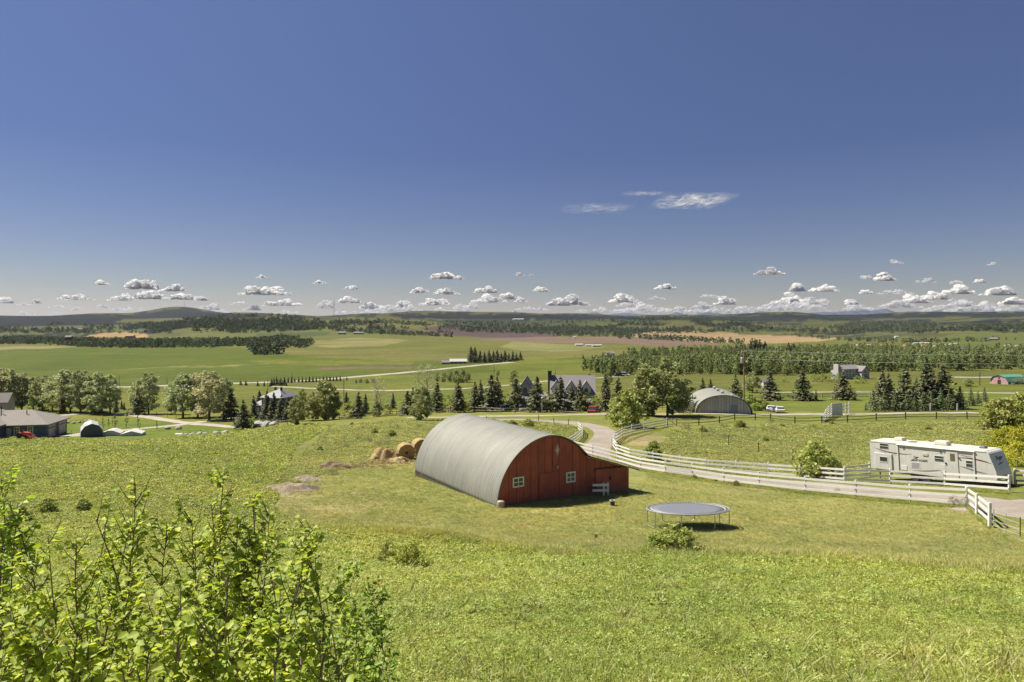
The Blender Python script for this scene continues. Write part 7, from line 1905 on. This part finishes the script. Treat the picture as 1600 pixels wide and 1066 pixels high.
# ================================================================ mountains and clouds
prof = [(860, 496), (895, 491), (900, 489.5), (908, 492), (925, 488.5), (931, 488), (940, 490.5), (948, 492), (960, 490.5), (980, 489), (990, 490.5), (1005, 491.5), (1035, 493), (1048, 491), (1057, 487.3), (1069, 491), (1082, 492), (1095, 489.5), (1109, 486.8), (1115, 490), (1121, 488), (1128, 492), (1150, 494), (1170, 491), (1187, 486.5), (1200, 488.5), (1215, 490), (1240, 490), (1262, 489), (1285, 487.5), (1300, 488), (1320, 486.5), (1335, 485.5), (1350, 483.8), (1362, 485.5), (1372, 483.8), (1385, 482.8), (1395, 487.5), (1408, 488), (1420, 486.5), (1435, 488.5), (1450, 487.5), (1465, 484.8), (1480, 488.5), (1500, 488), (1517, 485.8), (1530, 488.5), (1550, 487.5), (1565, 489), (1580, 487), (1600, 484.5), (1620, 487), (1650, 484), (1700, 488), (1760, 486), (1850, 490)]
YM = 22000.0
nx = 900; ppx_ = np.linspace(860, 1850, nx); rowm = np.interp(ppx_, [a for a, _ in prof], [b_ for _, b_ in prof])
rowm += .35 * np.sin(ppx_ * 1.1) * np.sin(ppx_ * .37)
hm = (HOR - rowm) / F * YM
V = []
dd_ = [(-2600, .0), (-1800, .28), (-1100, .52), (-500, .80), (0, 1.0), (700, .75), (1800, .4), (3000, 0)]
rgm = np.random.default_rng(8); ridge = rgm.normal(0, 1, (len(dd_), nx)); 
for k_, (dy, f) in enumerate(dd_):
    rr_ = np.convolve(ridge[k_], np.ones(9) / 3, 'same') * (18 if f < 1 else 0)
    Yd = YM + dy + (rr_ * 8); V.append(np.stack([(ppx_ - 800) / F * YM + rr_ * 3, Yd, -160 + (hm + 160) * f + rr_ * (f > 0)], 1))
V = np.array(V).reshape(-1, 3); ii = np.arange(len(dd_) * nx).reshape(len(dd_), nx)
Q = np.stack([ii[:-1, :-1], ii[:-1, 1:], ii[1:, 1:], ii[1:, :-1]], -1).reshape(-1, 4)
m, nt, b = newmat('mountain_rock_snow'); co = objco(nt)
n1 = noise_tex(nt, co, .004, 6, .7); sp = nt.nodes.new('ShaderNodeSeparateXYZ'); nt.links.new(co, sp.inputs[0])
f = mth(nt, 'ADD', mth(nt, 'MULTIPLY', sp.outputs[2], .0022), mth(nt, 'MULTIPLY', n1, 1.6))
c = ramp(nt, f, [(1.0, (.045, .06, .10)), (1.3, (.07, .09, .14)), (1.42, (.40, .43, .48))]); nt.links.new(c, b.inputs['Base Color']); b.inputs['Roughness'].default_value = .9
o = link_mesh('mountains', np_mesh('mountains', V, Q, False), m); tag(o, 'snow streaked mountain range far beyond the right hills', kind='structure')

def cloud_mat(name, alb, dens, soft):
    m = bpy.data.materials.new(name); m.use_nodes = True; nt = m.node_tree; nt.nodes.clear(); out = nt.nodes.new('ShaderNodeOutputMaterial')
    lw = node(nt, 'ShaderNodeLayerWeight', Blend=.5); co = objco(nt)
    n1 = noise_tex(nt, co, .0045, 5, .65); n2 = noise_tex(nt, co, .018, 4, .6)
    nn = mth(nt, 'ADD', mth(nt, 'MULTIPLY', n1, .6), mth(nt, 'MULTIPLY', n2, .4))
    edge = mth(nt, 'SUBTRACT', 1.0, lw.outputs['Facing'])
    a = mth(nt, 'MULTIPLY', mth(nt, 'SUBTRACT', mth(nt, 'ADD', edge, mth(nt, 'MULTIPLY', mth(nt, 'SUBTRACT', nn, .5), soft)), .18), dens, clamp=True)
    d = node(nt, 'ShaderNodeBsdfDiffuse'); d.inputs[0].default_value = (*alb, 1); t = nt.nodes.new('ShaderNodeBsdfTranslucent'); t.inputs[0].default_value = (*alb, 1)
    m1 = nt.nodes.new('ShaderNodeMixShader'); m1.inputs[0].default_value = .5; nt.links.new(d.outputs[0], m1.inputs[1]); nt.links.new(t.outputs[0], m1.inputs[2])
    tr_ = nt.nodes.new('ShaderNodeBsdfTransparent'); m2 = nt.nodes.new('ShaderNodeMixShader'); nt.links.new(a, m2.inputs[0]); nt.links.new(tr_.outputs[0], m2.inputs[1]); nt.links.new(m1.outputs[0], m2.inputs[2]); nt.links.new(m2.outputs[0], out.inputs[0])
    return m
M_CLOUD = cloud_mat('cumulus', (.95, .94, .93), 1.7, 1.9)
M_CLOUDG = cloud_mat('thin_cumulus', (.84, .83, .84), .8, 2.0)
CL = [(160, 441, 26, 10, 0), (219, 444, 58, 19, 0), (273, 450, 44, 12, 0), (190, 465, 50, 11, 0), (235, 461, 56, 16, 0), (285, 463, 48, 13, 0), (314, 466, 24, 9, 0), (118, 464, 52, 11, 0), (8, 468, 26, 14, 0), (57, 471, 16, 8, 0), (38, 475, 30, 7, 1), (90, 478, 32, 8, 1),
      (120, 482, 18, 8, 1), (160, 478, 22, 8, 1), (38, 490, 32, 7, 1), (90, 490, 32, 7, 1), (412, 453, 84, 19, 0), (409, 432, 16, 6, 0), (500, 440, 24, 8, 0), (441, 473, 72, 12, 0), (375, 473, 30, 8, 1), (395, 481, 34, 10, 1), (332, 480, 40, 15, 1), (548, 449, 24, 8, 0),
      (546, 468, 38, 13, 0), (507, 476, 28, 14, 1), (582, 478, 46, 13, 0), (698, 430, 56, 15, 0), (656, 453, 34, 12, 0), (697, 455, 44, 12, 0), (632, 475, 30, 12, 0), (680, 471, 52, 15, 0), (760, 452, 42, 13, 0), (792, 463, 36, 12, 0), (764, 467, 60, 14, 0),
      (845, 451, 28, 11, 0), (816, 468, 24, 10, 0), (888, 470, 74, 18, 0), (830, 481, 56, 10, 1), (730, 477, 48, 13, 1), (812, 428, 16, 6, 1), (830, 429, 9, 5, 1), (1040, 448, 38, 10, 0), (976, 466, 54, 16, 0), (1026, 465, 30, 7, 1), (992, 475, 64, 10, 1), (1112, 462, 44, 8, 1),
      (1135, 470, 38, 14, 0), (1100, 477, 46, 13, 1), (1202, 424, 50, 12, 0), (1246, 450, 30, 13, 0), (1286, 450, 46, 13, 0), (1232, 468, 60, 20, 0), (1272, 470, 50, 18, 1), (1381, 432, 34, 16, 0), (1354, 433, 24, 8, 1), (1446, 438, 32, 9, 1), (1398, 409, 28, 8, 1),
      (1552, 412, 22, 6, 1), (1355, 455, 22, 9, 0), (1400, 456, 56, 9, 1), (1497, 453, 46, 15, 0), (1561, 455, 52, 16, 0), (1430, 467, 50, 16, 0), (1462, 462, 38, 15, 0), (1330, 471, 22, 12, 0), (1402, 475, 74, 16, 1), (1502, 473, 60, 16, 1), (1584, 470, 44, 14, 0),
      (1531, 439, 18, 7, 0), (1496, 441, 26, 8, 1), (1340, 482, 86, 12, 1), (1180, 482, 90, 12, 1), (1060, 484, 90, 11, 1), (940, 484, 90, 11, 1), (700, 486, 100, 11, 1), (560, 487, 90, 9, 1), (1460, 484, 100, 11, 1), (1580, 483, 80, 12, 1), (800, 489, 70, 7, 1), (450, 488, 60, 7, 1), (1010, 482, 120, 16, 1), (1240, 478, 120, 18, 1), (1540, 480, 120, 18, 1), (620, 482, 110, 15, 1), (1120, 485, 110, 12, 1), (350, 488, 70, 10, 1), (200, 482, 60, 8, 1)]
LMK = [(20, 'the blue bungalow'), (140, 'the dark storage tent'), (225, 'the tan field on the left'), (285, 'the highest left hill'), (380, 'the lone dark spruce'), (440, 'the blue grey house'), (522, 'the radio mast'), (560, 'the pair of farm buildings on the pasture crest'), (600, 'the hay heap'), (650, 'the round hay bales'), (722, 'the rear peak of the barn roof'), (770, 'the dark spruce block'),
       (815, 'the farmhouse wing'), (860, 'the barn gable'), (895, 'the farmhouse dormers'), (940, 'the driveway bend'), (980, 'the round bush by the driveway'), (1030, 'the largest leafy tree'), (1075, 'the trampoline'), (1120, 'the arched shed'), (1162, 'the tall utility pole'), (1203, 'the first lone spruce'), (1254, 'the second lone spruce'), (1286, 'the white chute'), (1333, 'the two storey house'), (1380, 'the rear end of the trailer'), (1415, 'the tall spruce clump'), (1460, 'the right part of the spruce clump'), (1510, 'the narrow trees on the rise'), (1565, 'the pink barn'), (1600, 'the right edge bushes')]
seen = {}
for ci_, (px_, py_, w_, h_, g_) in enumerate(sorted(CL)):
    rg = random.Random(ci_ * 7 + 1); Yc = 36500 + rg.uniform(-5000, 5000); s = Yc / F
    c = atz(px_, py_ + h_ * .5, Yc); bm = bmesh.new(); W2, H2 = w_ * s / 2, h_ * s
    nb = int(7 + w_ * .42) if not g_ else int(6 + w_ * .3)
    for k in range(nb):
        u = rg.uniform(-1, 1); env = (1 - abs(u) ** 2.2) * (.65 + .5 * math.sin(u * 4 + ci_) ** 2)
        r_ = H2 * rg.uniform(.20, .38) * (.45 + .6 * env); z = r_ * .6 + max(0, H2 * env - r_ * 1.5) * rg.uniform(0, 1)
        M_ = Matrix.Translation((u * (W2 - r_), rg.uniform(-.4, .4) * W2, z)) @ Matrix.Diagonal((rg.uniform(1.1, 1.9), 1.3, .9, 1))
        bmesh.ops.create_icosphere(bm, subdivisions=3, radius=r_, matrix=M_)
    off = Vector((ci_ * 91.7, 0, 0))
    for v in bm.verts:
        p_ = v.co / (H2 * .5); n_ = mnoise.fractal(p_ * 1.6 + off, .9, 2.2, 4); v.co += v.co.normalized() * 0 + Vector((mnoise.noise(p_ * 2.3 + off) * .16, mnoise.noise(p_ * 2.1 - off) * .16, n_ * .13)) * H2
        if v.co.z < .10 * H2: v.co.z = .10 * H2 + (v.co.z - .10 * H2) * .25
    for f in bm.faces: f.smooth = True
    me = bpy.data.meshes.new('cloud'); bm.to_mesh(me); bm.free()
    o = link_mesh('cloud', me, M_CLOUDG if g_ else M_CLOUD, None, c)
    lm = min(LMK, key=lambda t: abs(t[0] - px_)); d_ = px_ - lm[0]
    hi = 'high' if py_ < 436 else 'upper' if py_ < 447 else 'midway' if py_ < 459 else 'low' if py_ < 474 else 'lowest'
    sz = 'tiny' if w_ < 20 else 'small' if w_ < 32 else 'medium' if w_ < 50 else 'wide'
    lab = '%s %s %s cloud %s %s' % (sz, 'grey' if g_ else 'white', hi, 'straight above' if abs(d_) < 9 else 'just left of' if d_ < 0 else 'just right of', lm[1])
    if lab in seen: lab += [', right one', ', broadest', ', hazier'][seen[lab] - 1]
    lab0 = lab.split(',')[0]
    seen[lab0] = seen.get(lab0, 0) + 1; tag(o, lab, 'cloud', 'cumulus clouds low over the hills')
# wisps of high cloud: thin undulating sheets of real size at 6 km
def cirrus_mat(gain):
    m = bpy.data.materials.new('cirrus'); m.use_nodes = True; nt = m.node_tree; nt.nodes.clear(); out = nt.nodes.new('ShaderNodeOutputMaterial')
    tc = nt.nodes.new('ShaderNodeTexCoord'); mp = node(nt, 'ShaderNodeMapping'); mp.inputs['Scale'].default_value = (2.6, 2.4, 1); mp.inputs['Rotation'].default_value = (0, 0, R(-20)); nt.links.new(tc.outputs['Generated'], mp.inputs[0])
    n1 = noise_tex(nt, mp.outputs[0], 1.4, 7, .72, .9)
    sp = nt.nodes.new('ShaderNodeSeparateXYZ'); nt.links.new(tc.outputs['Generated'], sp.inputs[0])
    def bell(s_): return mth(nt, 'MULTIPLY', mth(nt, 'MULTIPLY', s_, mth(nt, 'SUBTRACT', 1.0, s_)), 4.0)
    env = mth(nt, 'POWER', mth(nt, 'MULTIPLY', bell(sp.outputs[0]), bell(sp.outputs[1])), 1.1)
    a = mth(nt, 'MULTIPLY', env, mth(nt, 'MULTIPLY', mth(nt, 'SUBTRACT', n1, .38), gain, clamp=True), clamp=True)
    d = node(nt, 'ShaderNodeBsdfTranslucent'); d.inputs[0].default_value = (.3, .3, .31, 1); dd2 = node(nt, 'ShaderNodeBsdfDiffuse'); dd2.inputs[0].default_value = (.25, .25, .26, 1)
    ad = nt.nodes.new('ShaderNodeAddShader'); nt.links.new(d.outputs[0], ad.inputs[0]); nt.links.new(dd2.outputs[0], ad.inputs[1])
    tr_ = nt.nodes.new('ShaderNodeBsdfTransparent'); mx = nt.nodes.new('ShaderNodeMixShader'); nt.links.new(a, mx.inputs[0]); nt.links.new(tr_.outputs[0], mx.inputs[1]); nt.links.new(ad.outputs[0], mx.inputs[2]); nt.links.new(mx.outputs[0], out.inputs[0])
    return m
M_CIRRUS = cirrus_mat(5.0); M_CIRRUSF = cirrus_mat(1.7)

for (x0, x1, y0, y1, lab) in ((1020, 1142, 300, 327, 'bright feathery wisp of cloud alone high in the blue sky'), (874, 990, 317, 334, 'faint long wisp left of the bright feathery cloud'), (970, 1040, 299, 306, 'very thin streak leading into the bright feathery cloud')):
    zc_ = 6000.0; Ya = zc_ * F / (HOR - y0); Yb = zc_ * F / (HOR - y1); Ym = (Ya + Yb) / 2; xa, xb = (x0 - 800) / F * Ym, (x1 - 800) / F * Ym
    n = 40; V = [(xa + (xb - xa) * i / n, Ya + (Yb - Ya) * j / n, zc_ + 60 * math.sin(i * .5) * math.sin(j * .4)) for j in range(n + 1) for i in range(n + 1)]
    ii = np.arange((n + 1) ** 2).reshape(n + 1, n + 1); Q = np.stack([ii[:-1, :-1], ii[:-1, 1:], ii[1:, 1:], ii[1:, :-1]], -1).reshape(-1, 4)
    o = link_mesh('wisp_cloud', np_mesh('wisp_cloud', V, Q, True), M_CIRRUS if x0 == 1020 else M_CIRRUSF); tag(o, lab, 'cloud')
# ---------------------------------------------------------------- air
hb = MB()
hb.box(-30000, 30000, -3000, 30000, -170, 400)
M_HAZE = bpy.data.materials.new('haze'); M_HAZE.use_nodes = True
_nt = M_HAZE.node_tree; _nt.nodes.clear()
_o = _nt.nodes.new('ShaderNodeOutputMaterial'); _v = _nt.nodes.new('ShaderNodeVolumePrincipled')
_v.inputs['Color'].default_value = (0.60, 0.68, 0.86, 1)
_v.inputs['Density'].default_value = 1.4e-5
_v.inputs['Anisotropy'].default_value = 0.2
_nt.links.new(_v.outputs[0], _o.inputs['Volume'])
haze = hb.build('haze', M_HAZE)
tag(haze, kind='stuff', label='thin blue haze lying over the whole valley')
